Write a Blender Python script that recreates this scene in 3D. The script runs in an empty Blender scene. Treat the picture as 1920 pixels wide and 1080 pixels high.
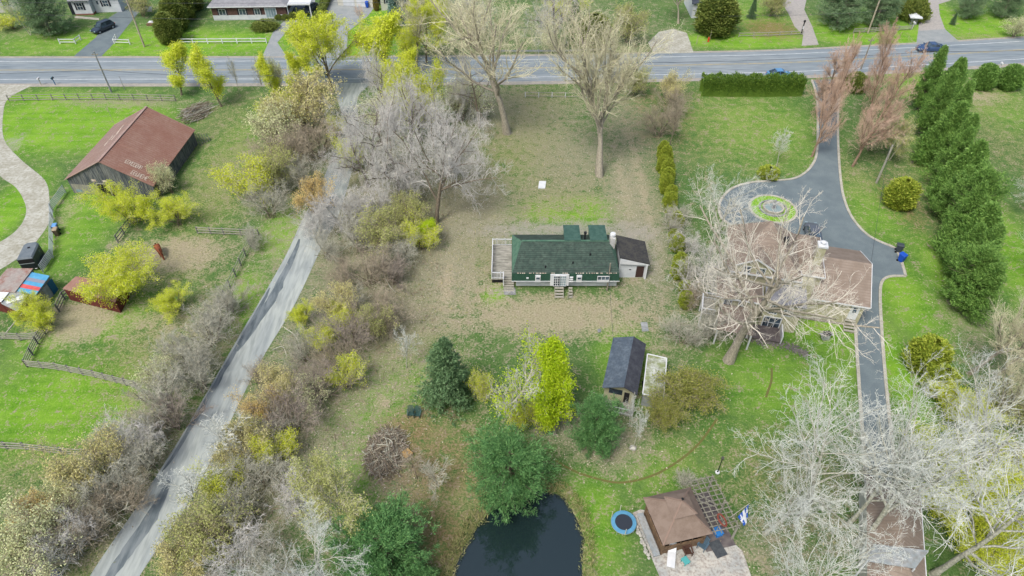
import bpy, math, random
import numpy as np

SC = bpy.context.scene
COL = SC.collection
# ------------------------------------------------------------------ camera
CAM_H = 54.0
PITCH = math.radians(43.3)
FPX = 1280.0
SP, CP = math.sin(PITCH), math.cos(PITCH)
cam_d = bpy.data.cameras.new('camera')
cam_d.sensor_width = 36.0
cam_d.lens = 24.0
cam_d.clip_start = 0.5
cam_d.clip_end = 6000.0
cam = bpy.data.objects.new('camera', cam_d)
COL.objects.link(cam)
cam.location = (0, 0, CAM_H)
cam.rotation_euler = (math.pi / 2 - PITCH, 0, 0)
SC.camera = cam
# ------------------------------------------------------------------ light (overcast)
SUN_EL, SUN_AZ = math.radians(58), math.radians(215)
world = bpy.data.worlds.new('World')
SC.world = world
world.use_nodes = True
wn = world.node_tree.nodes
wl = world.node_tree.links
wn.clear()
sky = wn.new('ShaderNodeTexSky')
sky.sky_type = 'NISHITA'
sky.sun_disc = False
sky.sun_elevation = SUN_EL
sky.sun_rotation = SUN_AZ
sky.air_density = 1.0
sky.dust_density = 5.0
sky.ozone_density = 0.6
bg = wn.new('ShaderNodeBackground')
bg.inputs['Strength'].default_value = 0.14
wo = wn.new('ShaderNodeOutputWorld')
wl.new(sky.outputs[0], bg.inputs[0])
wl.new(bg.outputs[0], wo.inputs[0])
sl = bpy.data.lights.new('sun', 'SUN')
sl.energy = 1.8
sl.angle = math.radians(17)
sl.color = (1.0, 0.98, 0.94)
sun = bpy.data.objects.new('sun', sl)
COL.objects.link(sun)
sun.rotation_euler = (math.pi / 2 - SUN_EL, 0, math.pi - SUN_AZ)
SC.view_settings.view_transform = 'Standard'
SC.view_settings.look = 'None'
SC.view_settings.exposure = 0.60
SC.view_settings.gamma = 1.0
SC.view_settings.use_curve_mapping = False

# ------------------------------------------------------------------ projection helpers (photo pixel -> place)
def G(x, y, z=0.0):
    u = (x - 960) / FPX
    v = (y - 540) / FPX
    t = (CAM_H - z) / (SP + v * CP)
    return np.array([u * t, (CP - v * SP) * t, z])
def proj(p):
    X, Y, Z = p[..., 0], p[..., 1], p[..., 2]
    d = Y * CP + (CAM_H - Z) * SP
    up = Y * SP - (CAM_H - Z) * CP
    return np.stack([960 + FPX * X / d, 540 - FPX * up / d], -1)
def ppm(y, z=0.0):
    v = (y - 540) / FPX
    return FPX * (SP + v * CP) / (CAM_H - z)
def catmull(pts, n=8, closed=False):
    pts = [np.array(p, float) for p in pts]
    out = []
    N = len(pts)
    rng_ = range(N) if closed else range(N - 1)
    for i in rng_:
        if closed:
            p0, p1, p2, p3 = pts[(i - 1) % N], pts[i], pts[(i + 1) % N], pts[(i + 2) % N]
        else:
            p1, p2 = pts[i], pts[i + 1]
            p0 = pts[i - 1] if i > 0 else 2 * p1 - p2
            p3 = pts[i + 2] if i + 2 < N else 2 * p2 - p1
        for k in range(n):
            t = k / n
            out.append(0.5 * (2 * p1 + (p2 - p0) * t + (2 * p0 - 5 * p1 + 4 * p2 - p3) * t * t + (3 * p1 - p0 - 3 * p2 + p3) * t ** 3))
    if not closed:
        out.append(pts[-1])
    return np.array(out)

# ------------------------------------------------------------------ materials
K = 0.66
def S(r, g, b, k=None):
    k = K if k is None else k
    def f(c):
        c = c / 255.0
        return (c / 12.92 if c <= 0.04045 else ((c + 0.055) / 1.055) ** 2.4) * k
    return (f(r), f(g), f(b), 1.0)
class NT:
    def __init__(self, m):
        m.use_nodes = True
        self.t = m.node_tree
        self.t.nodes.clear()
    def n(self, typ, ins=None, **kw):
        nd = self.t.nodes.new(typ)
        for k, v in kw.items():
            setattr(nd, k, v)
        if ins:
            for k, v in ins.items():
                if hasattr(v, 'is_linked') or isinstance(v, bpy.types.NodeSocket):
                    self.t.links.new(v, nd.inputs[k])
                else:
                    nd.inputs[k].default_value = v
        return nd
    def mix(self, f, a, b):
        nd = self.t.nodes.new('ShaderNodeMix')
        nd.data_type = 'RGBA'
        for idx, v in ((0, f), (6, a), (7, b)):
            if isinstance(v, bpy.types.NodeSocket):
                self.t.links.new(v, nd.inputs[idx])
            else:
                nd.inputs[idx].default_value = v
        return nd.outputs[2]
    def math(self, op, a, b=0.0, c=0.0, clamp=False):
        nd = self.t.nodes.new('ShaderNodeMath')
        nd.operation = op
        nd.use_clamp = clamp
        for i, v in enumerate((a, b, c)):
            if isinstance(v, bpy.types.NodeSocket):
                self.t.links.new(v, nd.inputs[i])
            else:
                nd.inputs[i].default_value = v
        return nd.outputs[0]
    def noise(self, vec, scale, detail=3.0, rough=0.6, dist=0.0):
        return self.n('ShaderNodeTexNoise', {'Vector': vec, 'Scale': scale, 'Detail': detail, 'Roughness': rough, 'Distortion': dist}).outputs[0]
    def step(self, v, lo, hi):
        nd = self.n('ShaderNodeMapRange', {0: v, 1: lo, 2: hi, 3: 0.0, 4: 1.0})
        nd.clamp = True
        return nd.outputs[0]
    def coord(self, scale=None, rot=None):
        c = self.n('ShaderNodeTexCoord').outputs['Object']
        if scale or rot:
            mp = self.n('ShaderNodeMapping', {'Vector': c})
            if scale: mp.inputs['Scale'].default_value = scale
            if rot: mp.inputs['Rotation'].default_value = rot
            c = mp.outputs[0]
        return c
MATS = {}
def mat(name, c1, c2=None, scale=3.0, lo=0.4, hi=0.6, rough=0.85, spec=0.25, island=False, transl=0.0, metal=0.0,
        fine=None, fscale=20.0, famt=0.35, stretch=None, rot=None, bump=0.0, bscale=15.0, wave=None, detail=4.0):
    if name in MATS: return MATS[name]
    m = bpy.data.materials.new(name)
    nt = NT(m)
    vec = nt.coord(stretch, rot)
    col = c1
    if island:
        r = nt.n('ShaderNodeNewGeometry').outputs['Random Per Island']
        col = nt.mix(r, c1, c2)
    elif c2 is not None:
        col = nt.mix(nt.step(nt.noise(vec, scale, detail), lo, hi), c1, c2)
    if fine is not None:
        f = nt.step(nt.noise(vec, fscale, 2.0), 0.42, 0.68)
        col = nt.mix(nt.math('MULTIPLY', f, famt), col, fine)
    if wave is not None:   # seams / board lines: (axis index, period, colour, width)
        sep = nt.n('ShaderNodeSeparateXYZ', {0: nt.coord()})
        w = nt.math('MODULO', nt.math('ABSOLUTE', nt.math('ADD', sep.outputs[wave[0]], 500.0)), wave[1])
        w = nt.math('LESS_THAN', w, wave[3])
        col = nt.mix(w, col, wave[2])
    b = nt.n('ShaderNodeBsdfPrincipled', {'Roughness': rough, 'Metallic': metal, 'Specular IOR Level': spec})
    if isinstance(col, bpy.types.NodeSocket):
        nt.t.links.new(col, b.inputs['Base Color'])
    else:
        b.inputs['Base Color'].default_value = col
    if bump > 0:
        bp = nt.n('ShaderNodeBump', {'Height': nt.noise(vec, bscale, 3.0), 'Strength': bump, 'Distance': 0.05})
        nt.t.links.new(bp.outputs[0], b.inputs['Normal'])
    sh = b.outputs[0]
    if transl > 0:
        tb = nt.n('ShaderNodeBsdfTranslucent')
        if isinstance(col, bpy.types.NodeSocket):
            nt.t.links.new(col, tb.inputs[0])
        else:
            tb.inputs[0].default_value = col
        ms = nt.n('ShaderNodeMixShader', {0: transl, 1: sh, 2: tb.outputs[0]})
        sh = ms.outputs[0]
    o = nt.n('ShaderNodeOutputMaterial')
    nt.t.links.new(sh, o.inputs[0])
    MATS[name] = m
    return m

# ------------------------------------------------------------------ object helpers
def tag(o, label=None, cat=None, group=None, kind=None):
    if label: o['label'] = label
    if cat: o['category'] = cat
    if group: o['group'] = group
    if kind: o['kind'] = kind
    return o
def thing(name, label, cat, loc, group=None, rz=0.0):
    o = bpy.data.objects.new(name, None)
    o.empty_display_size = 0.3
    COL.objects.link(o)
    o.location = tuple(float(v) for v in loc)
    o.rotation_euler = (0, 0, rz)
    return tag(o, label, cat, group)
def mesh_np(name, verts, quads, mats, midx=None, smooth=False):
    me = bpy.data.meshes.new(name)
    verts = np.asarray(verts, np.float32)
    quads = np.asarray(quads, np.int32)
    n = quads.shape[1]
    me.vertices.add(len(verts))
    me.vertices.foreach_set('co', verts.ravel())
    me.loops.add(quads.size)
    me.loops.foreach_set('vertex_index', quads.ravel())
    me.polygons.add(len(quads))
    me.polygons.foreach_set('loop_start', np.arange(0, quads.size, n, dtype=np.int32))
    if midx is not None:
        me.polygons.foreach_set('material_index', np.asarray(midx, np.int32))
    me.polygons.foreach_set('use_smooth', np.full(len(quads), bool(smooth)))
    for m in mats: me.materials.append(m)
    me.update(calc_edges=True)
    return me
def link_mesh(name, me, parent=None):
    o = bpy.data.objects.new(name, me)
    COL.objects.link(o)
    if parent is not None: o.parent = parent
    return o
class MB:
    """collects shapes; xf maps local to world; build() links them as one mesh object"""
    def __init__(self):
        self.v, self.f, self.m, self.mats = [], [], [], []
    def _mi(self, m):
        if m is None: return 0
        if m not in self.mats: self.mats.append(m)
        return self.mats.index(m)
    def poly(self, pts, m=None):
        b = len(self.v)
        self.v += [tuple(map(float, p)) for p in pts]
        self.f.append(tuple(range(b, b + len(pts))))
        self.m.append(self._mi(m))
        return self
    def hexa(self, bot, top, m=None):
        b = len(self.v)
        n = len(bot)
        self.v += [tuple(map(float, p)) for p in bot] + [tuple(map(float, p)) for p in top]
        mi = self._mi(m)
        self.f.append(tuple(range(b + n - 1, b - 1, -1))); self.m.append(mi)
        self.f.append(tuple(range(b + n, b + 2 * n))); self.m.append(mi)
        for i in range(n):
            j = (i + 1) % n
            self.f.append((b + i, b + j, b + n + j, b + n + i)); self.m.append(mi)
        return self
    def box(self, x0, x1, y0, y1, z0, z1, m=None, f=None):
        f = f or (lambda p: p)
        bot = [f((x0, y0, z0)), f((x1, y0, z0)), f((x1, y1, z0)), f((x0, y1, z0))]
        top = [f((x0, y0, z1)), f((x1, y0, z1)), f((x1, y1, z1)), f((x0, y1, z1))]
        return self.hexa(bot, top, m)
    def prism(self, poly, z0, z1, m=None):
        return self.hexa([(p[0], p[1], z0) for p in poly], [(p[0], p[1], z1) for p in poly], m)
    def slab(self, pts, th, m=None):
        """thick plate: pts are the upper face"""
        return self.hexa([(p[0], p[1], p[2] - th) for p in pts], pts, m)
    def tube(self, p0, p1, r0, r1=None, n=6, m=None):
        r1 = r0 if r1 is None else r1
        p0, p1 = np.array(p0, float), np.array(p1, float)
        d = p1 - p0
        d /= (np.linalg.norm(d) + 1e-9)
        a = np.cross(d, [0, 0, 1.0] if abs(d[2]) < 0.9 else [1.0, 0, 0])
        a /= np.linalg.norm(a)
        c = np.cross(d, a)
        ring = lambda p, r: [tuple(p + r * (math.cos(2 * math.pi * i / n) * a + math.sin(2 * math.pi * i / n) * c)) for i in range(n)]
        return self.hexa(ring(p0, r0), ring(p1, r1), m)
    def path(self, pts, r, n=5, m=None):
        for i in range(len(pts) - 1):
            self.tube(pts[i], pts[i + 1], r if not hasattr(r, '__len__') else r[i], r if not hasattr(r, '__len__') else r[i + 1], n, m)
        return self
    def beam(self, p0, p1, w, h, m=None):
        """rectangular bar between two points; w across, h tall"""
        p0, p1 = np.array(p0, float), np.array(p1, float)
        d = p1 - p0; d /= (np.linalg.norm(d) + 1e-9)
        s = np.cross(d, [0, 0, 1.0])
        if np.linalg.norm(s) < 1e-3: s = np.array([1.0, 0, 0])
        s /= np.linalg.norm(s)
        u = np.cross(s, d)
        q = lambda p: [tuple(p + s * a * w / 2 + u * b * h / 2) for a, b in ((-1, -1), (1, -1), (1, 1), (-1, 1))]
        return self.hexa(q(p0), q(p1), m)
    def lathe(self, prof, n=16, c=(0, 0, 0), m=None):
        b = len(self.v)
        mi = self._mi(m)
        for r, z in prof:
            for i in range(n):
                a = 2 * math.pi * i / n
                self.v.append((c[0] + r * math.cos(a), c[1] + r * math.sin(a), c[2] + z))
        for k in range(len(prof) - 1):
            for i in range(n):
                j = (i + 1) % n
                self.f.append((b + k * n + i, b + k * n + j, b + (k + 1) * n + j, b + (k + 1) * n + i)); self.m.append(mi)
        return self
    def build(self, name, m=None, parent=None, world=False, smooth=False, bevel=0.0):
        me = bpy.data.meshes.new(name)
        v = np.array(self.v, float)
        if world and parent is not None:
            off = np.zeros(3)
            p = parent
            while p is not None:
                off += np.array(p.location); p = p.parent
            v = v - off
        me.from_pydata([tuple(q) for q in v], [], self.f)
        mats = self.mats if self.mats else [m]
        for q in mats: me.materials.append(q)
        me.polygons.foreach_set('material_index', self.m)
        if smooth: me.polygons.foreach_set('use_smooth', [True] * len(self.f))
        me.update()
        o = link_mesh(name, me, parent)
        if bevel > 0:
            md = o.modifiers.new('bevel', 'BEVEL')
            md.width = bevel; md.segments = 2; md.limit_method = 'ANGLE'
        return o
def copy_tree(o, parent=None):
    c = o.copy()
    COL.objects.link(c)
    c.parent = parent
    for ch in list(o.children):
        copy_tree(ch, c)
    return c

# ------------------------------------------------------------------ terrain zones
def inside(poly, X, Y):
    r = np.zeros(X.shape, bool)
    n = len(poly)
    for i in range(n):
        x0, y0 = poly[i][0], poly[i][1]
        x1, y1 = poly[(i + 1) % n][0], poly[(i + 1) % n][1]
        c = ((y0 > Y) != (y1 > Y)) & (X < (x1 - x0) * (Y - y0) / (y1 - y0 + 1e-12) + x0)
        r ^= c
    return r
def dist_poly(poly, X, Y, closed=True):
    d = np.full(X.shape, 1e9)
    n = len(poly)
    for i in range(n if closed else n - 1):
        a = np.array(poly[i][:2]); b = np.array(poly[(i + 1) % n][:2])
        ab = b - a
        t = np.clip(((X - a[0]) * ab[0] + (Y - a[1]) * ab[1]) / (ab @ ab + 1e-9), 0, 1)
        d = np.minimum(d, np.hypot(X - a[0] - t * ab[0], Y - a[1] - t * ab[1]))
    return d
def sdf(poly, X, Y):
    d = dist_poly(poly, X, Y)
    return np.where(inside(poly, X, Y), -d, d)
def gpts(px, z=0.0):
    return [G(x, y, z) for x, y in px]
POND_PX = [(985, 912), (945, 926), (912, 952), (887, 988), (866, 1020), (848, 1060), (838, 1110), (850, 1160), (900, 1195), (980, 1210), (1050, 1190), (1090, 1140), (1099, 1075), (1098, 1010), (1084, 960), (1055, 926), (1020, 910)]
POND = catmull(gpts(POND_PX), 5, True)
# (channel, px x, px y, rx px, ry px, amount)   channels: 0 lush 1 dry 2 leaf 3 dirt 4 red 5 gravel
ZB = [
 (0,130,230,150,45,1.2),(0,60,225,90,50,.8),(0,330,80,260,25,.9),(0,60,85,110,25,.5),(0,120,760,190,85,.8),(0,15,395,40,70,.9),(0,440,300,60,110,.4),(0,540,430,45,50,.8),
 (0,455,560,40,60,.7),(0,180,380,70,50,.6),(0,250,560,90,100,.35),(0,100,185,110,12,.9),(0,700,60,60,50,1.0),(0,1390,75,110,14,1.1),(0,1430,30,60,40,.5),(0,1640,60,120,25,1.0),
 (0,1820,50,110,30,.9),(0,1750,25,40,30,.9),(0,1420,240,110,70,.5),(0,1640,400,50,70,.5),(0,1700,560,60,90,.7),(0,1770,520,40,90,.6),(0,1560,660,60,70,.55),(0,1460,720,120,80,.55),
 (0,1400,800,130,120,.2),(0,1540,620,70,30,.8),(0,1070,395,90,26,.8),(0,1000,430,60,30,.3),(0,960,300,60,60,.25),(1,1030,360,90,60,.7),(1,900,470,60,90,.7),(1,1000,200,80,40,.7),(0,1170,665,50,60,.6),(0,1120,980,50,100,.6),(0,1230,880,90,60,.4),(0,690,730,80,90,.55),(0,790,700,60,60,.5),(0,660,880,70,70,.5),(0,1890,470,60,200,.7),
 (0,1690,700,40,120,.8),(0,1700,150,30,60,.8),(0,1880,200,80,60,.4),(0,80,640,60,60,.5),(0,160,420,60,90,.6),(0,410,90,90,14,.8),(0,1450,400,45,30,1.2),(0,925,553,22,16,.9),(0,600,860,60,70,.4),(0,210,600,60,40,.6),
 (1,420,330,60,90,.8),(1,430,230,60,60,.5),(1,330,490,80,60,.7),(1,120,940,130,90,.7),(1,40,880,60,50,.5),(1,250,560,120,60,.4),(1,1380,240,120,80,.45),(1,1830,185,90,30,.6),(1,1850,250,80,70,.5),
 (1,980,260,90,80,.8),(1,880,330,90,110,.7),(1,1260,850,60,80,.3),(1,860,920,120,90,.75),(1,780,820,110,70,.6),(1,1480,900,120,90,.6),(1,740,600,110,90,.8),(1,1600,330,40,50,.5),(1,1730,330,90,120,.4),
 (1,1460,30,60,30,.4),(1,1850,75,100,12,.6),(1,340,650,120,130,.7),(1,160,990,160,120,.8),(1,1110,1010,30,60,.3),(1,240,230,40,20,.2),
 (2,1000,230,150,60,.6),(2,1080,300,110,70,.75),(2,1020,350,110,50,.55),(2,870,400,110,100,.95),(2,830,500,90,80,1.0),(2,1190,400,60,180,.9),(2,1200,560,60,60,.5),(2,780,590,110,60,.8),(2,700,560,160,180,.85),
 (2,700,400,180,200,.8),(2,620,700,150,130,.8),(2,520,860,170,160,.85),(2,560,280,90,120,.7),(2,450,960,120,120,.8),(2,270,840,90,110,.8),(2,150,1010,110,60,.6),(2,380,640,60,120,.6),(2,1140,830,75,50,.95),(2,1050,800,60,40,.7),
 (2,740,900,60,40,.7),(2,700,690,40,30,.7),(2,1180,250,60,90,.7),(2,230,192,120,9,.7),(2,920,210,120,60,.7),(2,1450,1020,90,60,.6),(2,1560,1000,60,60,.5),(2,1080,60,160,60,.6),(2,840,60,80,90,.5),(2,1850,650,70,100,.5),(2,60,40,60,30,.4),
 (3,1040,592,165,36,1.1),(3,970,585,80,30,.9),(3,1120,580,60,26,.9),(3,900,560,60,50,.5),(3,1160,600,60,50,.5),(3,835,545,16,50,.8),(3,890,600,16,30,.6),(3,150,600,60,36,1.3),(3,330,478,70,28,1.3),(3,280,500,50,40,.7),(3,125,400,14,40,.5),(3,1825,182,50,10,.8),(3,1550,560,20,60,.0),
 (3,1180,500,26,30,.3),(3,722,755,16,12,.8),(3,1200,340,8,140,.6),(3,1170,360,10,110,.5),(3,230,450,25,18,.5),(3,270,610,80,25,.5),(3,610,640,40,15,.0),(3,1420,1060,40,30,.4),
 (4,800,870,90,80,.55),(4,820,1010,60,60,.7),(4,770,810,50,40,.7),(4,930,900,50,40,.5),(4,1230,180,60,90,.4),(4,1690,380,30,50,.5),(4,1445,55,45,16,.9),(4,1400,800,30,30,.0),(4,420,1040,90,60,.3),
 (5,1060,432,150,16,.9),(5,1180,440,60,22,.8),(5,1215,480,20,50,.5),(5,20,270,20,14,.7),(5,945,548,22,8,.6),
]
def pond_sd(X, Y):
    return sdf(POND, X, Y) + .16 * np.sin(X * 2.3 + 1.7 * np.sin(Y * 1.1)) + .1 * np.sin(Y * 3.9 + X)
def zone_arrays(X, Y):
    Z = [np.zeros(X.shape) for _ in range(6)]
    for ch, px, py, rx, ry, a in ZB:
        if a <= 0: continue
        c = G(px, py)
        wx = rx / ppm(py)
        e0, e1 = G(px, py - ry * .5), G(px, py + ry * .5)
        wy = abs(e0[1] - e1[1])
        q = ((X - c[0]) / wx) ** 2 + ((Y - c[1]) / wy) ** 2
        Z[ch] = np.maximum(Z[ch], a * np.exp(-q ** 1.25 * .62))
    d = pond_sd(X, Y)
    Z[3] = np.maximum(Z[3], np.clip(1 - np.abs(d - .1) / .7, 0, 1) * .6)
    return Z
# ------------------------------------------------------------------ ground
def ground_material():
    m = bpy.data.materials.new('grass_and_leaf_litter')
    nt = NT(m)
    c = nt.n('ShaderNodeTexCoord').outputs['Object']
    z1 = nt.n('ShaderNodeSeparateColor', {0: nt.n('ShaderNodeAttribute', attribute_name='zone_a').outputs[0]})
    z2 = nt.n('ShaderNodeSeparateColor', {0: nt.n('ShaderNodeAttribute', attribute_name='zone_b').outputs[0]})
    nb = nt.noise(c, 0.22, 5.0, 0.65)
    nm = nt.noise(c, 0.9, 5.0, 0.7, 0.4)
    nf = nt.noise(c, 4.5, 4.0, 0.75)
    nv = nt.noise(c, 14.0, 2.0, 0.7)
    def soft(z, amt=1.05, lo=0.42, hi=0.62, n=None):
        w = nt.math('MULTIPLY', nt.math('SUBTRACT', n if n is not None else nm, 0.5), amt * 2.2)
        w2 = nt.math('MULTIPLY', nt.math('SUBTRACT', nf, 0.5), amt * 2.0)
        return nt.step(nt.math('ADD', nt.math('ADD', z, w), w2), lo - .27, hi + .27)
    base = nt.mix(nt.step(nf, .38, .62), S(72, 110, 54), S(110, 144, 82))
    base = nt.mix(nt.math('MULTIPLY', nt.step(nv, .45, .65), .45), base, S(74, 106, 48))
    base = nt.mix(nt.math('MULTIPLY', nt.step(nb, .45, .65), .45), base, S(124, 146, 90))
    lush = nt.mix(nt.step(nf, .3, .7), S(84, 144, 30), S(136, 186, 56))
    lush = nt.mix(nt.math('MULTIPLY', nt.step(nv, .45, .65), .4), lush, S(74, 128, 30))
    lush = nt.mix(nt.math('MULTIPLY', nt.step(nb, .42, .62), .6), lush, S(152, 190, 74))
    mow = nt.noise(nt.coord((.06, 1.0, 1.0)), 1.1, 2.0)
    lush = nt.mix(nt.math('MULTIPLY', nt.step(mow, .4, .62), .45), lush, S(146, 194, 62))
    base = nt.mix(nt.step(nt.math('ADD', z1.outputs[0], nt.math('MULTIPLY', nt.math('SUBTRACT', nm, .5), 1.0)), .05, .72), base, lush)
    dry = nt.mix(nt.step(nf, .36, .64), S(126, 132, 82), S(184, 176, 134))
    base = nt.mix(nt.math('MULTIPLY', soft(z1.outputs[1]), .75), base, dry)
    leaf = nt.mix(nt.step(nv, .36, .60), S(126, 122, 98), S(194, 186, 164))
    leaf = nt.mix(nt.math('MULTIPLY', nt.step(nm, .45, .68), .75), leaf, S(132, 146, 98))
    leaf = nt.mix(nt.math('MULTIPLY', nt.step(nt.noise(c, 7.0, 3.0, .8), .60, .68), .6), leaf, S(216, 208, 190))
    base = nt.mix(nt.math('MULTIPLY', soft(z1.outputs[2]), .9), base, leaf)
    dirt = nt.mix(nt.step(nf, .35, .65), S(160, 150, 124), S(208, 198, 168))
    dirt = nt.mix(nt.math('MULTIPLY', nt.step(nv, .5, .7), .5), dirt, S(128, 120, 92))
    base = nt.mix(nt.math('MULTIPLY', soft(z2.outputs[0]), .85), base, dirt)
    red = nt.mix(nt.step(nf, .35, .65), S(124, 96, 70), S(162, 128, 96))
    base = nt.mix(nt.math('MULTIPLY', soft(z2.outputs[1]), .7), base, red)
    grav = nt.mix(nt.step(nv, .35, .65), S(140, 140, 130), S(196, 192, 180))
    base = nt.mix(nt.math('MULTIPLY', soft(z2.outputs[2]), .85), base, grav)
    b = nt.n('ShaderNodeBsdfPrincipled', {'Base Color': base, 'Roughness': .95, 'Specular IOR Level': .1})
    bp = nt.n('ShaderNodeBump', {'Height': nt.noise(c, 6.0, 4.0, .8), 'Strength': .75, 'Distance': .16})
    nt.t.links.new(bp.outputs[0], b.inputs['Normal'])
    nt.t.links.new(b.outputs[0], nt.n('ShaderNodeOutputMaterial').inputs[0])
    return m
def fgrid(lo, hi, st, outs):
    a = list(np.arange(lo, hi + 1e-6, st))
    return np.array([-o for o in reversed(outs)] * 0 + a)
gx = np.concatenate([[-2500, -1200, -600, -300, -200, -150], np.arange(-120, 120.1, 0.6), [150, 200, 300, 600, 1200, 2500]])
gy = np.concatenate([[-1500, -600, -200, -60, -20, 0], np.arange(12, 175.1, 0.6), [200, 260, 400, 800, 1600, 3000]])
XX, YY = np.meshgrid(gx, gy)
SD = pond_sd(XX, YY)
ZZ = np.where(SD < 1.2, -0.75 * np.clip((1.0 - SD) / 2.2, 0, 1) ** 1.3, 0.0)
rs = np.random.RandomState(3)
gv = np.stack([XX, YY, ZZ], -1).reshape(-1, 3)
ny, nx = XX.shape
ii = np.arange(ny * nx).reshape(ny, nx)
gq = np.stack([ii[:-1, :-1], ii[:-1, 1:], ii[1:, 1:], ii[1:, :-1]], -1).reshape(-1, 4)
gm = mesh_np('ground', gv, gq, [ground_material()], smooth=True)
ZA = zone_arrays(XX, YY)
for nm, chs in (('zone_a', (0, 1, 2)), ('zone_b', (3, 4, 5))):
    at = gm.color_attributes.new(nm, 'FLOAT_COLOR', 'POINT')
    arr = np.ones((ny * nx, 4), np.float32)
    for k, c_ in enumerate(chs):
        arr[:, k] = ZA[c_].ravel()
    at.data.foreach_set('color', arr.ravel())
ground = link_mesh('ground', gm)
tag(ground, kind='structure')

# ------------------------------------------------------------------ pond water
m_water = bpy.data.materials.new('pond_water')
nt = NT(m_water)
b = nt.n('ShaderNodeBsdfPrincipled', {'Base Color': S(30, 46, 48), 'Roughness': .04, 'Specular IOR Level': .9, 'IOR': 1.5})
bp = nt.n('ShaderNodeBump', {'Height': nt.noise(nt.coord(), 2.5, 3.0), 'Strength': .03, 'Distance': .05})
nt.t.links.new(bp.outputs[0], b.inputs['Normal'])
nt.t.links.new(b.outputs[0], nt.n('ShaderNodeOutputMaterial').inputs[0])
cen = POND[:, :2].mean(0)
wp = [(cen + (p[:2] - cen) * 1.1) for p in POND]
tag(MB().poly([(p[0], p[1], -0.33) for p in wp]).build('water', m_water), kind='structure')

# ------------------------------------------------------------------ roads
def ribbon(pts, offs, z):
    """strip along world pts between two offsets"""
    P_ = np.array([p[:2] for p in pts])
    T = np.gradient(P_, axis=0)
    T /= np.linalg.norm(T, axis=1)[:, None]
    Nn = np.stack([-T[:, 1], T[:, 0]], 1)
    a = P_ + Nn * offs[0]
    c = P_ + Nn * offs[1]
    n = len(P_)
    v = np.concatenate([np.c_[a, np.full(n, z)], np.c_[c, np.full(n, z)]])
    i = np.arange(n - 1)
    return v, np.stack([i, i + 1, n + i + 1, n + i], 1)
def strip_obj(name, pts, offs, z, m, parent=None, kind='structure'):
    v, q = ribbon(pts, offs, z)
    q = q if offs[0] > offs[1] else q[:, ::-1]
    q = q[:, ::-1]
    o = link_mesh(name, mesh_np(name, v, q, [m]), parent)
    if parent is None: tag(o, kind=kind)
    return o
def edges_obj(name, L, R, z, m, kind='structure'):
    n = len(L)
    v = np.concatenate([np.c_[np.array(L)[:, :2], np.full(n, z)], np.c_[np.array(R)[:, :2], np.full(n, z)]])
    i = np.arange(n - 1)
    o = link_mesh(name, mesh_np(name, v, np.stack([i, i + 1, n + i + 1, n + i], 1), [m]))
    return tag(o, kind=kind)
m_high = mat('highway_asphalt', S(136, 150, 158), S(158, 168, 172), scale=.35, lo=.35, hi=.65, stretch=(.12, 1.6, 1), fine=S(96, 110, 122), fscale=2.2, famt=.55, rough=.8, detail=6)
m_shoulder = mat('gravel_shoulder', S(166, 164, 158), S(186, 180, 168), scale=1.2, fine=S(130, 130, 120), fscale=9, famt=.5, rough=.95)
m_yellow = mat('worn_yellow_paint', S(196, 176, 112), S(166, 164, 138), scale=1.5, rough=.8)
m_white_line = mat('white_road_paint', S(224, 230, 232), S(196, 204, 208), scale=1.5, rough=.7)
m_lane = mat('worn_lane_asphalt', S(188, 196, 190), S(158, 168, 170), scale=.5, lo=.38, hi=.66, stretch=(1.1, .16, 1), fine=S(118, 128, 132), fscale=2.2, famt=.5, rough=.9, detail=6)
m_drive = mat('dark_driveway_asphalt', S(112, 126, 132), S(124, 138, 142), scale=.5, fine=S(98, 112, 118), fscale=8, famt=.5, rough=.85)
m_drive_pale = mat('pale_driveway_asphalt', S(152, 160, 162), S(166, 172, 172), scale=.6, fine=S(132, 140, 144), fscale=6, famt=.5, rough=.85)
m_pavers = mat('pale_pavers', S(186, 182, 176), S(170, 168, 164), scale=2, fine=S(150, 148, 144), fscale=12, famt=.4, rough=.85)
m_concrete = mat('pale_concrete_kerb', S(182, 180, 166), S(202, 200, 188), scale=1.2, fine=S(142, 138, 124), fscale=7, famt=.5, rough=.9)
m_gravel = mat('grey_gravel_track', S(196, 198, 188), S(170, 170, 156), scale=.5, lo=.4, hi=.65, fine=S(140, 134, 110), fscale=2.5, famt=.55, rough=.95, detail=6)
hw_px = [(-1100, 150), (-300, 149.5), (120, 149), (480, 148.5), (760, 147.5), (960, 145.5), (1140, 142.5), (1300, 139), (1500, 134), (1700, 123.5), (1920, 110.5), (2200, 92), (2700, 55)]
HW = catmull(gpts(hw_px), 8)
strip_obj('road_shoulder', HW, (-2.6, 9.0), .012, m_shoulder)
strip_obj('road', HW, (-1.5, 8.3), .03, m_high)
for nm_, a_, b_, mm in (('road_edge_line', -.07, .09, m_white_line), ('road_edge_line', 6.85, 7.0, m_white_line), ('road_centre_line', 3.32, 3.44, m_yellow), ('road_centre_line', 3.56, 3.68, m_yellow)):
    strip_obj(nm_, HW, (a_, b_), .036, mm)
lane_L = catmull(gpts([(628, 154), (632, 180), (640, 215), (636, 250), (620, 300), (600, 350), (568, 410), (538, 475), (502, 540), (480, 577), (440, 645), (400, 715), (345, 810), (298, 885), (250, 960), (212, 1015), (175, 1070), (120, 1160)]), 5)
lane_R = catmull(gpts([(700, 154), (672, 180), (672, 215), (672, 250), (664, 300), (652, 350), (632, 410), (598, 475), (568, 540), (545, 585), (505, 650), (474, 705), (425, 805), (384, 885), (342, 962), (300, 1022), (262, 1080), (205, 1170)]), 5)
edges_obj('side_road', lane_L, lane_R, .024, m_lane)
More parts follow.
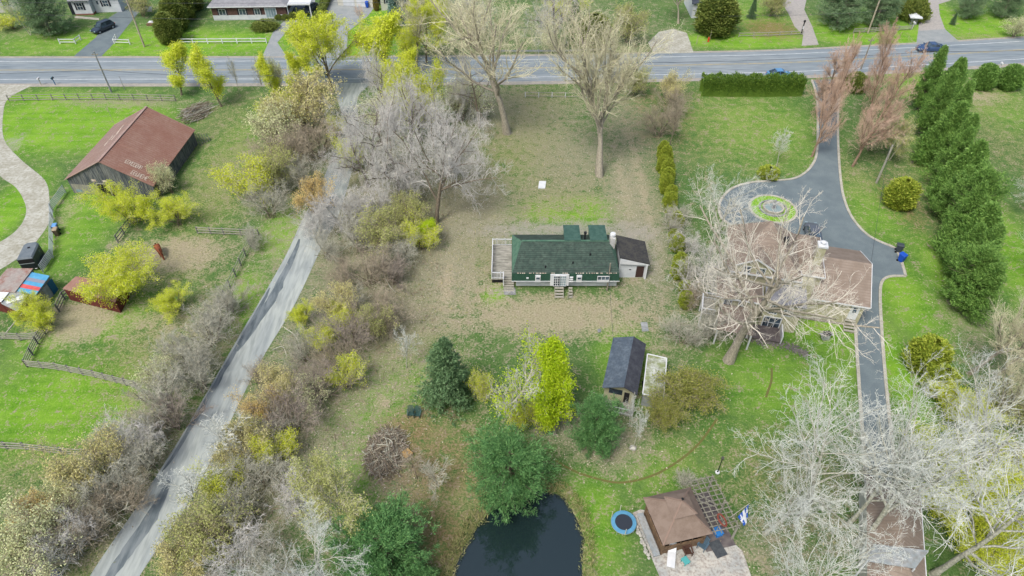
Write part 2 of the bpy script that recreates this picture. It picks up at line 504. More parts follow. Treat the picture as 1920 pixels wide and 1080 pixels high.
m_patch = mat('dark_tar_patch', S(98, 110, 116), S(132, 142, 146), scale=1.2, stretch=(1.5, .3, 1), rough=.85, detail=5)
def lane_strip(a, b, i0, i1, z):
    L_ = lane_L[i0:i1] + (lane_R[i0:i1] - lane_L[i0:i1]) * a
    rg_ = np.random.RandomState(i0); n_ = i1 - i0
    W_ = lane_R[i0:i1] - lane_L[i0:i1]
    taper = np.sin(np.linspace(0.05, np.pi - .05, n_))[:, None] ** .5
    lo_ = L_ + W_ * rg_.uniform(-.015, .015, (n_, 1))
    w = (b - a) * taper * rg_.uniform(.86, 1.05, (n_, 1))
    return edges_obj('tar_patch', lo_, lo_ + W_ * w, z, m_patch)
lane_strip(.16, .42, 33, 52, .029)
lane_strip(.30, .62, 66, 84, .029)
lane_strip(.05, .2, 40, 66, .0295)
# grey gravel loop at the left
gl = catmull(gpts([(-25, 158), (-20, 200), (-18, 250), (-15, 300), (0, 330), (30, 352), (48, 385), (45, 412), (25, 437), (-10, 458), (-60, 470)]), 6)
track_R = catmull(gpts([(60, 160), (16, 185), (6, 215), (8, 262), (40, 300), (84, 338), (93, 375), (94, 412), (72, 448), (40, 480), (-40, 530)]), 6)
edges_obj('gravel_track', gl, track_R, .018, m_gravel)
# the kerbed driveway on the right
def sheet(name, pts, z, m, kind='structure'):
    return tag(MB().poly([(p[0], p[1], z) for p in pts]).build(name, m), kind=kind)
def kerb(name, pts, w, h, closed=False, m=None):
    P_ = np.array([p[:2] for p in pts])
    if closed:
        T = np.roll(P_, -1, 0) - np.roll(P_, 1, 0)
    else:
        T = np.gradient(P_, axis=0)
    T /= np.linalg.norm(T, axis=1)[:, None]
    Nn = np.stack([-T[:, 1], T[:, 0]], 1)
    a, c = P_ - Nn * w / 2, P_ + Nn * w / 2
    n = len(P_)
    rows = [np.c_[a, np.full(n, 0.0)], np.c_[a, np.full(n, h)], np.c_[c, np.full(n, h)], np.c_[c, np.full(n, 0.0)]]
    v = np.concatenate(rows)
    i = np.arange(n if closed else n - 1)
    j = (i + 1) % n
    q = np.concatenate([np.stack([k * n + i, k * n + j, (k + 1) * n + j, (k + 1) * n + i], 1) for k in range(3)])
    return tag(link_mesh(name, mesh_np(name, v, q, [m or m_concrete])), kind='structure')
DL = catmull(gpts([(1522, 150), (1531, 180), (1533, 215), (1533, 250), (1532, 280), (1527, 302), (1512, 322), (1488, 335), (1450, 339), (1405, 343), (1372, 354), (1353, 373), (1348, 392), (1354, 410), (1378, 428), (1400, 450)]), 6)
DR = catmull(gpts([(1592, 148), (1578, 165), (1572, 200), (1571, 250), (1573, 300), (1577, 345), (1584, 378), (1600, 412), (1630, 443), (1680, 466)]), 6)
DR2 = gpts([(1680, 466), (1690, 490), (1698, 518)])
DR3 = catmull(gpts([(1698, 518), (1668, 519), (1653, 530), (1650, 560), (1653, 620), (1659, 700), (1667, 780), (1678, 880), (1688, 960), (1700, 1060)]), 5)
DL2 = catmull(gpts([(1603, 585), (1605, 640), (1609, 700), (1615, 790), (1622, 880), (1628, 960), (1632, 1060)]), 5)
outline = list(DL) + gpts([(1440, 560), (1560, 570)]) + list(DL2) + list(DR3)[::-1] + list(DR2)[::-1] + list(DR)[::-1]
sheet('driveway', outline, .02, m_drive)
for nm_, pts in (('kerb', DL), ('kerb', list(DR) + list(DR2)[1:-1] + [DR2[-1]]), ('kerb', DR3), ('kerb', DL2)):
    kerb(nm_, pts, .32, .10)
isl_c = G(1449, 392)
isl = np.array([isl_c + np.array([3.0 * math.cos(a), 3.0 * math.sin(a), 0]) for a in np.linspace(0, 2 * math.pi, 40, endpoint=False)])
m_lawn = mat('island_lawn', S(104, 164, 34), S(142, 190, 50), scale=3, fine=S(160, 190, 80), fscale=9, famt=.5, rough=.95)
sheet('island_lawn', isl, .05, m_lawn)
kerb('island_kerb', isl, .28, .12, closed=True)
# neighbours' driveways across the road
for px, m_, z in (([(138, 106), (190, 106), (215, 80), (248, 38), (262, 22), (285, 22), (285, 12), (245, 12), (222, 22), (205, 33), (180, 70)], m_drive, .021),
                  ([(492, 106), (538, 106), (520, 80), (545, 50), (590, 12), (595, -60), (548, -60), (552, 20), (530, 42), (512, 60)], m_drive_pale, .021),
                  ([(575, 107), (650, 107), (652, 60), (690, 30), (702, 14), (700, -10), (615, -10), (612, 12), (603, 40), (590, 75)], m_drive_pale, .021),
                  ([(1228, 106), (1300, 98), (1288, 62), (1262, 54), (1235, 60), (1215, 80)], m_gravel, .018),
                  ([(1503, 86), (1535, 84), (1523, 50), (1508, 18), (1512, 0), (1530, -30), (1440, -30), (1462, 0), (1478, 25), (1490, 50), (1506, 66)], m_pavers, .018),
                  ([(1718, 82), (1792, 78), (1772, 55), (1762, 28), (1760, 8), (1790, -2), (1800, -40), (1715, -40), (1725, 20), (1722, 55)], m_pavers, .018)):
    sheet('neighbour_driveway', gpts(px), z, m_)
sheet('driveway_apron', gpts([(1718, 83), (1798, 78), (1772, 55), (1722, 58)]), .024, m_drive_pale)
sheet('footpath', gpts([(140, 34), (186, 38), (186, 34), (140, 30)]), .024, m_concrete)

m_worn = mat('worn_brown_grass', S(112, 112, 62), S(100, 120, 60), scale=3, fine=S(130, 104, 70), fscale=6, famt=.7, rough=.95)
for px in ([(1040, 862), (1066, 878), (1100, 892), (1160, 905), (1220, 893), (1270, 866), (1310, 832), (1345, 785)], [(1447, 690), (1446, 715), (1436, 745)]):
    strip_obj('worn_path', catmull(gpts(px), 6), (-.11, .11), .012, m_worn)
m_rut = mat('worn_wheel_rut', S(176, 164, 140), S(150, 144, 120), scale=2, fine=S(128, 132, 96), fscale=4, famt=.7, rough=.95)
# ------------------------------------------------------------------ tree builders
def nrm(a):
    return a / (np.linalg.norm(a, axis=-1, keepdims=True) + 1e-9)
def grow(rng, P0, D0, L, R0, R1, steps, wig, up):
    N = len(P0)
    pts = [P0]
    d = nrm(D0)
    for s in range(steps):
        d = nrm(d + rng.normal(0, wig, (N, 3)) + np.array([0, 0, up]))
        pts.append(pts[-1] + d * (L / steps)[:, None])
    pts = np.array(pts)
    t = np.linspace(0, 1, steps + 1)[:, None]
    rad = R0[None, :] * (1 - t) + R1[None, :] * t
    return pts, rad
def spawn(rng, pts, rad, L, m, tmin, ang, fr, rr=.6, tp=.5):
    S_, N = pts.shape[0] - 1, pts.shape[1]
    t = tmin + (1 - tmin) * (np.tile(np.arange(m), (N, 1)) + rng.rand(N, m)) / m
    t = np.clip(t, 0, .999).ravel()
    p = np.repeat(np.arange(N), m)
    x = t * S_
    i = x.astype(int); f = (x - i)[:, None]
    a, b = pts[i, p], pts[i + 1, p]
    pos = a * (1 - f) + b * f
    tan = nrm(b - a)
    az = nrm(np.cross(tan, rng.normal(0, 1, (len(p), 3))))
    an = np.radians(rng.normal(ang, 9, len(p)))[:, None]
    d = tan * np.cos(an) + az * np.sin(an)
    ln = L[p] * fr * (1.15 - tp * t) * rng.uniform(.7, 1.25, len(p))
    r = (rad[i, p] * (1 - f[:, 0]) + rad[i + 1, p] * f[:, 0]) * rr
    return pos, d, ln, r
def tubes(pts, rad, S_=3):
    n, N = pts.shape[0], pts.shape[1]
    T = np.empty_like(pts)
    T[:-1] = pts[1:] - pts[:-1]; T[-1] = T[-2]
    T = nrm(T)
    ref = np.where(np.abs(T[..., 2:3]) < .9, np.array([0, 0, 1.0]), np.array([1.0, 0, 0]))
    A = nrm(np.cross(T, ref)); B = np.cross(T, A)
    an = 2 * np.pi * np.arange(S_) / S_
    ring = pts[:, :, None, :] + rad[:, :, None, None] * (np.cos(an)[None, None, :, None] * A[:, :, None, :] + np.sin(an)[None, None, :, None] * B[:, :, None, :])
    v = ring.reshape(-1, 3)
    idx = np.arange(n * N * S_).reshape(n, N, S_)
    a = idx[:-1]; b = idx[1:]
    q = np.stack([a, np.roll(a, -1, 2), np.roll(b, -1, 2), b], -1).reshape(-1, 4)
    return v, q
def merge(parts):
    vs, qs, ms = [], [], []
    o = 0
    for v, q, m in parts:
        vs.append(v); qs.append(q + o); ms.append(np.full(len(q), m)); o += len(v)
    return np.concatenate(vs), np.concatenate(qs), np.concatenate(ms)
def leaf_quads(rng, pos, l, w, dirs=None, spread=1.0):
    n = len(pos)
    d = nrm(rng.normal(0, 1, (n, 3))) if dirs is None else nrm(dirs + rng.normal(0, spread * .5, (n, 3)))
    s = nrm(np.cross(d, rng.normal(0, 1, (n, 3))))
    L_ = l * rng.uniform(.6, 1.35, (n, 1)); W_ = w * rng.uniform(.7, 1.3, (n, 1))
    v = np.stack([pos - s * W_ * .2, pos + d * L_ * .5 - s * W_ * .5, pos + d * L_, pos + d * L_ * .5 + s * W_ * .5], 1).reshape(-1, 3)
    return v, np.arange(n * 4).reshape(n, 4)

def skeleton(seed, H, R, stems=1, lean=.12, n=(9, 9, 8, 5), ang=(52, 48, 48, 50), fr=(.62, .55, .45, .42), up=(.06, .05, .04, .0),
             r0=.3, tmin=(.3, .2, .15, .15), steps=(6, 6, 5, 4, 2), wig=(.07, .13, .17, .2, .2), trunkfr=.75, rr=.55, minr=.012, tp=.5):
    rng = np.random.RandomState(seed)
    P0 = np.c_[rng.normal(0, .25 if stems > 1 else 0.0, (stems, 2)), np.zeros(stems)]
    D0 = np.c_[rng.normal(0, lean if stems == 1 else max(lean, .45), (stems, 2)), np.ones(stems)]
    L = np.full(stems, H * trunkfr) * rng.uniform(.85, 1.1, stems)
    lv = []
    R0 = np.full(stems, r0)
    pts, rad = grow(rng, P0, D0, L, R0, R0 * .35, steps[0], wig[0], up[0])
    if stems == 1:
        rad[0] *= 1.35
    lv.append((pts, rad))
    for k in range(len(n)):
        pos, d, L, r = spawn(rng, pts, rad, L, n[k], tmin[k], ang[k], fr[k], rr if k else .62, tp)
        if k == 0: d[:, 2] = np.abs(d[:, 2]) * .9 + .05
        r = np.maximum(r, minr)
        pts, rad = grow(rng, pos, d, L, r, np.maximum(r * .4, minr * .55), steps[k + 1], wig[k + 1], up[min(k + 1, len(up) - 1)])
        lv.append((pts, rad))
    allp = lv[-1][0].reshape(-1, 3)
    rr_ = np.percentile(np.hypot(allp[:, 0], allp[:, 1]), 95)
    zz_ = np.percentile(allp[:, 2], 99)
    sx, sz = R / rr_, H / zz_
    out = []
    for p, r in lv:
        p = p * np.array([sx, sx, sz])
        p[..., 2] = np.maximum(p[..., 2], 0.02 if p is not lv[0][0] else -1)
        out.append((p, r))
    out[0][0][0, :, 2] = -.15
    return rng, out
LIB = {}
def make_bare(key, trunk_m, twig_m, leaf=None, trunk_levels=2, sides=(8, 5, 4, 3, 3), **kw):
    H, R = kw['H'], kw['R']
    rng, lv = skeleton(**kw)
    tp_, cp_ = [], []
    for i, (p, r) in enumerate(lv):
        v, q = tubes(p, r, sides[min(i, 4)])
        (tp_ if i < trunk_levels else cp_).append((v, q, 0))
    mats = [twig_m]
    if leaf:
        nleaf, l, w, lm, fracz = leaf
        p = lv[-1][0]; n_, N = p.shape[0], p.shape[1]
        bi = rng.randint(0, N, nleaf * 2)
        clump = rng.rand(N)
        bi = bi[(clump[bi] > .05)][:nleaf]
        si = rng.randint(0, n_ - 1, len(bi)); f = rng.rand(len(bi), 1)
        pos = p[si, bi] * (1 - f) + p[si + 1, bi] * f + rng.normal(0, .22, (len(bi), 3))
        if fracz: pos = pos[pos[:, 2] > H * fracz]
        v, q = leaf_quads(rng, pos, l, w)
        mats.append(lm); cp_.append((v, q, 1))
    tv, tq, tm = merge(tp_)
    cv, cq, cm = merge(cp_)
    LIB[key] = (mesh_np('trunk', tv, tq, [trunk_m], smooth=True), mesh_np('crown', cv, cq, mats, cm), H, R)
def recolor(key, src, trunk_m, mats):
    t, c, H, R = LIB[src]
    t2, c2 = t.copy(), c.copy()
    t2.materials[0] = trunk_m
    for i, m in enumerate(mats):
        if i < len(c2.materials): c2.materials[i] = m
    LIB[key] = (t2, c2, H, R)
def make_conifer(key, trunk_m, leaf_m, seed, H, R, shape='cone', nb=170, nt=11, tuft=8, l=.42, w=.13, droop=-.15, zlow=.06, curl=.25, clump=.12):
    rng = np.random.RandomState(seed)
    z = zlow + (1 - zlow) * (np.arange(nb) + rng.rand(nb)) / nb
    if shape == 'cone': prof = (1 - z) ** .85
    elif shape == 'round': prof = np.sqrt(np.clip(1 - ((z - .42) / .6) ** 2, .02, 1))
    else: prof = np.clip((1 - z) * 2.2, 0, 1) ** .6 * (.75 + .25 * z)
    order = rng.permutation(nb)
    az = rng.rand(nb) * 2 * np.pi
    lump = 1 + .14 * np.sin(3 * az + rng.rand() * 6) + .1 * np.sin(5 * az + z * 9)
    rad = np.maximum(prof * R * lump * rng.uniform(.62, 1.2, nb), .12)
    D = np.stack([np.cos(az), np.sin(az), np.full(nb, droop) + rng.normal(0, .08, nb) + (z - .4) * .5], 1)
    P0 = np.stack([np.zeros(nb), np.zeros(nb), z * H * .97], 1)
    s = np.linspace(.3, 1, nt)
    pos = P0[:, None] + D[:, None] * (rad[:, None] * s[None])[..., None]
    pos[..., 2] += curl * (s[None] ** 2) * rad[:, None] * .4
    side = np.stack([-np.sin(az), np.cos(az), np.zeros(nb)], 1)
    wob = rng.normal(0, .16, (nb, nt)) * rad[:, None] * s[None]
    pos = pos + side[:, None] * wob[..., None]
    base = pos.reshape(-1, 3) + rng.normal(0, .05, (nb * nt, 3))
    dirs = np.repeat(D, nt, 0) * .9 + np.array([0, 0, .35])
    P_ = np.repeat(base, tuft, 0) + rng.normal(0, clump, (len(base) * tuft, 3))
    v, q = leaf_quads(rng, P_, l, w, np.repeat(dirs, tuft, 0), 1.5)
    v[:, 2] = np.maximum(v[:, 2], .03)
    bp = np.stack([P0, P0 + D * rad[:, None] * .9], 0)
    bv, bq = tubes(bp, np.stack([np.full(nb, .04), np.full(nb, .012)]), 3)
    tv, tq = tubes(np.array([[[0, 0, -.15]], [[0, 0, H * .5]], [[0, 0, H * .97]]]), np.array([[R * .07 + .06], [R * .04 + .04], [.02]]), 8)
    tv, tq, tm = merge([(tv, tq, 0), (bv, bq, 0)])
    LIB[key] = (mesh_np('trunk', tv, tq, [trunk_m], smooth=True), mesh_np('crown', v, q, [leaf_m]), H, R)
def make_cedar(key, trunk_m, leaf_m, seed, H, R, prof, n=9000, l=.3, w=.12, lump=.12, zlow=.02):
    """dense column / mound: prof(z) -> radius fraction"""
    rng = np.random.RandomState(seed)
    z = zlow + (1 - zlow) * rng.rand(n)
    keep = rng.rand(n) < np.clip(prof(z) + .15, 0, 1)
    z = z[keep]; n = len(z)
    az = rng.rand(n) * 2 * np.pi
    ph = rng.rand(4) * 6
    lm = 1 + lump * (np.sin(3 * az + z * 7 + ph[0]) + .8 * np.sin(5 * az - z * 11 + ph[1]) + .7 * np.sin(8 * az + z * 17 + ph[2])) + rng.normal(0, .05, n)
    r = prof(z) * R * lm * rng.uniform(.72, 1.12, n)
    pos = np.stack([r * np.cos(az), r * np.sin(az), z * H], 1)
    dirs = np.stack([np.cos(az) * .6, np.sin(az) * .6, np.full(n, .8)], 1)
    v, q = leaf_quads(rng, pos, l, w, dirs, .9)
    v[:, 2] = np.maximum(v[:, 2], .02)
    # inner body of the same foliage
    zz = np.linspace(0.0, .97, 14); aa = np.linspace(0, 2 * np.pi, 20, endpoint=False)
    Z_, A_ = np.meshgrid(zz, aa, indexing='ij')
    lm = 1 + lump * (np.sin(3 * A_ + Z_ * 7 + ph[0]) + .8 * np.sin(5 * A_ - Z_ * 11 + ph[1]))
    rr = prof(Z_) * R * lm * .76
    cv = np.stack([rr * np.cos(A_), rr * np.sin(A_), Z_ * H + .02], -1).reshape(-1, 3)
    idx = np.arange(len(cv)).reshape(14, 20)
    cq = np.stack([idx[:-1], np.roll(idx[:-1], -1, 1), np.roll(idx[1:], -1, 1), idx[1:]], -1).reshape(-1, 4)
    v, q, m_ = merge([(v, q, 0), (cv, cq, 0)])
    tv, tq = tubes(np.array([[[0, 0, -.15]], [[0, 0, H * .6]]]), np.array([[R * .1 + .03], [.03]]), 6)
    LIB[key] = (mesh_np('trunk', tv, tq, [trunk_m]), mesh_np('crown', v, q, [leaf_m]), H, R)

PLACED = 0
def plant(key, mode, px, py, H, R, label, name, cat, group=None, rot=None):
    """mode b: px,py is where the trunk meets the ground; mode c: px,py is the middle of the crown"""
    global PLACED
    t, c, Hr, Rr = LIB[key]
    if mode == 'b': g = G(px, py)
    else: g = G(px, py, H * .55)
    PLACED += 1
    r = (PLACED * 2.399) % 6.283 if rot is None else rot
    o = thing(name, label, cat, (g[0], g[1], 0), group, r)
    o.scale = (R / Rr, R / Rr, H / Hr)
    link_mesh('trunk', t, o)
    link_mesh('crown', c, o)
    return o

# ------------------------------------------------------------------ tree materials
def SF(r, g, b): return S(r, g, b, 1.0)
def ST(r, g, b): return S(r, g, b, 0.69)
bark_dark = mat('dark_bark', S(112, 102, 88), S(148, 138, 120), scale=4, stretch=(3, 3, .6), rough=.95, bump=.5)
bark_grey = mat('grey_bark', S(152, 146, 130), S(188, 182, 164), scale=4, stretch=(3, 3, .6), rough=.95, bump=.5)
bark_pale = mat('pale_bark', S(160, 162, 146), S(206, 206, 190), scale=5, rough=.9)
bark_birch = mat('birch_bark', S(214, 210, 192), S(236, 232, 216), scale=2, stretch=(1, 1, 5), fine=S(90, 86, 76), fscale=6, famt=.5)
bark_red = mat('reddish_bark', S(140, 118, 100), S(170, 146, 124), scale=5, rough=.9)
tw_pale = mat('pale_twigs', ST(204, 210, 202), ST(232, 236, 228), scale=.8, rough=.9, spec=.15)
tw_silver = mat('silver_twigs', ST(196, 196, 190), ST(224, 222, 216), scale=.8, rough=.9)
tw_tan = mat('tan_twigs', ST(204, 200, 168), ST(230, 226, 194), scale=.8, rough=.9)
tw_red = mat('reddish_twigs', ST(206, 174, 152), ST(224, 198, 176), scale=.8, rough=.9)
tw_brown = mat('brown_twigs', ST(160, 150, 130), ST(186, 176, 154), scale=.8, rough=.9)
tw_grey = mat('grey_twigs', ST(172, 172, 156), ST(202, 202, 184), scale=.8, rough=.9)
tw_purple = mat('purple_brown_twigs', ST(148, 138, 128), ST(176, 166, 152), scale=.8, rough=.9)
lf_yellow = mat('yellow_green_new_leaves', SF(184, 200, 36), SF(224, 228, 96), island=True, rough=.6, transl=.45)
lf_gold = mat('golden_buds', SF(190, 186, 124), SF(216, 210, 156), island=True, rough=.6, transl=.4)
lf_olive = mat('olive_buds', SF(158, 166, 96), SF(190, 194, 130), island=True, rough=.7, transl=.4)
lf_lime = mat('lime_new_leaves', SF(150, 182, 16), SF(196, 214, 56), island=True, rough=.6, transl=.45)
lf_sparse = mat('pale_yellow_buds', SF(196, 204, 156), SF(222, 226, 180), island=True, rough=.7, transl=.4)
lf_orange = mat('orange_buds', SF(206, 182, 112), SF(222, 202, 146), island=True, rough=.7, transl=.4)
lf_ochre = mat('ochre_green_leaves', SF(120, 134, 62), SF(166, 166, 90), island=True, rough=.7, transl=.4)
nd_pine = mat('pine_needles', SF(64, 110, 62), SF(118, 162, 98), island=True, rough=.6, transl=.3)
nd_spruce = mat('dark_spruce_needles', SF(70, 102, 66), SF(118, 148, 104), island=True, rough=.6, transl=.25)
nd_blue = mat('blue_spruce_needles', SF(74, 108, 100), SF(130, 158, 146), island=True, rough=.6, transl=.2)
nd_cedar = mat('cedar_sprays', SF(84, 124, 56), SF(136, 172, 88), island=True, rough=.6, transl=.3)
nd_greypine = mat('grey_green_needles', SF(96, 126, 90), SF(142, 164, 124), island=True, rough=.6, transl=.3)
nd_gold = mat('golden_cedar_sprays', SF(112, 136, 40), SF(176, 186, 76), island=True, rough=.6, transl=.3)
nd_olive = mat('olive_cedar_sprays', SF(82, 104, 44), SF(138, 148, 74), island=True, rough=.6, transl=.3)
nd_hedge = mat('hedge_sprays', SF(62, 98, 34), SF(118, 146, 58), island=True, rough=.6, transl=.25)
nd_brown = mat('browned_cedar_sprays', SF(110, 104, 50), SF(150, 134, 76), island=True, rough=.7, transl=.2)

# ------------------------------------------------------------------ tree library
for k_, sd in (('white1', 11), ('white2', 12), ('white3', 13)):
    make_bare(k_, bark_pale, tw_pale, seed=sd, H=18, R=8, n=(13, 9, 7, 5), r0=.24, tmin=(.35, .15, .1, .1), fr=(.8, .5, .42, .4), ang=(55, 44, 46, 50), rr=.45, wig=(.08,.15,.2,.24,.25),
              up=(.05, .06, .05, .02, 0), minr=.0105, trunkfr=.6)
tw_house = mat('brownish_pale_twigs', ST(208, 204, 190), ST(236, 232, 218), scale=.8, rough=.9)
make_bare('house', bark_grey, tw_house, seed=21, H=19, R=9.5, n=(13, 10, 7, 6), r0=.5, tmin=(.5, .12, .1, .1), fr=(.95, .48, .42, .4), ang=(58, 44, 46, 50), rr=.4,
          up=(.04, .05, .05, .03, 0), minr=.0095, trunkfr=.55)
for k_, sd in (('silver1', 31), ('silver2', 32)):
    make_bare(k_, bark_dark, tw_silver, seed=sd, H=14, R=7, n=(13, 11, 10, 6), r0=.26, tmin=(.25, .15, .1, .1), fr=(.9, .5, .45, .4), ang=(60, 50, 50, 52), minr=.0105, rr=.45, trunkfr=.6,
              up=(.05, .02, .0, .0, 0), wig=(.1, .18, .24, .26, .25))
for k_, sd in (('tall1', 41), ('tall2', 42)):
    make_bare(k_, bark_grey, tw_tan, seed=sd, H=21, R=8, n=(15, 11, 8, 5), r0=.38, tmin=(.38, .2, .1, .1), fr=(.72, .5, .42, .4), ang=(36, 32, 34, 38), minr=.011, trunkfr=.8,
              up=(.03, .12, .1, .06, .02), leaf=(2000, .13, .08, lf_sparse, 0))
for k_, sd in (('red1', 51), ('red2', 52)):
    make_bare(k_, bark_red, tw_red, seed=sd, H=16, R=3.8, n=(36, 10, 8, 7), r0=.15, tmin=(.1, .12, .1, .1), fr=(.34, .5, .45, .45), ang=(42, 36, 36, 40), rr=.36, minr=.0082, trunkfr=.85,
              up=(.03, .06, .05, .03, .0))
for k_, sd in (('yel1', 61), ('yel2', 62), ('yel3', 63)):
    make_bare(k_, bark_dark, tw_tan, seed=sd, H=6, R=4, stems=5, n=(7, 7, 6), r0=.09, tmin=(.2, .15, .1), fr=(.6, .5, .45), ang=(45, 45, 48), steps=(5, 5, 4, 3), minr=.012,
              up=(.05, .05, .04, 0), leaf=(26000, .13, .08, lf_yellow, 0), trunkfr=.8)
make_bare('ytree', bark_dark, tw_tan, seed=71, H=12, R=5, n=(11, 9, 7, 4), r0=.2, tmin=(.2, .15, .1, .1), fr=(.75, .5, .42, .4), ang=(40, 36, 38, 44), minr=.013, trunkfr=.8,
          up=(.03, .1, .08, .05, 0), leaf=(36000, .16, .09, lf_yellow, 0))
make_bare('ynarrow', bark_dark, tw_tan, seed=72, H=8, R=1.6, n=(12, 8, 6), r0=.09, tmin=(.12, .1, .1), fr=(.4, .45, .4), ang=(32, 32, 36), steps=(6, 4, 3, 3), minr=.011, trunkfr=.9,
          up=(.02, .1, .08, .04), leaf=(13000, .14, .08, lf_yellow, 0))
make_bare('lime', bark_grey, tw_tan, seed=81, H=8, R=2.6, n=(26, 9, 7), r0=.12, tmin=(.06, .1, .1), fr=(.3, .5, .42), ang=(34, 34, 38), steps=(6, 5, 4, 3), minr=.012, trunkfr=.95,
          up=(.02, .1, .08, .04), leaf=(30000, .16, .1, lf_lime, 0))
make_bare('birch', bark_birch, tw_silver, seed=91, H=10, R=3.2, stems=2, n=(12, 8, 7), r0=.12, tmin=(.3, .15, .1), fr=(.42, .5, .45), ang=(48, 46, 46), steps=(7, 5, 4, 3), minr=.013, trunkfr=.9,
          up=(.06, .02, .0, 0), leaf=(3200, .14, .09, lf_lime, 0))
make_bare('birchy', bark_birch, tw_tan, seed=92, H=10, R=3.6, stems=4, n=(11, 8, 7), r0=.1, tmin=(.25, .15, .1), fr=(.42, .5, .45), ang=(44, 42, 44), steps=(7, 5, 4, 3), minr=.012, trunkfr=.9,
          up=(.05, .04, .02, 0), leaf=(9000, .15, .1, lf_olive, 0))
for k_, sd in (('scrub1', 101), ('scrub2', 102), ('scrub3', 103)):
    make_bare(k_, bark_dark, tw_grey, seed=sd, H=4.5, R=3, stems=9, n=(7, 6, 6), r0=.05, tmin=(.15, .1, .1), fr=(.62, .55, .5), ang=(44, 46, 50), steps=(5, 4, 4, 3), minr=.010,
              up=(.04, .05, .04, .02), wig=(.1, .16, .2, .22), trunkfr=.8, trunk_levels=1)
recolor('scrubb1', 'scrub2', bark_dark, [tw_brown]); recolor('scrubb2', 'scrub3', bark_dark, [tw_brown])
recolor('scrubp', 'scrub1', bark_dark, [tw_purple]); recolor('scrubp2', 'scrub3', bark_dark, [tw_purple])
recolor('scrubw', 'scrub2', bark_pale, [tw_silver])
for k_, sd, lm_, nl in (('bud1', 111, lf_gold, 7000), ('bud2', 112, lf_olive, 8000), ('bud3', 113, lf_sparse, 5000), ('budo', 114, lf_ochre, 14000)):
    make_bare(k_, bark_dark, tw_brown, seed=sd, H=5, R=3, stems=6, n=(7, 7, 6), r0=.07, tmin=(.15, .1, .1), fr=(.6, .5, .5), ang=(42, 44, 48), steps=(5, 4, 4, 3), minr=.012,
              up=(.05, .04, .03, 0), leaf=(nl, .15, .1, lm_, 0), trunkfr=.8, trunk_levels=1)
recolor('budor', 'bud1', bark_dark, [tw_brown, lf_orange])
recolor('budye', 'bud1', bark_dark, [tw_tan, lf_yellow])
recolor('whiteleaf', 'bud3', bark_pale, [tw_tan, lf_yellow])
make_bare('small', bark_dark, tw_brown, seed=121, H=4.5, R=2, n=(12, 9, 7), r0=.06, tmin=(.3, .1, .1), fr=(.6, .5, .45), ang=(40, 40, 44), steps=(5, 5, 4, 3), minr=.011, trunkfr=.8, up=(.02, .06, .05, 0))
recolor('smallg', 'small', bark_grey, [tw_grey]); recolor('smallred', 'small', bark_red, [tw_red]); recolor('smallw', 'small', bark_pale, [tw_pale])
make_conifer('pine1', bark_dark, nd_pine, 131, 7, 3.4, 'round', nb=150, nt=8, tuft=34, l=.28, w=.055, droop=.1, curl=.7, clump=.15)
make_conifer('pine2', bark_dark, nd_pine, 132, 7, 3.4, 'dome', nb=150, nt=8, tuft=34, l=.28, w=.055, droop=.05, curl=.7, clump=.15)
make_conifer('spruce', bark_dark, nd_spruce, 133, 9, 2.8, 'cone', nb=190, nt=9, tuft=16, l=.26, w=.09, droop=-.25, clump=.12)
make_conifer('feather', bark_dark, nd_cedar, 136, 9, 3.0, 'cone', nb=210, nt=8, tuft=18, l=.3, w=.09, droop=.15, curl=1.1, clump=.14)
make_conifer('feather2', bark_dark, nd_cedar, 137, 8, 3.0, 'dome', nb=210, nt=8, tuft=18, l=.3, w=.09, droop=.2, curl=1.1, clump=.14)
make_conifer('bluespruce', bark_dark, nd_blue, 134, 8, 2.0, 'cone', nb=220, nt=11, tuft=7, l=.3, w=.13, droop=-.2)
recolor('spruceg', 'spruce', bark_dark, [nd_cedar])
recolor('greypine', 'pine1', bark_grey, [nd_greypine])
colf = lambda z: np.sqrt(np.clip(1 - (np.clip(z - .35, 0, 1) / .66) ** 2.2, 0, 1)) * np.clip(.72 + z, 0, 1)
conf = lambda z: np.clip(1.02 - z, 0, 1) ** .6 * np.clip(.7 + z * 2, 0, 1)
mou = lambda z: np.sqrt(np.clip(1 - np.clip(z, 0, 1) ** 2.4, 0, 1)) * np.clip(.85 + z, 0, 1)
make_cedar('cedar1', bark_dark, nd_cedar, 141, 9, 2.6, conf, 22000, .36, .13, .17)
make_cedar('cedar2', bark_dark, nd_cedar, 142, 9, 2.6, conf, 22000, .36, .13, .2)
make_cedar('cedarcol', bark_dark, nd_olive, 143, 7, 1.6, colf, 11000, .3, .14, .08)
make_cedar('goldcol', bark_dark, nd_gold, 144, 4, 1.3, colf, 8000, .26, .13, .09)
make_cedar('mound', bark_dark, nd_olive, 145, 1.6, 1.5, mou, 5000, .22, .11, .07)
recolor('browncol', 'goldcol', bark_dark, [nd_brown])
recolor('greencol', 'goldcol', bark_dark, [nd_cedar])
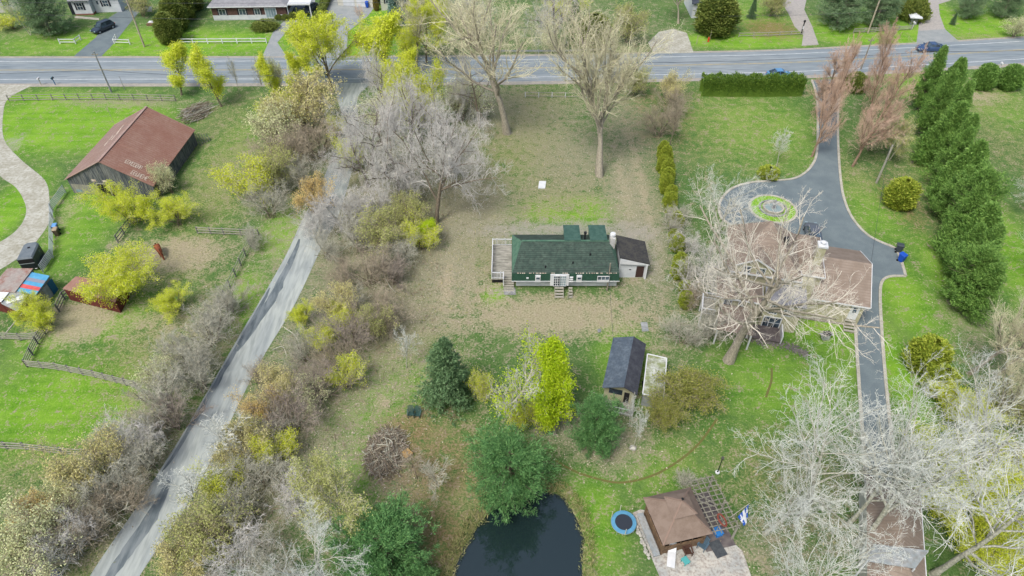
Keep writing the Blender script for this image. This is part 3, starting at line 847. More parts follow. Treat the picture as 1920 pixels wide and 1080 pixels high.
# ------------------------------------------------------------------ every tree and shrub
BT, YT, SH, PT, SPR, CD, BI = ('bare_tree', 'tree'), ('leafing_tree', 'tree'), ('bare_shrub', 'shrub'), ('pine_tree', 'pine tree'), ('spruce_tree', 'spruce tree'), ('cedar_tree', 'cedar'), ('birch_tree', 'birch')
LS = ('leafing_shrub', 'shrub')
GL, GC, GP = 'trees and shrubs along the side road', 'shrubs in the strip between side road and cottage', 'conifers on the lawns'
TREES = [
 # across the road, left to right
 ('greypine', 'b', 96, 64, 8, 4.2, 'grey-green pine beside the white house at top left', PT, None),
 ('birch', 'b', 58, 66, 8, 2.2, 'pale birch leaning left of the grey-green pine at top left', BI, None),
 ('budye', 'c', 18, 38, 3, 3, 'yellow-olive bush at the left end of the far lawns', LS, None),
 ('bud2', 'c', 262, 10, 4, 2.6, 'olive bush behind the parked black car, right of the white house', LS, None),
 ('cedarcol', 'b', 322, 80, 5.5, 2.0, 'front cedar of the tall olive row, nearest the white rail fence', CD, 'tall olive cedar row'),
 ('cedarcol', 'b', 334, 56, 6, 2.1, 'second cedar of the tall olive row beyond the white rail fence', CD, 'tall olive cedar row'),
 ('cedarcol', 'b', 348, 36, 6.2, 2.1, 'third cedar of the tall olive row, left of the brown bungalow', CD, 'tall olive cedar row'),
 ('cedarcol', 'b', 362, 18, 6.2, 2.2, 'farthest cedar of the tall olive row at the top edge', CD, 'tall olive cedar row'),
 ('mound', 'b', 498, 53, 1.4, 2.3, 'low round olive bush in front of the brown bungalow', LS, None),
 ('mound', 'b', 524, 36, 1, .8, 'left one of three little round bushes under the bungalow window', LS, None),
 ('mound', 'b', 536, 37, 1, .8, 'middle one of three little round bushes under the bungalow window', LS, None),
 ('mound', 'b', 550, 36, 1.3, .8, 'right one of three little round bushes, beside the carport', LS, None),
 ('ytree', 'b', 622, 176, 13, 6.2, 'big bright yellow-green tree at the corner of side road and main road', YT, GL),
 ('ynarrow', 'b', 584, 152, 8.5, 1.8, 'slim yellow tree just left of the big bright yellow-green corner tree', YT, GL),
 ('browncol', 'b', 674, 84, 2.2, .7, 'small browned cone cedar on the lawn beside the grey boulder', CD, None),
 ('bluespruce', 'b', 746, 64, 9, 2.1, 'blue spruce in front of the cream house across the road', SPR, None),
 ('browncol', 'b', 706, 20, 2.4, .5, 'narrow brown cedar at the corner of the cream garage', CD, None),
 ('mound', 'b', 762, 20, 1.3, .7, 'brownish round bush right of the blue spruce', LS, None),
 ('mound', 'b', 785, 24, 1.6, .9, 'left of two dark bushes beside the cream house', LS, None),
 ('mound', 'b', 799, 18, 1.7, 1.0, 'right of two dark bushes beside the cream house', LS, None),
 ('smallred', 'b', 676, 42, 3.6, 1.6, 'thin young tree on the pale driveway of the cream house', BT, None),
 ('budye', 'b', 700, 92, 5, 2.3, 'golden-yellow bush beside the boulder at the main road', LS, None),
 ('ynarrow', 'b', 722, 172, 12, 3.8, 'tall pale yellow tree right of the side road junction', YT, GL),
 ('yel1', 'c', 768, 78, 6, 2.8, 'bright yellow bushy tree beneath the blue spruce', YT, None),
 ('ytree', 'b', 800, 118, 11, 4, 'yellow-green tree beyond the main road left of the great bare trees', YT, None),
 ('tall2', 'b', 780, 128, 12, 4.5, 'tan bare tree with buds on the near verge right of the junction', BT, None),
 ('yel2', 'c', 818, 14, 6, 2.6, 'yellow tree at the top edge beside the cream house', YT, None),
 ('tall1', 'b', 951, 250, 22, 11.5, 'great pale bare tree with a thick straight trunk at the top of the cottage lot', BT, None),
 ('tall2', 'b', 1124, 330, 23, 9.2, 'great twin-trunked tan bare tree above the cottage', BT, None),
 ('tall1', 'b', 1120, 325, 20, 6, 'thinner tan tree sharing the root of the twin-trunked tree above the cottage', BT, None),
 ('silver1', 'b', 1040, 92, 15, 6.5, 'grey bare tree beyond the road between the two great tan trees', BT, None),
 ('spruceg', 'b', 1075, 82, 8, 3.2, 'dark conifer half hidden behind the great bare trees across the road', SPR, None),
 ('cedarcol', 'b', 1112, 88, 6, 2.6, 'olive cedar clump across the road behind the twin-trunked tree', CD, None),
 ('bud2', 'c', 1180, 42, 7, 3.4, 'olive budding tree left of the gravel pull-in', YT, None),
 ('yel3', 'c', 1060, 8, 6, 4, 'yellow-green tree at the top edge above the conifer', YT, None),
 ('silver2', 'c', 880, 20, 10, 5, 'grey bare tree at the top edge behind the great straight-trunked tree', BT, None),
 ('tall2', 'b', 1272, 44, 10, 4.0, 'bare tree with dark trunk beside the dark slate house', BT, None),
 ('cedarcol', 'b', 1338, 62, 7.5, 3.4, 'broad olive cedar above the red hydrant', CD, None),
 ('spruce', 'b', 1408, 34, 4, 1.1, 'small dark spruce in the bare bed at the top', SPR, None),
 ('bud2', 'c', 1452, 4, 5, 3, 'olive tree at the top edge left of the black post', YT, None),
 ('greypine', 'b', 1570, 50, 8, 4.4, 'wide grey-green pine across the road above the red maples', PT, None),
 ('greypine', 'b', 1640, 48, 7.5, 3.6, 'grey-green pine right of the wide one, behind the wooden rail fence', PT, None),
 ('mound', 'b', 1708, 36, 4, 2.6, 'rounded dark olive cedar beside the small grey shed', CD, None),
 ('mound', 'b', 1685, 22, 3.6, 2.4, 'rounded olive cedar left of the one beside the small grey shed', CD, None),
 ('spruce', 'b', 1785, 46, 2.2, .7, 'tiny cone spruce at the edge of the paver driveway', SPR, None),
 ('greypine', 'b', 1812, 34, 7, 2.8, 'leaning grey pine right of the paver driveway', PT, None),
 ('greypine', 'b', 1878, 32, 8, 3, 'thin grey-green pine at the top right corner', PT, None),
 ('bud3', 'c', 1912, 48, 4, 2.4, 'pale budding bush at the right edge across the road', LS, None),
 # verge south of the main road, left part
 ('ynarrow', 'b', 340, 178, 8.4, 2.5, 'leftmost slim yellow poplar on the near verge above the barn', YT, 'slim yellow poplars on the verge'),
 ('ynarrow', 'b', 416, 200, 9.4, 2.3, 'slim yellow poplar on the verge beside the heap of cut branches', YT, 'slim yellow poplars on the verge'),
 ('smallg', 'b', 450, 180, 7, 1.1, 'thin grey sapling right of the two slim yellow poplars', BT, None),
 ('smallg', 'b', 500, 185, 7.5, 1.3, 'grey sapling on the verge left of the big yellow corner tree', BT, None),
 ('bud3', 'b', 530, 180, 6.5, 1.6, 'pale budding sapling on the verge beside the corner tree', YT, None),
 # left of the side road, upper block
 ('bud1', 'c', 560, 195, 8.8, 5.4, 'broad brown tree with golden buds left of the side road near the main road', YT, GL),
 ('scrubb1', 'c', 590, 260, 6.2, 4.5, 'dense brown thicket at the left edge of the side road', SH, GL),
 ('scrubb2', 'c', 535, 275, 6.2, 4.5, 'brown thicket below the golden-budded tree', SH, GL),
 ('bud3', 'c', 500, 240, 7.5, 4.0, 'pale olive bush in the rough grass right of the barn', LS, GL),
 ('scrub1', 'c', 560, 325, 5.2, 3.5, 'dark grey thicket beside the orange bush', SH, GL),
 ('budye', 'c', 458, 335, 6.2, 3.8, 'sparse yellow tree in the rough grass right of the barn', YT, GL),
 ('scrub2', 'c', 500, 375, 5.0, 3.3, 'grey leafless bush above the green verge of the side road', SH, GL),
 ('bud2', 'c', 505, 320, 6.2, 3.3, 'olive bush between the sparse yellow tree and the dark thicket', LS, GL),
 ('budor', 'c', 582, 368, 5.0, 2.6, 'orange budding bush hanging over the side road', LS, GL),
 ('budye', 'b', 636, 255, 3.6, 1.5, 'small yellow-green bush at the bend of the side road', LS, GL),
 ('yel1', 'c', 238, 385, 5, 3.6, 'big bright yellow bush in front of the barn door', LS, None),
 ('yel2', 'c', 325, 398, 4, 2.8, 'bright yellow bush right of the one in front of the barn door', LS, None),
 ('bud3', 'c', 312, 333, 4.5, 2.0, 'pale thin bush against the barn corner', LS, None),
 ('yel3', 'c', 214, 514, 5.5, 4.3, 'large golden-yellow tree over the horse shelter', YT, None),
 ('yel2', 'c', 325, 565, 3, 2.2, 'low yellow bush in the paddock right of the horse shelter', LS, None),
 ('yel1', 'c', 68, 588, 3.4, 2.4, 'lime-yellow bush at the corner of the small sheds', LS, None),
 ('scrub2', 'c', 470, 445, 3.2, 1.9, 'low grey bush at the top right corner of the paddock', SH, GL),
 ('scrub1', 'c', 425, 560, 3.8, 2.6, 'grey bush by the side road right of the paddock', SH, GL),
 ('scrub3', 'c', 385, 610, 4.8, 3.5, 'pale grey thicket along the paddock fence', SH, GL),
 ('scrub2', 'c', 345, 660, 4.8, 3.5, 'pale grey thicket below the paddock', SH, GL),
 ('scrub1', 'c', 370, 700, 4.8, 3.1, 'grey thicket hugging the side road below the paddock', SH, GL),
 ('scrub3', 'c', 300, 735, 5.0, 3.5, 'grey thicket at the end of the paddock rail fence', SH, GL),
 ('scrubp', 'c', 318, 775, 4.5, 2.8, 'darker grey-brown thicket at the edge of the bright field', SH, GL),
 ('scrubw', 'c', 238, 815, 5.0, 3.3, 'pale twiggy bush at the corner of the bright field', SH, GL),
 ('scrub1', 'c', 262, 850, 4.5, 2.8, 'grey bush between the bright field and the side road', SH, GL),
 ('bud1', 'c', 165, 865, 5.6, 3.1, 'golden bush at the end of the lower board fence', LS, GL),
 ('scrub2', 'c', 200, 910, 5.0, 3.1, 'grey thicket below the golden bush at the lower fence', SH, GL),
 ('scrubb1', 'c', 225, 935, 3.8, 2.6, 'brown brush on the bank of the side road at lower left', SH, GL),
 ('bud3', 'c', 80, 985, 5.6, 3.3, 'pale yellow budding bush in the rough field at lower left', LS, GL),
 ('budor', 'c', 55, 970, 4.2, 1.8, 'small orange-yellow bush at the left edge of the rough field', LS, GL),
 ('scrubw', 'c', 120, 1015, 5.0, 2.8, 'pale grey bush above the blue barrel', SH, GL),
 ('scrubb2', 'c', 150, 985, 4.2, 2.8, 'brown bush on the bank between blue barrel and side road', SH, GL),
 ('bud3', 'c', 25, 1050, 5.0, 3.1, 'pale bush in the bottom left corner', LS, GL),
 # strip between the side road and the cottage lot
 ('silver1', 'b', 818, 418, 15, 7.2, 'large dark-trunked tree with silvery curling twigs left of the cottage lot', BT, None),
 ('silver2', 'b', 752, 372, 14, 6.5, 'silvery tangled tree between the side road and the dark-trunked tree', BT, None),
 ('yel3', 'b', 790, 262, 12, 4.4, 'tree with a bright yellow top amid the silvery trees', YT, None),
 ('silver2', 'b', 900, 240, 11, 4.5, 'small silvery tree left of the great straight-trunked tree', BT, None),
 ('silver1', 'c', 680, 285, 10, 5, 'pale silvery tree over the right edge of the side road', BT, GC),
 ('budye', 'b', 664, 320, 5.5, 2.0, 'upright yellow-green tree on the right verge of the side road', YT, GC),
 ('scrubw', 'c', 640, 390, 6.2, 3.8, 'pale thin tree leaning over the side road', SH, GC),
 ('bud2', 'c', 722, 430, 5.0, 3.5, 'olive thicket under the silvery trees', LS, GC),
 ('lime', 'c', 790, 428, 3.4, 1.7, 'bright green bush at the foot of the dark-trunked silvery tree', LS, GC),
 ('bud2', 'c', 768, 402, 5.0, 2.6, 'green-olive bush beside the bright green bush', LS, GC),
 ('scrub1', 'c', 672, 440, 5.0, 3.5, 'grey thicket right of the upper side road', SH, GC),
 ('scrubb2', 'c', 690, 500, 4.8, 3.5, 'brown thicket in the middle of the wooded strip', SH, GC),
 ('scrubp', 'c', 735, 505, 4.2, 2.8, 'dark grey-brown thicket with dead limbs nearest the cottage lot', SH, GC),
 ('scrubb1', 'c', 642, 510, 3.5, 2.6, 'low brown brush along the right edge of the side road', SH, GC),
 ('bud1', 'c', 628, 565, 4.5, 2.4, 'thin yellow-leaved sapling at the middle of the side road', YT, GC),
 ('yel2', 'c', 568, 590, 2.6, 1.5, 'low green-yellow bush at the edge of the side road', LS, GC),
 ('scrubp2', 'c', 655, 615, 5.2, 3.5, 'purple-brown leaning thicket in the wooded strip', SH, GC),
 ('scrubb1', 'c', 720, 580, 4.2, 3.3, 'brown thicket beside the track to the cottage', SH, GC),
 ('bud2', 'c', 700, 600, 4.2, 2.1, 'small olive bush right of the purple-brown thicket', LS, GC),
 ('budye', 'c', 598, 635, 3.8, 1.7, 'yellow bush wrapped in the dark thicket by the side road', LS, GC),
 ('scrub3', 'c', 565, 650, 4.0, 2.4, 'dark grey thicket touching the side road', SH, GC),
 ('smallw', 'b', 762, 690, 6, 1.5, 'thin white dead sapling leaning on the lawn left of the tall spruce', BT, GC),
 ('budye', 'c', 645, 700, 4.2, 1.9, 'yellow bush at the edge of the lower lawn', LS, GC),
 ('scrubp', 'c', 590, 715, 5.0, 3.3, 'purple-grey thicket above the lower lawn', SH, GC),
 ('bud1', 'c', 520, 720, 4.2, 2.4, 'golden bush on the right bank of the lower side road', LS, GC),
 ('scrubp2', 'c', 540, 775, 5.0, 3.5, 'large purple-brown thicket left of the lower lawn', SH, GC),
 ('budor', 'c', 492, 760, 3.8, 2.1, 'orange-brown bush on the bank of the lower side road', LS, GC),
 ('scrubb2', 'c', 480, 700, 2.8, 1.7, 'low brown brush at the road edge below the golden bush', SH, GC),
 ('smallw', 'b', 448, 855, 6.5, 2.8, 'white bare tree arching over the lower side road', BT, GL),
 ('smallw', 'b', 366, 960, 6, 2.6, 'pale bare tree leaning over the lowest stretch of the side road', BT, GL),
 ('bud1', 'c', 445, 835, 4.8, 2.4, 'golden-brown bush behind the white tree at the lower side road', LS, GC),
 ('budye', 'c', 515, 835, 3.8, 2.1, 'bright yellow bush above the yellow birch clump', LS, GC),
 ('scrub2', 'c', 475, 880, 4.5, 3.1, 'grey thicket right of the lower side road', SH, GC),
 ('bud2', 'c', 395, 990, 4.5, 3.1, 'olive-gold bush at the right edge of the road at the bottom', LS, GL),
 ('scrub1', 'c', 440, 960, 4.5, 2.8, 'grey thicket left of the yellow birch clump', SH, GC),
 ('scrubw', 'c', 440, 1040, 4.8, 3.1, 'pale grey brush at the bottom right of the side road', SH, GC),
 ('bud1', 'c', 345, 1050, 4.0, 2.1, 'golden bush at the bottom edge beside the side road', LS, GL),
 ('birchy', 'b', 632, 1000, 9, 3.6, 'clump of yellow-olive birches with white stems at lower left', BI, None),
 ('white2', 'c', 600, 1045, 11, 5, 'pale bare tree spreading over the bottom edge left of the round pine', BT, None),
 ('scrub3', 'c', 510, 1050, 3.8, 2.4, 'grey-green thicket at the bottom edge', SH, GC),
 # cottage lawn
 ('spruce', 'b', 842, 752, 9.0, 3.1, 'tall dark spruce left of the birch below the cottage', SPR, GP),
 ('birch', 'b', 962, 782, 9.5, 4.0, 'white-barked birch with lime leaves below the cottage', BI, None),
 ('whiteleaf', 'c', 908, 722, 4.4, 1.5, 'yellow-green bush between the tall spruce and the birch', LS, None),
 ('lime', 'b', 1040, 815, 9.4, 2.9, 'bright lime-green tree right of the birch below the cottage', YT, None),
 ('pine1', 'b', 955, 925, 6.6, 3.4, 'large green pine overhanging the top of the pond', PT, GP),
 ('pine2', 'b', 1112, 842, 6.6, 2.4, 'green pine in the leaf bed in front of the blue-roofed shed', PT, GP),
 ('pine1', 'b', 728, 1070, 6.0, 3.6, 'round green pine at the bottom left of the pond', PT, GP),
 ('pine2', 'b', 782, 1105, 2.6, 1.9, 'small green pine at the bottom edge left of the pond', PT, GP),
 ('small', 'b', 782, 898, 3.6, 1.8, 'left of two thin bare fruit trees beside the brush pile', BT, None),
 ('smallg', 'b', 822, 912, 4.2, 2.1, 'right of two thin bare fruit trees beside the brush pile', BT, None),
 ('smallw', 'b', 1186, 842, 6.0, 1.2, 'slim white birch stem in front of the blue-roofed shed', BI, None),
 ('smallw', 'b', 1180, 800, 5.0, .9, 'leaning white sapling against the blue-roofed shed porch', BI, None),
 ('budo', 'c', 1305, 728, 4.5, 3.1, 'ochre-green leafing tree right of the mossy flat-roofed trailer', YT, None),
 ('budo', 'c', 1238, 770, 3.4, 2.0, 'small ochre bush below the mossy flat-roofed trailer', LS, None),
 ('scrub2', 'c', 1285, 620, 3.4, 2.8, 'grey leafless bush between the cottage lot and the great house tree', SH, None),
 ('house', 'b', 1366, 676, 19, 9.6, 'huge thick-trunked bare tree spreading over the brown-roofed house', BT, None),
 ('white3', 'b', 1332, 470, 12, 5, 'pale bare tree between the cedar hedge and the turning circle', BT, None),
 ('scrub1', 'c', 1285, 900, 1.6, 1.5, 'faint leafless bush on the lawn above the gazebo', SH, None),
 ('small', 'b', 1255, 275, 7, 2.4, 'brown bare tree at the corner of the cedar hedge', BT, None),
 ('bud1', 'c', 1262, 165, 4.5, 2.6, 'brown-gold bush at the left end of the clipped road hedge', LS, None),
 ('bud2', 'c', 1190, 150, 5, 2.4, 'olive bush on the verge behind the twin-trunked tree', LS, None),
 ('smallw', 'b', 1456, 312, 6, 1.7, 'small white birch above the lime bush by the driveway', BI, None),
 ('goldcol', 'b', 1440, 332, 1.6, 1.2, 'low lime-green bush at the driveway bend', LS, None),
 ('red1', 'b', 1522, 294, 17, 3.3, 'reddish bare maple left of the driveway, nearest the bend', BT, 'reddish maples lining the driveway'),
 ('red2', 'b', 1538, 222, 12, 3.2, 'reddish bare maple left of the driveway, nearest the road', BT, 'reddish maples lining the driveway'),
 ('red2', 'b', 1598, 312, 17, 3.9, 'reddish bare maple right of the driveway, nearest the bend', BT, 'reddish maples lining the driveway'),
 ('red1', 'b', 1626, 232, 15, 3.4, 'reddish bare maple right of the driveway, nearest the road', BT, 'reddish maples lining the driveway'),
 ('mound', 'b', 1600, 168, 2.8, 1.8, 'dark round cedar at the road end of the driveway', CD, None),
 ('birchy', 'b', 1664, 300, 6.5, 2.6, 'cream-stemmed birch with olive buds beside the leaning pole', BI, None),
 ('goldcol', 'b', 1682, 386, 4.0, 1.7, 'plump golden cedar in a bare bed by the driveway', CD, None),
 ('silver2', 'b', 700, 330, 13, 6, 'silvery bare tree leaning over the upper side road', BT, GC),
 ('silver1', 'b', 772, 305, 13, 6, 'silvery bare tree behind the dark-trunked one, with tangled top', BT, GC),
 ('silver2', 'b', 850, 330, 12, 5.5, 'silvery bare tree at the left rim of the leaf-strewn lot', BT, GC),
 ('silver1', 'b', 715, 235, 12, 5, 'grey bare tree just inside the junction right of the side road', BT, GC),
 ('bud3', 'c', 720, 200, 6, 4, 'pale olive bush inside the junction corner', LS, GC),
 ('bud3', 'c', 860, 190, 6, 4, 'pale budding thicket left of the great straight-trunked tree', LS, GC),
 ('scrubw', 'c', 760, 330, 6, 4, 'pale grey undergrowth below the silvery trees', SH, GC),
 ('scrub1', 'c', 830, 300, 5, 3.6, 'grey undergrowth at the lot side of the silvery trees', SH, GC),
 ('scrubw', 'c', 690, 385, 5, 3.6, 'grey undergrowth beside the upper side road', SH, GC),
 ('scrub3', 'c', 745, 470, 4, 3, 'grey thicket just above the dead white limb', SH, GC),
 ('scrub2', 'c', 610, 460, 4, 2.6, 'pale leafless bush reaching over the side road above the open stretch', SH, GC),
 ('scrubw', 'c', 590, 410, 4.5, 2.8, 'pale wispy bush over the side road opposite the orange bush', SH, GC),
 ('scrub1', 'c', 660, 560, 3.6, 2.6, 'grey thicket in the centre of the wooded strip', SH, GC),
 ('scrubb2', 'c', 620, 670, 3.4, 2.4, 'brown thicket beside the yellow bush at the lower lawn', SH, GC),
 ('scrub3', 'c', 505, 800, 3.6, 2.6, 'grey thicket right of the white arching tree', SH, GC),
 ('scrubw', 'c', 545, 920, 3.6, 2.6, 'pale thicket left of the yellow birch clump', SH, GC),
 ('scrub2', 'c', 410, 580, 3.8, 2.6, 'pale grey thicket at the lower right corner of the paddock', SH, GL),
 ('scrub1', 'c', 285, 790, 3.6, 2.6, 'grey thicket at the right tip of the bright field', SH, GL),
 ('bud3', 'c', 110, 930, 4, 2.6, 'pale yellow thicket in the rough field below the lower fence', LS, GL),
 ('scrubw', 'b', 1330, 560, 7, 4, 'pale twiggy tree between the cedar row and the big house', BT, None),
 ('scrub1', 'c', 1330, 605, 4, 3, 'grey bush beside the huge trunk by the big house', SH, None),
 ('feather', 'b', 1720, 206, 10.4, 2.4, 'first from the road in the dark conifer row right of the driveway', CD, 'row of dark conifers'),
 ('cedar1', 'b', 1749, 231, 10.4, 2.2, 'second from the road in the dark conifer row right of the driveway', CD, 'row of dark conifers'),
 ('feather', 'b', 1734, 257, 10.6, 2.4, 'third from the road in the dark conifer row right of the driveway', CD, 'row of dark conifers'),
 ('feather', 'b', 1759, 283, 10.8, 2.5, 'fourth from the road in the dark conifer row right of the driveway', CD, 'row of dark conifers'),
 ('cedar2', 'b', 1750, 308, 9.6, 2.6, 'fifth from the road in the dark conifer row right of the driveway', CD, 'row of dark conifers'),
 ('feather', 'b', 1770, 334, 9.7, 2.6, 'sixth from the road in the dark conifer row right of the driveway', CD, 'row of dark conifers'),
 ('feather', 'b', 1759, 360, 9.7, 2.6, 'seventh from the road in the dark conifer row right of the driveway', CD, 'row of dark conifers'),
 ('cedar1', 'b', 1778, 385, 9.6, 2.6, 'eighth from the road in the dark conifer row right of the driveway', CD, 'row of dark conifers'),
 ('feather', 'b', 1767, 411, 8.0, 2.6, 'ninth from the road in the dark conifer row right of the driveway', CD, 'row of dark conifers'),
 ('feather2', 'b', 1790, 437, 9.2, 2.6, 'tenth from the road in the dark conifer row right of the driveway', CD, 'row of dark conifers'),
 ('feather', 'b', 1779, 462, 9.4, 2.4, 'eleventh from the road in the dark conifer row right of the driveway', CD, 'row of dark conifers'),
 ('cedar2', 'b', 1801, 488, 8.3, 2.7, 'twelfth from the road in the dark conifer row right of the driveway', CD, 'row of dark conifers'),
 ('feather', 'b', 1787, 514, 7.4, 2.3, 'thirteenth from the road in the dark conifer row right of the driveway', CD, 'row of dark conifers'),
 ('feather', 'b', 1806, 539, 9.0, 2.5, 'fourteenth from the road in the dark conifer row right of the driveway', CD, 'row of dark conifers'),
 ('feather2', 'b', 1795, 565, 7.5, 2.5, 'fifteenth from the road in the dark conifer row right of the driveway', CD, 'row of dark conifers'),
 ('feather', 'b', 1815, 591, 7.4, 2.6, 'last and nearest from the road in the dark conifer row right of the driveway', CD, 'row of dark conifers'),
 ('ynarrow', 'b', 520, 190, 7.6, 1.5, 'slim yellow-green sapling third along the near verge', YT, 'slim yellow poplars on the verge'),
 ('ynarrow', 'b', 560, 182, 8, 1.6, 'slim yellow-green sapling just left of the broad golden-budded tree', YT, 'slim yellow poplars on the verge'),
 ('ynarrow', 'b', 770, 190, 8, 2.2, 'yellow-green sapling right of the junction by the near verge', YT, GL),
 ('yel2', 'c', 730, 150, 6, 3, 'fresh yellow bushy crown over the junction corner', YT, GL),
 ('budye', 'c', 520, 205, 6, 3, 'yellow-green crown left of the broad golden-budded tree', LS, GL),
 ('budye', 'c', 790, 440, 4, 2.4, 'green-yellow brush below the dark-trunked silvery tree', LS, GC),
 ('budye', 'c', 640, 590, 3.4, 1.8, 'yellow-green sprig bush mid wooded strip', LS, GC),
 ('bud3', 'c', 560, 740, 3.6, 2.4, 'pale green budding bush amid the purple thickets', LS, GC),
 ('budye', 'c', 420, 900, 3.6, 2.0, 'yellow bush on the right bank of the lowest road stretch', LS, GC),
 ('bud3', 'c', 300, 690, 3.4, 2.2, 'pale green budding bush at the paddock rail corner', LS, GL),
 ('scrubb1', 'c', 1238, 225, 5, 3.2, 'brown bare thicket above the top of the small cedar row', SH, None),
 ('scrubb2', 'c', 1262, 190, 5, 3, 'brown bare thicket below the left end of the road hedge', SH, None),
 ('scrub2', 'c', 1262, 420, 3, 2, 'thin grey scrub woven into the small cedar row', SH, None),
 ('budye', 'c', 985, 775, 3.6, 2.0, 'lime-yellow bush at the foot of the birch below the cottage', LS, None),
 ('white2', 'c', 1900, 830, 16, 6.5, 'white bare tree at the right edge above the yellow shrubs', BT, 'giant white bare trees at lower right'),
 ('white3', 'c', 1660, 880, 16, 6.5, 'white bare tree over the end of the driveway', BT, 'giant white bare trees at lower right'),
 ('white1', 'c', 1470, 930, 11, 5, 'low white bare tree spreading toward the flag beside the gazebo', BT, 'giant white bare trees at lower right'),
 ('bud3', 'c', 1640, 250, 5, 2.2, 'pale budding brush between the right-hand maples and the leaning pole', LS, None),
 ('greencol', 'b', 1838, 166, 4.2, 1.5, 'left of two leaning small cedars by the road at upper right', CD, None),
 ('greencol', 'b', 1886, 166, 4.0, 1.6, 'right of two leaning small cedars by the road at upper right', CD, None),
 ('white2', 'b', 1930, 400, 8.5, 4.4, 'pale bare tree at the right edge beyond the dark conifer row', BT, None),
 ('white1', 'b', 1935, 270, 6.5, 3.6, 'pale bare tree at the upper right edge', BT, None),
 ('white3', 'b', 1925, 520, 7, 3.6, 'pale bare tree at the right edge beside the last conifer', BT, None),
 ('goldcol', 'b', 1728, 690, 4.0, 1.7, 'golden-olive cedar right of the lower driveway', CD, None),
 ('goldcol', 'b', 1752, 735, 3.4, 1.3, 'smaller golden-olive cedar beneath the other by the lower driveway', CD, None),
 ('tall2', 'b', 1818, 700, 12, 4.2, 'left of three tall white-stemmed trees at the right edge', BT, 'white-stemmed trees at the right edge'),
 ('tall1', 'b', 1862, 712, 12, 4.2, 'middle of three tall white-stemmed trees at the right edge', BT, 'white-stemmed trees at the right edge'),
 ('tall2', 'b', 1850, 790, 11, 3.8, 'nearest of three tall white-stemmed trees at the right edge', BT, 'white-stemmed trees at the right edge'),
 ('yel1', 'c', 1800, 762, 3.8, 2.8, 'lime-yellow bush under the white branches right of the lower driveway', LS, 'yellow shrubs at lower right'),
 ('yel2', 'c', 1765, 850, 3.6, 3, 'yellow-green bush along the lower driveway beside the brown garage', LS, 'yellow shrubs at lower right'),
 ('yel3', 'c', 1840, 860, 4, 3.6, 'broad yellow-green bush in the lower right thicket', LS, 'yellow shrubs at lower right'),
 ('yel2', 'c', 1790, 940, 3.8, 3.2, 'yellow-green bush right of the brown garage', LS, 'yellow shrubs at lower right'),
 ('yel1', 'c', 1870, 950, 4, 3.4, 'yellow-green bush at the lower right edge', LS, 'yellow shrubs at lower right'),
 ('yel3', 'c', 1860, 1035, 4, 3.4, 'yellow-green bush in the bottom right corner', LS, 'yellow shrubs at lower right'),
 ('bud2', 'c', 1895, 760, 4, 2.8, 'dark olive bush behind the white-stemmed trees', LS, None),
 ('scrubb1', 'c', 1905, 850, 3.6, 2.4, 'brown thicket at the right edge under the white branches', SH, None),
 ('white1', 'c', 1575, 850, 17, 7.5, 'white bare tree at the left side of the brown garage', BT, 'giant white bare trees at lower right'),
 ('white2', 'c', 1690, 900, 18, 8, 'giant white bare tree arching over the brown garage', BT, 'giant white bare trees at lower right'),
 ('white3', 'c', 1860, 960, 18, 8, 'giant white bare tree over the yellow bushes at lower right', BT, 'giant white bare trees at lower right'),
 ('white1', 'c', 1520, 1060, 14, 5.5, 'white bare tree reaching in from the bottom edge right of the gazebo', BT, 'giant white bare trees at lower right'),
]
for k_, md, x_, y_, h_, r_, lb, nc, gp in TREES:
    plant(k_, md, x_, y_, h_, r_, lb, nc[0], nc[1], gp)

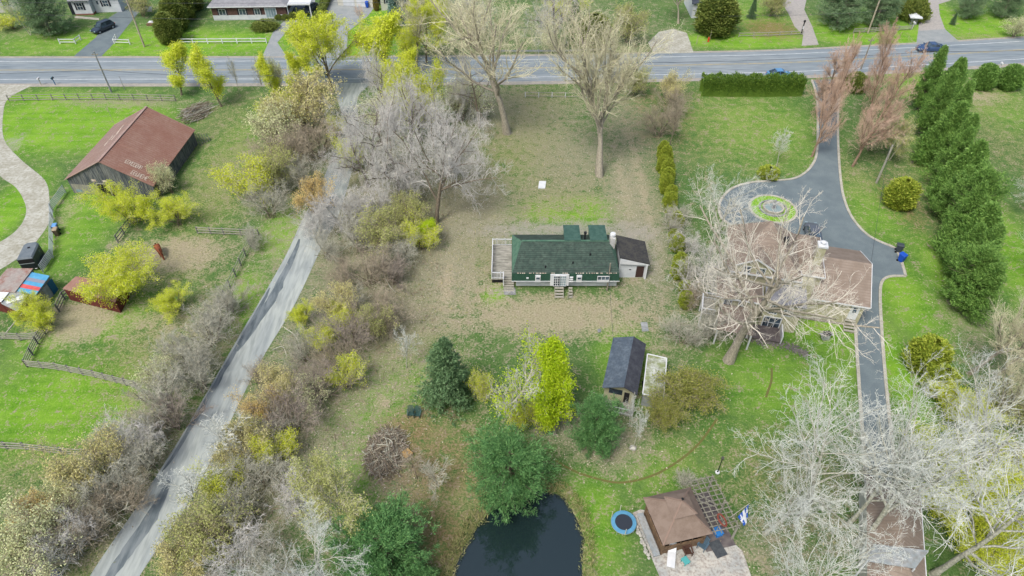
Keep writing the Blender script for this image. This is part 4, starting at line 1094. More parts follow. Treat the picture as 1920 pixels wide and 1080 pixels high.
# ------------------------------------------------------------------ clipped hedges
def hedge(label, pts, w, h, m_, dens=260, l=.26, seed=1, wob=.12):
    rng = np.random.RandomState(seed)
    P_ = catmull(pts, 10)[:, :2]
    seg = np.linalg.norm(np.diff(P_, axis=0), axis=1); cum = np.r_[0, np.cumsum(seg)]
    Ltot = cum[-1]; n = int(Ltot * dens)
    s = rng.rand(n) * Ltot
    cx = np.interp(s, cum, P_[:, 0]); cy = np.interp(s, cum, P_[:, 1])
    T = nrm(np.stack([np.interp(s + .3, cum, P_[:, 0]) - np.interp(s - .3, cum, P_[:, 0]), np.interp(s + .3, cum, P_[:, 1]) - np.interp(s - .3, cum, P_[:, 1])], 1))
    Nn = np.stack([-T[:, 1], T[:, 0]], 1)
    a = rng.rand(n) * np.pi          # arch-shaped cross section, 0 = one foot, pi = other
    bump = 1 + wob * (np.sin(s * 2.1 + 2 * a) + .7 * np.sin(s * 4.7 + a)) + rng.normal(0, .05, n)
    e = .45
    off = np.sign(np.cos(a)) * np.abs(np.cos(a)) ** e * w / 2 * bump * rng.uniform(.85, 1.04, n)
    z = np.abs(np.sin(a)) ** e * h * bump * rng.uniform(.9, 1.03, n)
    pos = np.c_[cx + Nn[:, 0] * off, cy + Nn[:, 1] * off, z]
    dirs = np.c_[Nn * np.cos(a)[:, None] * .7, np.full(n, .7)]
    v, q = leaf_quads(rng, pos, l, l * .45, dirs, .9)
    v[:, 2] = np.maximum(v[:, 2], .02)
    mid = P_[len(P_) // 2]
    off3 = np.array([P_[0][0], P_[0][1], 0])
    o = thing('hedge', label, 'hedge', off3)
    link_mesh('foliage', mesh_np('foliage', v - off3, q, [m_]), o)
    # solid core in the foliage material, filling the hedge
    Tn = np.gradient(P_, axis=0); Tn /= np.linalg.norm(Tn, axis=1)[:, None]
    NN = np.stack([-Tn[:, 1], Tn[:, 0]], 1)
    rows = []
    for ofs, zz in ((-.4, 0), (-.38, .75), (0, .86), (.38, .75), (.4, 0)):
        rows.append(np.c_[P_ + NN * ofs * w, np.full(len(P_), zz * h)])
    k = len(P_); i = np.arange(k - 1)
    cq = np.concatenate([np.stack([r * k + i, r * k + i + 1, (r + 1) * k + i + 1, (r + 1) * k + i], 1) for r in range(4)])
    link_mesh('inner_core', mesh_np('inner_core', np.concatenate(rows) - off3, cq, [m_]), o)
hedge('long clipped cedar hedge along the main road above the right lawn', gpts([(1312, 176), (1400, 177), (1500, 176)]), 2.2, 3.1, nd_hedge, 1100, .24, 2, .06)
names_ = ('first', 'second', 'third', 'fourth', 'fifth', 'sixth', 'seventh', 'eighth', 'ninth', 'tenth', 'eleventh', 'twelfth', 'thirteenth', 'fourteenth', 'fifteenth', 'sixteenth')
for k, (yy_, hh_, rr2) in enumerate(((300, 3.0, .75), (311, 3.2, .8), (323, 2.8, .75), (335, 3.1, .8), (348, 2.8, .8), (362, 2.9, .75), (376, 2.4, .7), (392, 2.6, .8), (410, 2.0, .6), (428, 2.5, .8), (452, 1.8, .6), (470, 2.4, .75), (498, 1.9, .7), (520, 2.4, .8), (548, 1.7, .6), (575, 2.2, .7))):
    plant('goldcol', 'b', 1241 + 44 * (yy_ - 300) / 285 + 4 * math.sin(k * 2.3), yy_, hh_, rr2, 'small yellow-green cedar, %s from the top of the row left of the big house' % names_[k], 'cedar_shrub', 'cedar', 'row of small cedars between two lots')
for k, (xx_, yy_) in enumerate(((1270, 400), (1285, 455), (1296, 505), (1300, 550))):
    plant(('scrub2', 'scrubw', 'scrub1', 'scrubb1')[k], 'c', xx_, yy_, 3, 2.2, ('uppermost', 'second', 'third', 'lowest')[k] + ' loose grey bush entwined with the small cedar row', 'bare_shrub', 'shrub', 'scrub along the small cedar row')
hedge('clipped hedge separating two driveways across the road', gpts([(572, 74), (590, 48), (606, 22), (618, -6)]), 1.2, 1.4, nd_olive, 300, .24, 4)
# ------------------------------------------------------------------ building materials
m_rust = mat('rusty_metal_roof', S(156, 118, 104), S(170, 142, 128), scale=.5, lo=.35, hi=.7, fine=S(138, 94, 76), fscale=3, famt=.45, rough=.7, spec=.3, detail=6)
m_rust2 = mat('greyed_rusty_roof', S(176, 154, 146), S(164, 130, 114), scale=.5, lo=.35, hi=.7, fine=S(178, 160, 150), fscale=3, famt=.35, rough=.6, spec=.4)
m_seam = mat('roof_seam', S(146, 106, 90), rough=.7)
m_fade = mat('faded_white_paint', S(226, 218, 202), S(196, 176, 160), scale=2.5, rough=.85)
m_barnwood = mat('weathered_boards', S(92, 98, 100), S(146, 148, 144), scale=1.5, lo=.35, hi=.65, stretch=(5, 5, .5), fine=S(58, 62, 64), fscale=5, famt=.6, rough=.95)
m_oldboard = mat('pale_old_boards', S(136, 138, 126), S(164, 162, 146), scale=1.5, stretch=(4, 4, .6), rough=.95)
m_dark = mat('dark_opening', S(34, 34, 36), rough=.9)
m_green_roof = mat('mossy_green_shingles', S(60, 80, 72), S(88, 106, 95), scale=1.1, lo=.35, hi=.68, fine=S(54, 66, 60), fscale=3.0, famt=.75, rough=.95, detail=8, wave=(1, .26, S(50, 68, 62), .05))
m_green_side = mat('green_side_shingles', S(76, 114, 96), S(94, 130, 110), scale=2, rough=.9)
m_green_band = mat('dark_green_band', S(44, 82, 66), S(54, 92, 76), scale=3, fine=S(36, 68, 56), fscale=9, famt=.5, rough=.85)
m_white = mat('white_siding', S(226, 232, 236), S(212, 220, 226), scale=1.2, rough=.7)
m_whitep = mat('white_paint', S(232, 236, 238), S(220, 226, 230), scale=2, rough=.6)
m_cream = mat('cream_siding', S(222, 222, 210), S(208, 208, 198), scale=1, rough=.8)
m_beige = mat('beige_siding', S(192, 190, 158), S(180, 178, 148), scale=1.5, rough=.85)
m_black_roof = mat('black_shingles', S(58, 60, 64), S(78, 78, 76), scale=1, fine=S(92, 90, 78), fscale=4, famt=.45, rough=.95, detail=6)
m_brown_roof = mat('brown_shingles', S(156, 144, 132), S(138, 126, 114), scale=1, fine=S(160, 142, 126), fscale=6, famt=.45, rough=.95, detail=6, wave=(1, .3, S(134, 121, 111), .05))
m_blue_roof = mat('blue_grey_shingles', S(84, 98, 112), S(104, 118, 130), scale=1.5, fine=S(70, 80, 92), fscale=4, famt=.6, rough=.95, detail=6)
m_grey_roof = mat('grey_shingles', S(142, 144, 150), S(160, 162, 166), scale=1.2, fine=S(124, 126, 132), fscale=5, famt=.5, rough=.95)
m_slate = mat('dark_slate_roof', S(66, 74, 88), S(80, 88, 100), scale=1.5, rough=.8)
m_glass = mat('window_glass', S(48, 60, 70), S(84, 104, 120), scale=.8, rough=.12, spec=.7)
m_pale_glass = mat('pale_window_glass', S(126, 150, 160), S(160, 184, 192), scale=.8, rough=.15, spec=.7)
m_shutter = mat('black_shutters', S(38, 44, 54), rough=.7)
m_brown_wall = mat('brown_brick_wall', S(108, 84, 78), S(92, 70, 66), scale=3, rough=.9)
m_brick = mat('red_brick_base', S(160, 112, 100), S(140, 96, 86), scale=4, rough=.9)
m_darkred = mat('dark_red_boards', S(96, 46, 42), S(118, 62, 54), scale=2, stretch=(3, 3, .6), rough=.9)
m_grey_sheet = mat('grey_metal_sheet', S(150, 160, 164), S(172, 178, 180), scale=1.2, fine=S(134, 130, 120), fscale=3, famt=.5, rough=.6)
m_patch_roof = mat('patched_grey_roof', S(160, 152, 146), S(150, 110, 98), scale=.7, lo=.42, hi=.58, fine=S(186, 182, 176), fscale=3, famt=.5, rough=.9, detail=6)
m_blue_metal = mat('blue_metal_sheet', S(86, 162, 206), S(100, 176, 216), scale=2, rough=.45)
m_deepblue = mat('deep_blue_panel', S(30, 98, 140), rough=.5)
m_red_metal = mat('red_metal_sheet', S(214, 92, 92), S(224, 108, 106), scale=2, rough=.45)
m_deck = mat('weathered_deck_boards', S(186, 184, 174), S(150, 150, 140), scale=1.4, lo=.4, hi=.6, stretch=(.5, 3, 1), fine=S(96, 100, 88), fscale=4, famt=.6, rough=.95, detail=6)
m_wood_brown = mat('brown_timber', S(112, 92, 72), S(134, 110, 86), scale=3, rough=.9)
m_grey_wood = mat('grey_timber', S(158, 158, 146), S(182, 180, 166), scale=3, stretch=(3, 3, 1), rough=.95)
m_steel = mat('galvanised_pipe', S(168, 180, 184), rough=.4, spec=.6)
m_mossy = mat('mossy_white_roof', S(206, 212, 206), S(146, 158, 112), scale=.9, lo=.42, hi=.6, fine=S(120, 124, 96), fscale=4, famt=.7, rough=.9, detail=6)
m_pole = mat('weathered_pole_wood', S(140, 134, 122), S(164, 156, 142), scale=3, stretch=(4, 4, .5), rough=.95)
m_stone = mat('grey_stone', S(138, 142, 146), S(176, 178, 176), scale=3, fine=S(110, 114, 116), fscale=9, famt=.5, rough=.9)
m_black = mat('black_plastic', S(40, 42, 46), rough=.5)
m_tyre = mat('black_rubber', S(34, 34, 36), rough=.85)

class Frame:
    def __init__(self, o, xdir):
        self.o = np.array([o[0], o[1], 0.0])
        x = np.array([xdir[0], xdir[1], 0.0]); self.x = x / np.linalg.norm(x)
        self.y = np.array([-self.x[1], self.x[0], 0.0])
        self.rz = math.atan2(self.x[1], self.x[0])
# all buildings are built in local coordinates under an Empty that carries position and rotation
def window(parent, x0, x1, z0, z1, y, wall='front', glass=None, shutters=None, mull=(1, 1), fr=.07, frame_m=None):
    """a window in a wall that faces local -y ('front'), +x ('right') or -x ('left')"""
    def f(p):
        a, d, z = p
        return (a, y + d, z) if wall == 'front' else ((y - d, a, z) if wall == 'right' else (y + d, a, z))
    b = MB()
    for q in ((x0 - fr, x1 + fr, z0 - fr, z0), (x0 - fr, x1 + fr, z1, z1 + fr), (x0 - fr, x0, z0, z1), (x1, x1 + fr, z0, z1)):
        b.box(q[0], q[1], -.06, .01, q[2], q[3], None, f)
    for k in range(1, mull[0]):
        xx = x0 + (x1 - x0) * k / mull[0]; b.box(xx - .025, xx + .025, -.045, .0, z0, z1, None, f)
    for k in range(1, mull[1]):
        zz = z0 + (z1 - z0) * k / mull[1]; b.box(x0, x1, -.042, .0, zz - .022, zz + .022, None, f)
    w = b.build('window', frame_m or m_whitep, parent)
    MB().box(x0, x1, -.025, .012, z0, z1, None, f).build('pane', glass or m_glass, w)
    if shutters:
        for sx in (x0 - fr - shutters, x1 + fr):
            MB().box(sx, sx + shutters, -.05, .005, z0 - .05, z1 + .05, None, f).build('shutter', m_shutter, parent)
    return w

# ------------------------------------------------------------------ rusty barn
A = G(120, 337, 2.3); D = G(215, 233, 2.3); C = G(366, 243, 2.3); B = A + (C - D)
def solve_z(x, y, py):
    lo, hi = 0.0, 20.0
    for _ in range(50):
        mz = (lo + hi) / 2
        if proj(np.array([x, y, mz]))[1] > py: lo = mz
        else: hi = mz
    return lo
rf = (A + B) / 2; rb = (D + C) / 2
rz = solve_z(rf[0], rf[1], 303)
barn = thing('barn', 'old grey board barn with a rusty red metal gable roof', 'barn', ((A + C) / 2 * np.array([1, 1, 0])))
R0 = np.array([rf[0], rf[1], rz]); R1 = np.array([rb[0], rb[1], rz])
ov = .25
ux = nrm(D - A); uy = nrm(B - A)
def inset(p, a, b_, z): return p + ux * a + uy * b_ + np.array([0, 0, z])
wl4 = [inset(A, ov, ov, -2.3), inset(B, ov, -ov, -2.3), inset(C, -ov, -ov, -2.3), inset(D, -ov, ov, -2.3)]
def lift(p, z): return np.array([p[0], p[1], z])
ez = 2.25
mb = MB()
g0, g1 = R0 + ux * ov, R1 - ux * ov
mb.poly([lift(wl4[0], 0), lift(wl4[1], 0), lift(wl4[1], ez), lift(g0, rz - .12), lift(wl4[0], ez)])
mb.poly([lift(wl4[3], 0), lift(wl4[3], ez), lift(g1, rz - .12), lift(wl4[2], ez), lift(wl4[2], 0)])
mb.poly([lift(wl4[1], 0), lift(wl4[2], 0), lift(wl4[2], ez), lift(wl4[1], ez)])
mb.poly([lift(wl4[0], 0), lift(wl4[0], ez), lift(wl4[3], ez), lift(wl4[3], 0)])
mb.build('wall', m_barnwood, barn, world=True)
rng = random.Random(5)
for_walls = 1   # proud vertical boards on the two walls in view
for a_, b_, top in ((wl4[0], wl4[1], True), (wl4[1], wl4[2], False)):
    bb = MB()
    n_ = int(np.linalg.norm(b_ - a_) / .3)
    nv_ = np.cross(nrm(b_ - a_), [0, 0, 1.0])
    for i in range(n_):
        if rng.random() < .35: continue
        t0, t1 = (i + .06) / n_, (i + .94) / n_
        p0, p1 = a_ + (b_ - a_) * t0, a_ + (b_ - a_) * t1
        tm = (t0 + t1) / 2
        h = (ez + (rz - .2 - ez) * (1 - abs(2 * tm - 1)) if top else ez) - rng.random() * .15
        h0 = rng.random() * .2
        bb.hexa([lift(p, h0) for p in (p0, p1, p1 + nv_ * .03, p0 + nv_ * .03)], [lift(p, h) for p in (p0, p1, p1 + nv_ * .03, p0 + nv_ * .03)])
    bb.build('cladding', mat('darker_boards', S(74, 82, 88), S(126, 130, 130), scale=2.5, lo=.4, hi=.6, stretch=(3, 3, .3), rough=.95), barn, world=True)
nv_ = np.cross(uy, [0, 0, 1.0]); nv_ = nv_ if nv_[1] < 0 else -nv_
def fpt(t, z, d=.05): p = wl4[0] + (wl4[1] - wl4[0]) * t; return np.array([p[0], p[1], z]) + nv_ * d
MB().hexa([fpt(.02, .05, .034), fpt(.33, .05, .034), fpt(.33, .05, .06), fpt(.02, .05, .06)], [fpt(.02, 1.55, .034), fpt(.33, 1.55, .034), fpt(.33, 1.55, .06), fpt(.02, 1.55, .06)]).build('pale_panel', m_oldboard, barn, world=True)
MB().hexa([fpt(.34, .05, .034), fpt(.58, .05, .034), fpt(.58, .05, .06), fpt(.34, .05, .06)], [fpt(.34, 1.9, .034), fpt(.58, 1.9, .034), fpt(.58, 1.9, .06), fpt(.34, 1.9, .06)]).build('doorway', m_dark, barn, world=True)
dr_ = MB()
dr_.beam(fpt(.335, 1.97, .1), fpt(.6, 1.97, .1), .06, .12)
dr_.beam(fpt(.47, .1, .1), fpt(.47, 1.95, .1), .1, .1)
dr_.beam(fpt(.47, 1.9, .12), fpt(.56, .1, .12), .05, .14)
dr_.build('door_frame', m_grey_wood, barn, world=True)
for t_ in (.3, .43):
    MB().hexa([fpt(t_, 2.25, .034), fpt(t_ + .05, 2.25, .034), fpt(t_ + .05, 2.25, .07), fpt(t_, 2.25, .07)], [fpt(t_, 2.55, .034), fpt(t_ + .05, 2.55, .034), fpt(t_ + .05, 2.55, .07), fpt(t_, 2.55, .07)]).build('vent_board', m_fade, barn, world=True)
MB().hexa([fpt(.05, .3, .065), fpt(.12, .3, .065), fpt(.12, .3, .09), fpt(.05, .3, .09)], [fpt(.05, .7, .065), fpt(.12, .7, .065), fpt(.12, .7, .09), fpt(.05, .7, .09)]).build('window', m_pale_glass, barn, world=True)
rl = MB(); rl.slab([A, R0, R1, D], .08, m_rust2)
rr_ = MB(); rr_.slab([R0, B, C, R1], .08, m_rust)
left = rl.build('roof', None, barn, world=True); right = rr_.build('roof', None, barn, world=True)
# raised seams and sheets, faded paint
def roofpt(s, t, h=.02):      # s along ridge 0..1 (front to back), t ridge -> eave on the right side
    p = (R0 * (1 - t) + B * t) * (1 - s) + (R1 * (1 - t) + C * t) * s
    return p + np.array([0, 0, h])
def roofptl(s, t, h=.02):
    p = (R0 * (1 - t) + A * t) * (1 - s) + (R1 * (1 - t) + D * t) * s
    return p + np.array([0, 0, h])
sm = MB()
for i in range(1, 36): sm.beam(roofpt(i / 36, .0, .015), roofpt(i / 36, 1, .015), .035, .04)
sm.build('seams', m_seam, right, world=True)
sm = MB()
for i in range(1, 36): sm.beam(roofptl(i / 36, .0, .015), roofptl(i / 36, 1, .015), .03, .035)
sm.build('seams', mat('grey_seam', S(140, 118, 112), rough=.7), left, world=True)
MB().beam(R0 + [0, 0, .03], R1 + [0, 0, .03], .3, .06).build('ridge_cap', m_rust2, barn, world=True)
# two rows of faded, illegible white lettering and some bare streaks
pt = MB()
def stroke(s0, t0, s1, t1, w=.09, f=roofpt):
    a = f(s0, t0, .048); c = f(s1, t1, .048)
    pt.beam(a, c, w, .012)
rng = random.Random(8)
for row, (s0, ta, tb, n_) in enumerate(((.13, .36, .66, 8), (.03, .56, .86, 7))):
    for i in range(n_):
        t0 = ta + (tb - ta) * i / n_; t1 = t0 + (tb - ta) / n_ * .75
        hs = .052
        stroke(s0, t0, s0 + hs, t0)
        k = rng.choice('ABEHNZU')
        if k in 'AHNU': stroke(s0, t1, s0 + hs, t1)
        if k in 'BEAZ': stroke(s0 + hs, t0, s0 + hs, t1)
        if k in 'BEZU': stroke(s0, t0, s0, t1)
        if k in 'BEHA': stroke(s0 + hs / 2, t0, s0 + hs / 2, t1, .07)
        if k in 'NZ': stroke(s0, t0, s0 + hs, t1)
pt.build('faded_lettering', m_fade, right, world=True)
pt = MB()
for s0, t0, t1 in ((.09, .3, .62), (.06, .3, .6), (.33, .1, .4), (.88, .1, .22), (.92, .12, .25), (.8, .12, .24)):
    stroke(s0, t0, s0, t1, .05)
pt.build('bare_streaks', mat('bare_streak_paint', S(180, 142, 122), rough=.8), right, world=True)
pt = MB()
for s0, t0, t1 in ((.55, .3, .42), (.5, .42, .5), (.4, .42, .58), (.46, .3, .38), (.6, .34, .44), (.68, .36, .46)):
    a = roofptl(s0, t0, .04); c = roofptl(s0 + .09, t0 + .02, .04); pt.beam(a, c, .09, .012)
pt.build('bare_streaks', m_fade, left, world=True)
# loose boards at the back right corner
for k, lbl in enumerate(('nearest the eave', 'second from the eave', 'middle one', 'second from the outside', 'outermost')):
    p = C + np.array([.3 + .25 * k, -.6 + .3 * k, -2.3])
    tag(MB().beam(p + [0, 0, .05], p + [-.5, .6, 1.7 - .2 * k], .05, .2).build('loose_board', m_barnwood), 'grey loose board leaning at the back right barn corner, ' + lbl, 'board', 'loose boards at the barn corner')

# ------------------------------------------------------------------ green-roofed cottage (local frame, origin front-left wall foot)
co = G(966, 541)
cot = thing('cottage', 'white cottage with mossy green shingle roof and dark green band', 'house', (co[0], co[1] + .2, 0))
W_, Dp = 11.75, 6.3
wz0 = .2
MB().box(0.1, W_ - .1, 0.05, Dp - .1, wz0, 2.5).build('wall', m_white, cot)
MB().box(.3, W_ - .3, .35, Dp - .35, 0, wz0 - .002).build('foundation', m_dark, cot)  # near-black colour stands in for the dark gap under the raised walls
rp = 4.15   # ridge height
b = MB()
e = [(-.35, -.6, 2.72), (W_ - .1, -.6, 2.72), (W_ + .05, Dp, 2.72), (-.35, Dp, 2.72)]
r_ = [(.75, 3.4, rp), (W_ - .95, 3.4, rp)]
b.poly([e[0], e[1], r_[1], r_[0]], m_green_roof)
b.poly([e[2], e[3], r_[0], r_[1]], m_green_roof)
b.poly([e[3], e[0], r_[0]], m_green_side)
b.poly([e[1], e[2], r_[1]], m_green_side)
rf_ = b.build('roof', None, cot)
b = MB()
lo = [(-.4, -.68, 1.62), (W_ + .02, -.68, 1.62), (W_ + .15, Dp + .1, 1.62), (-.4, Dp + .1, 1.62)]
for i in range(4):
    j = (i + 1) % 4
    b.poly([lo[i], lo[j], e[j], e[i]])
b.poly([lo[3], lo[2], lo[1], lo[0]])
b.build('green_band', m_green_band, cot)
MB().path([(-.42, -.7, 1.61), (W_ + .05, -.7, 1.61)], .04).build('gutter', m_whitep, cot)
b = MB()
rng = random.Random(2)
for i in range(46):
    x = .0 + i * .25 + rng.uniform(-.05, .05)
    if rng.random() < .78: b.box(x, x + rng.uniform(.08, .2), -.66, -.56, 2.725, 2.77)
b.build('worn_shingle_edge', m_fade, rf_)
MB().beam((.75, 3.4, rp + .02), (W_ - .95, 3.4, rp + .02), .25, .05).build('ridge_cap', m_green_side, rf_)
for x0, x1 in ((5.75, 7.45), (8.7, 10.5)):
    d = MB()
    d.hexa([(x0, 3.5, 2.7), (x1, 3.5, 2.7), (x1, Dp - .25, 2.7), (x0, Dp - .25, 2.7)], [(x0, 3.5, 4.12), (x1, 3.5, 4.12), (x1, Dp - .25, 4.0), (x0, Dp - .25, 4.0)], m_green_side)
    dd = d.build('dormer', None, cot)
    MB().slab([(x0 - .1, 3.36, 4.28), (x1 + .1, 3.36, 4.28), (x1 + .1, Dp + .05, 4.14), (x0 - .1, Dp + .05, 4.14)], .09).build('dormer_roof', mat('dark_green_flat_roof', S(58, 92, 84), S(74, 106, 96), scale=2, rough=.9), dd)
MB().lathe([(.11, 3.6), (.11, 4.75), (.17, 4.76), (.17, 4.95), (.0, 5.0)], 10, (8.05, 4.0, 0)).build('stove_pipe', m_black, cot)
for x, y in ((3.4, .1), (6.5, .6), (8.5, 1.6)):
    z = 2.72 + (rp - 2.72) * (y + .6) / 4.0
    MB().lathe([(.09, z - .1), (.07, z + .3), (.0, z + .32)], 8, (x, y, 0)).build('vent_pipe', m_black, cot)
ch = MB().box(10.85, 11.45, 3.0, 3.9, .0, 4.75).build('chimney', mat('whitewashed_chimney', S(206, 208, 206), S(176, 174, 166), scale=2.5, rough=.9), cot)
MB().lathe([(.24, 4.75), (.22, 5.0), (.34, 5.02), (.3, 5.2), (.0, 5.24)], 12, (11.15, 3.45, 0)).build('chimney_cap', m_whitep, ch)
yb = -1.02   # windows sit in small white dormer frames on the band
def bandbox(x0, x1, z0, z1, nm, m_): return MB().box(x0, x1, -.75, -.3, z0, z1).build(nm, m_, cot)
bandbox(3.95, 6.05, .95, 2.62, 'door_surround', m_whitep)
window(cot, 4.35, 5.0, 1.0, 2.45, -.76, mull=(3, 4), glass=m_glass, fr=.06)
window(cot, 5.08, 5.7, 1.0, 2.45, -.76, mull=(3, 4), glass=m_pale_glass, fr=.06)
for x in (2.25, 6.9):
    bandbox(x, x + .6, 1.5, 2.5, 'window_surround', m_whitep)
    window(cot, x + .1, x + .5, 1.95, 2.3, -.76, fr=.03)
bandbox(9.25, 10.6, 1.5, 1.8, 'sill_box', m_whitep)
window(cot, 9.3, 10.55, 1.85, 2.35, -.72, mull=(3, 1), glass=m_glass)
for z in (1.6, 1.9, 2.2): MB().box(6.1, 6.5, -.8, -.55, z - .06, z + .06).build('rung', m_whitep, cot)
MB().box(1.25, 1.5, -.75, -.6, 2.0, 2.15).build('vent', m_whitep, cot)
def steps(parent, x0, x1, y0, n, rise, run, m_, rails=False):
    for k in range(n):
        MB().box(x0, x1, y0 - (k + 1) * run, y0 - k * run - .04, (n - k - 1) * rise + rise - .08, (n - k - 1) * rise + rise).build('step', m_, parent)
    for x in (x0, x1 - .05): MB().beam((x, y0, n * rise - .1), (x, y0 - n * run, .05), .05, .18).build('stringer', m_, parent)
steps(cot, 4.5, 5.5, -.76, 4, .2, .28, m_grey_wood)
steps(cot, 6.1, 6.5, -.76, 4, .2, .28, m_grey_wood)
for x in (5.95,): MB().beam((x, -1.9, 0), (x, -1.9, 1.0), .07, .07).build('rail_post', m_grey_wood, cot)
# side deck
dk = MB().box(-2.75, -.1, .75, 6.9, .52, .62).build('deck', m_deck, cot)
sk = MB().box(-2.7, -.15, .8, 6.85, 0, .515).build('deck_skirt', m_dark, dk)
def railing(parent, pts, z, h=.95, gap=.16, m_=None, solid=False):
    m_ = m_ or m_whitep
    b = MB()
    for i in range(len(pts) - 1):
        a, c = np.array(pts[i]), np.array(pts[i + 1])
        L = np.linalg.norm(c - a)
        b.beam((*a, z + h), (*c, z + h), .09, .06); b.beam((*a, z + .12), (*c, z + .12), .05, .05)
        n_ = max(2, int(L / gap))
        for k in range(n_ + 1):
            p = a + (c - a) * k / n_
            big = k % 6 == 0
            b.beam((*p, z), (*p, z + h + (.1 if big else 0)), .09 if big else .035, .09 if big else .035)
    return b.build('railing', m_, parent)
railing(dk, [(-.2, 6.85), (-2.7, 6.85), (-2.7, .82), (-1.35, .82), (-1.35, -.3)], .62)
for k in range(5): MB().box(-1.35, -.15, .75 - .3 * (k + 1), .75 - .3 * k - .03, .44 - .1 * k, .5 - .1 * k).build('deck_step', m_grey_wood, dk)
# attached garage with black roof
gx0, gx1, gy0, gy1 = 12.0, 15.35, 1.7, 5.3
gw = MB(); gw.hexa([(gx0, gy0, 0), (gx1 - .15, gy0, 0), (gx1 - .15, gy1, 0), (gx0, gy1, 0)], [(gx0, gy0, 3.1), (gx1 - .15, gy0, 2.15), (gx1 - .15, gy1, 2.15), (gx0, gy1, 3.1)], m_white)
gw.build('garage_wall', None, cot)
MB().slab([(gx0 - .1, gy0 - .25, 3.32), (gx1 + .1, gy0 - .25, 2.35), (gx1 + .1, gy1 + .2, 2.35), (gx0 - .1, gy1 + .2, 3.32)], .16, m_black_roof).build('garage_roof', None, cot)
MB().box(14.05, 14.95, gy0 - .02, gy0 + .03, .05, 1.75).build('garage_door', mat('dark_brown_door', S(72, 54, 50), rough=.8), cot)
MB().box(15.05, 15.25, gy0 - .3, gy0 - .1, 0, 2.2).build('porch_post', m_whitep, cot)
MB().hexa([(gx0 + .0, gy0 - .28, 2.3), (gx1 + .05, gy0 - .28, 2.1), (gx1 + .05, gy0 - .2, 2.1), (gx0, gy0 - .2, 2.3)], [(gx0, gy0 - .28, 3.14), (gx1 + .05, gy0 - .28, 2.2), (gx1 + .05, gy0 - .2, 2.2), (gx0, gy0 - .2, 3.14)]).build('gable_board', m_whitep, cot)
MB().box(13.2, 13.45, gy0 - .04, gy0 + .01, 1.2, 1.3).build('wall_lamp', m_black, cot)

# ------------------------------------------------------------------ big brown-roofed house
R14 = math.radians(-14)
ho = G(1366, 505, 5.5)
hs = thing('house', 'large beige house with brown hip roofs behind the huge bare tree', 'house', (ho[0], ho[1], 0), None, R14)
def hip(parent, x0, x1, y0, y1, z0, z1, m_, ridge=None, ov=.35, nm='roof', fascia=True):
    b = MB()
    X0, X1, Y0, Y1 = x0 - ov, x1 + ov, y0 - ov, y1 + ov
    e = [(X0, Y0, z0), (X1, Y0, z0), (X1, Y1, z0), (X0, Y1, z0)]
    if ridge is None: ridge = [((x0 + x1) / 2, (y0 + y1) / 2)] * 2
    (ax, ay), (bx, by) = ridge
    a, c = (ax, ay, z1), (bx, by, z1)
    if (ax, ay) == (bx, by):
        for i in range(4): b.poly([e[i], e[(i + 1) % 4], a], m_)
    elif ay == by:
        b.poly([e[0], e[1], c, a], m_); b.poly([e[2], e[3], a, c], m_); b.poly([e[3], e[0], a], m_); b.poly([e[1], e[2], c], m_)
    else:
        b.poly([e[3], e[0], a, c], m_); b.poly([e[1], e[2], c, a], m_); b.poly([e[0], e[1], a], m_); b.poly([e[2], e[3], c], m_)
    b.poly(e[::-1], m_whitep)
    o = b.build(nm, None, parent)
    if fascia:
        f = MB()
        f.box(X0 - .02, X1 + .02, Y0 - .03, Y0 + .03, z0 - .16, z0 + .02); f.box(X1 - .03, X1 + .04, Y0 + .035, Y1, z0 - .16, z0 + .02)
        f.build('fascia', m_whitep, o)
    return o
MB().box(.2, 7.1, .2, 7.3, 0, 5.44).build('wall', m_beige, hs)
ra = hip(hs, .2, 7.1, .2, 7.3, 5.5, 9.4, m_brown_roof, ov=.4, ridge=[(3.6, 4.4)] * 2)
gd = MB(); gd.box(.6, 4.4, -.1, 2.6, 5.3, 6.5); gd.poly([(.6, -.1, 6.5), (4.4, -.1, 6.5), (2.5, -.1, 7.6)])
gd = gd.build('gable_dormer', m_beige, hs); window(gd, 1.4, 2.1, 5.6, 6.4, -.11, mull=(2, 2)); window(gd, 2.9, 3.6, 5.6, 6.4, -.11, mull=(2, 2))
gb = MB(); gb.slab([(.3, -.35, 6.45), (2.5, -.35, 7.72), (2.5, 3.0, 7.72), (.3, 3.0, 6.45)], .09); gb.slab([(2.5, -.35, 7.72), (4.7, -.35, 6.45), (4.7, 3.0, 6.45), (2.5, 3.0, 7.72)], .09); gb.build('gable_roof', m_brown_roof, hs)
MB().beam((.3, -.38, 6.4), (2.5, -.38, 7.67), .05, .16).beam((4.7, -.38, 6.4), (2.5, -.38, 7.67), .05, .16).build('bargeboard', m_whitep, hs)
MB().box(5.2, 5.7, 3.2, 3.7, 7.0, 8.2).build('roof_vent', m_black, ra)
MB().box(7.15, 9.7, 1.6, 8.0, 0, 5.24).build('wall', m_beige, hs)
hip(hs, 7.15, 9.7, 1.6, 8.0, 5.3, 6.6, m_brown_roof, ridge=[(8.4, 3.2), (8.4, 6.6)], ov=.3)
chm = MB().box(8.5, 9.3, 2.3, 3.1, 5.5, 8.4).build('chimney', m_beige, hs)
MB().box(8.4, 9.4, 2.2, 3.2, 8.4, 8.6).lathe([(.2, 8.6), (.2, 8.85), (.3, 8.9), (0, 9.0)], 10, (8.9, 2.7, 0)).build('chimney_cap', m_whitep, chm)
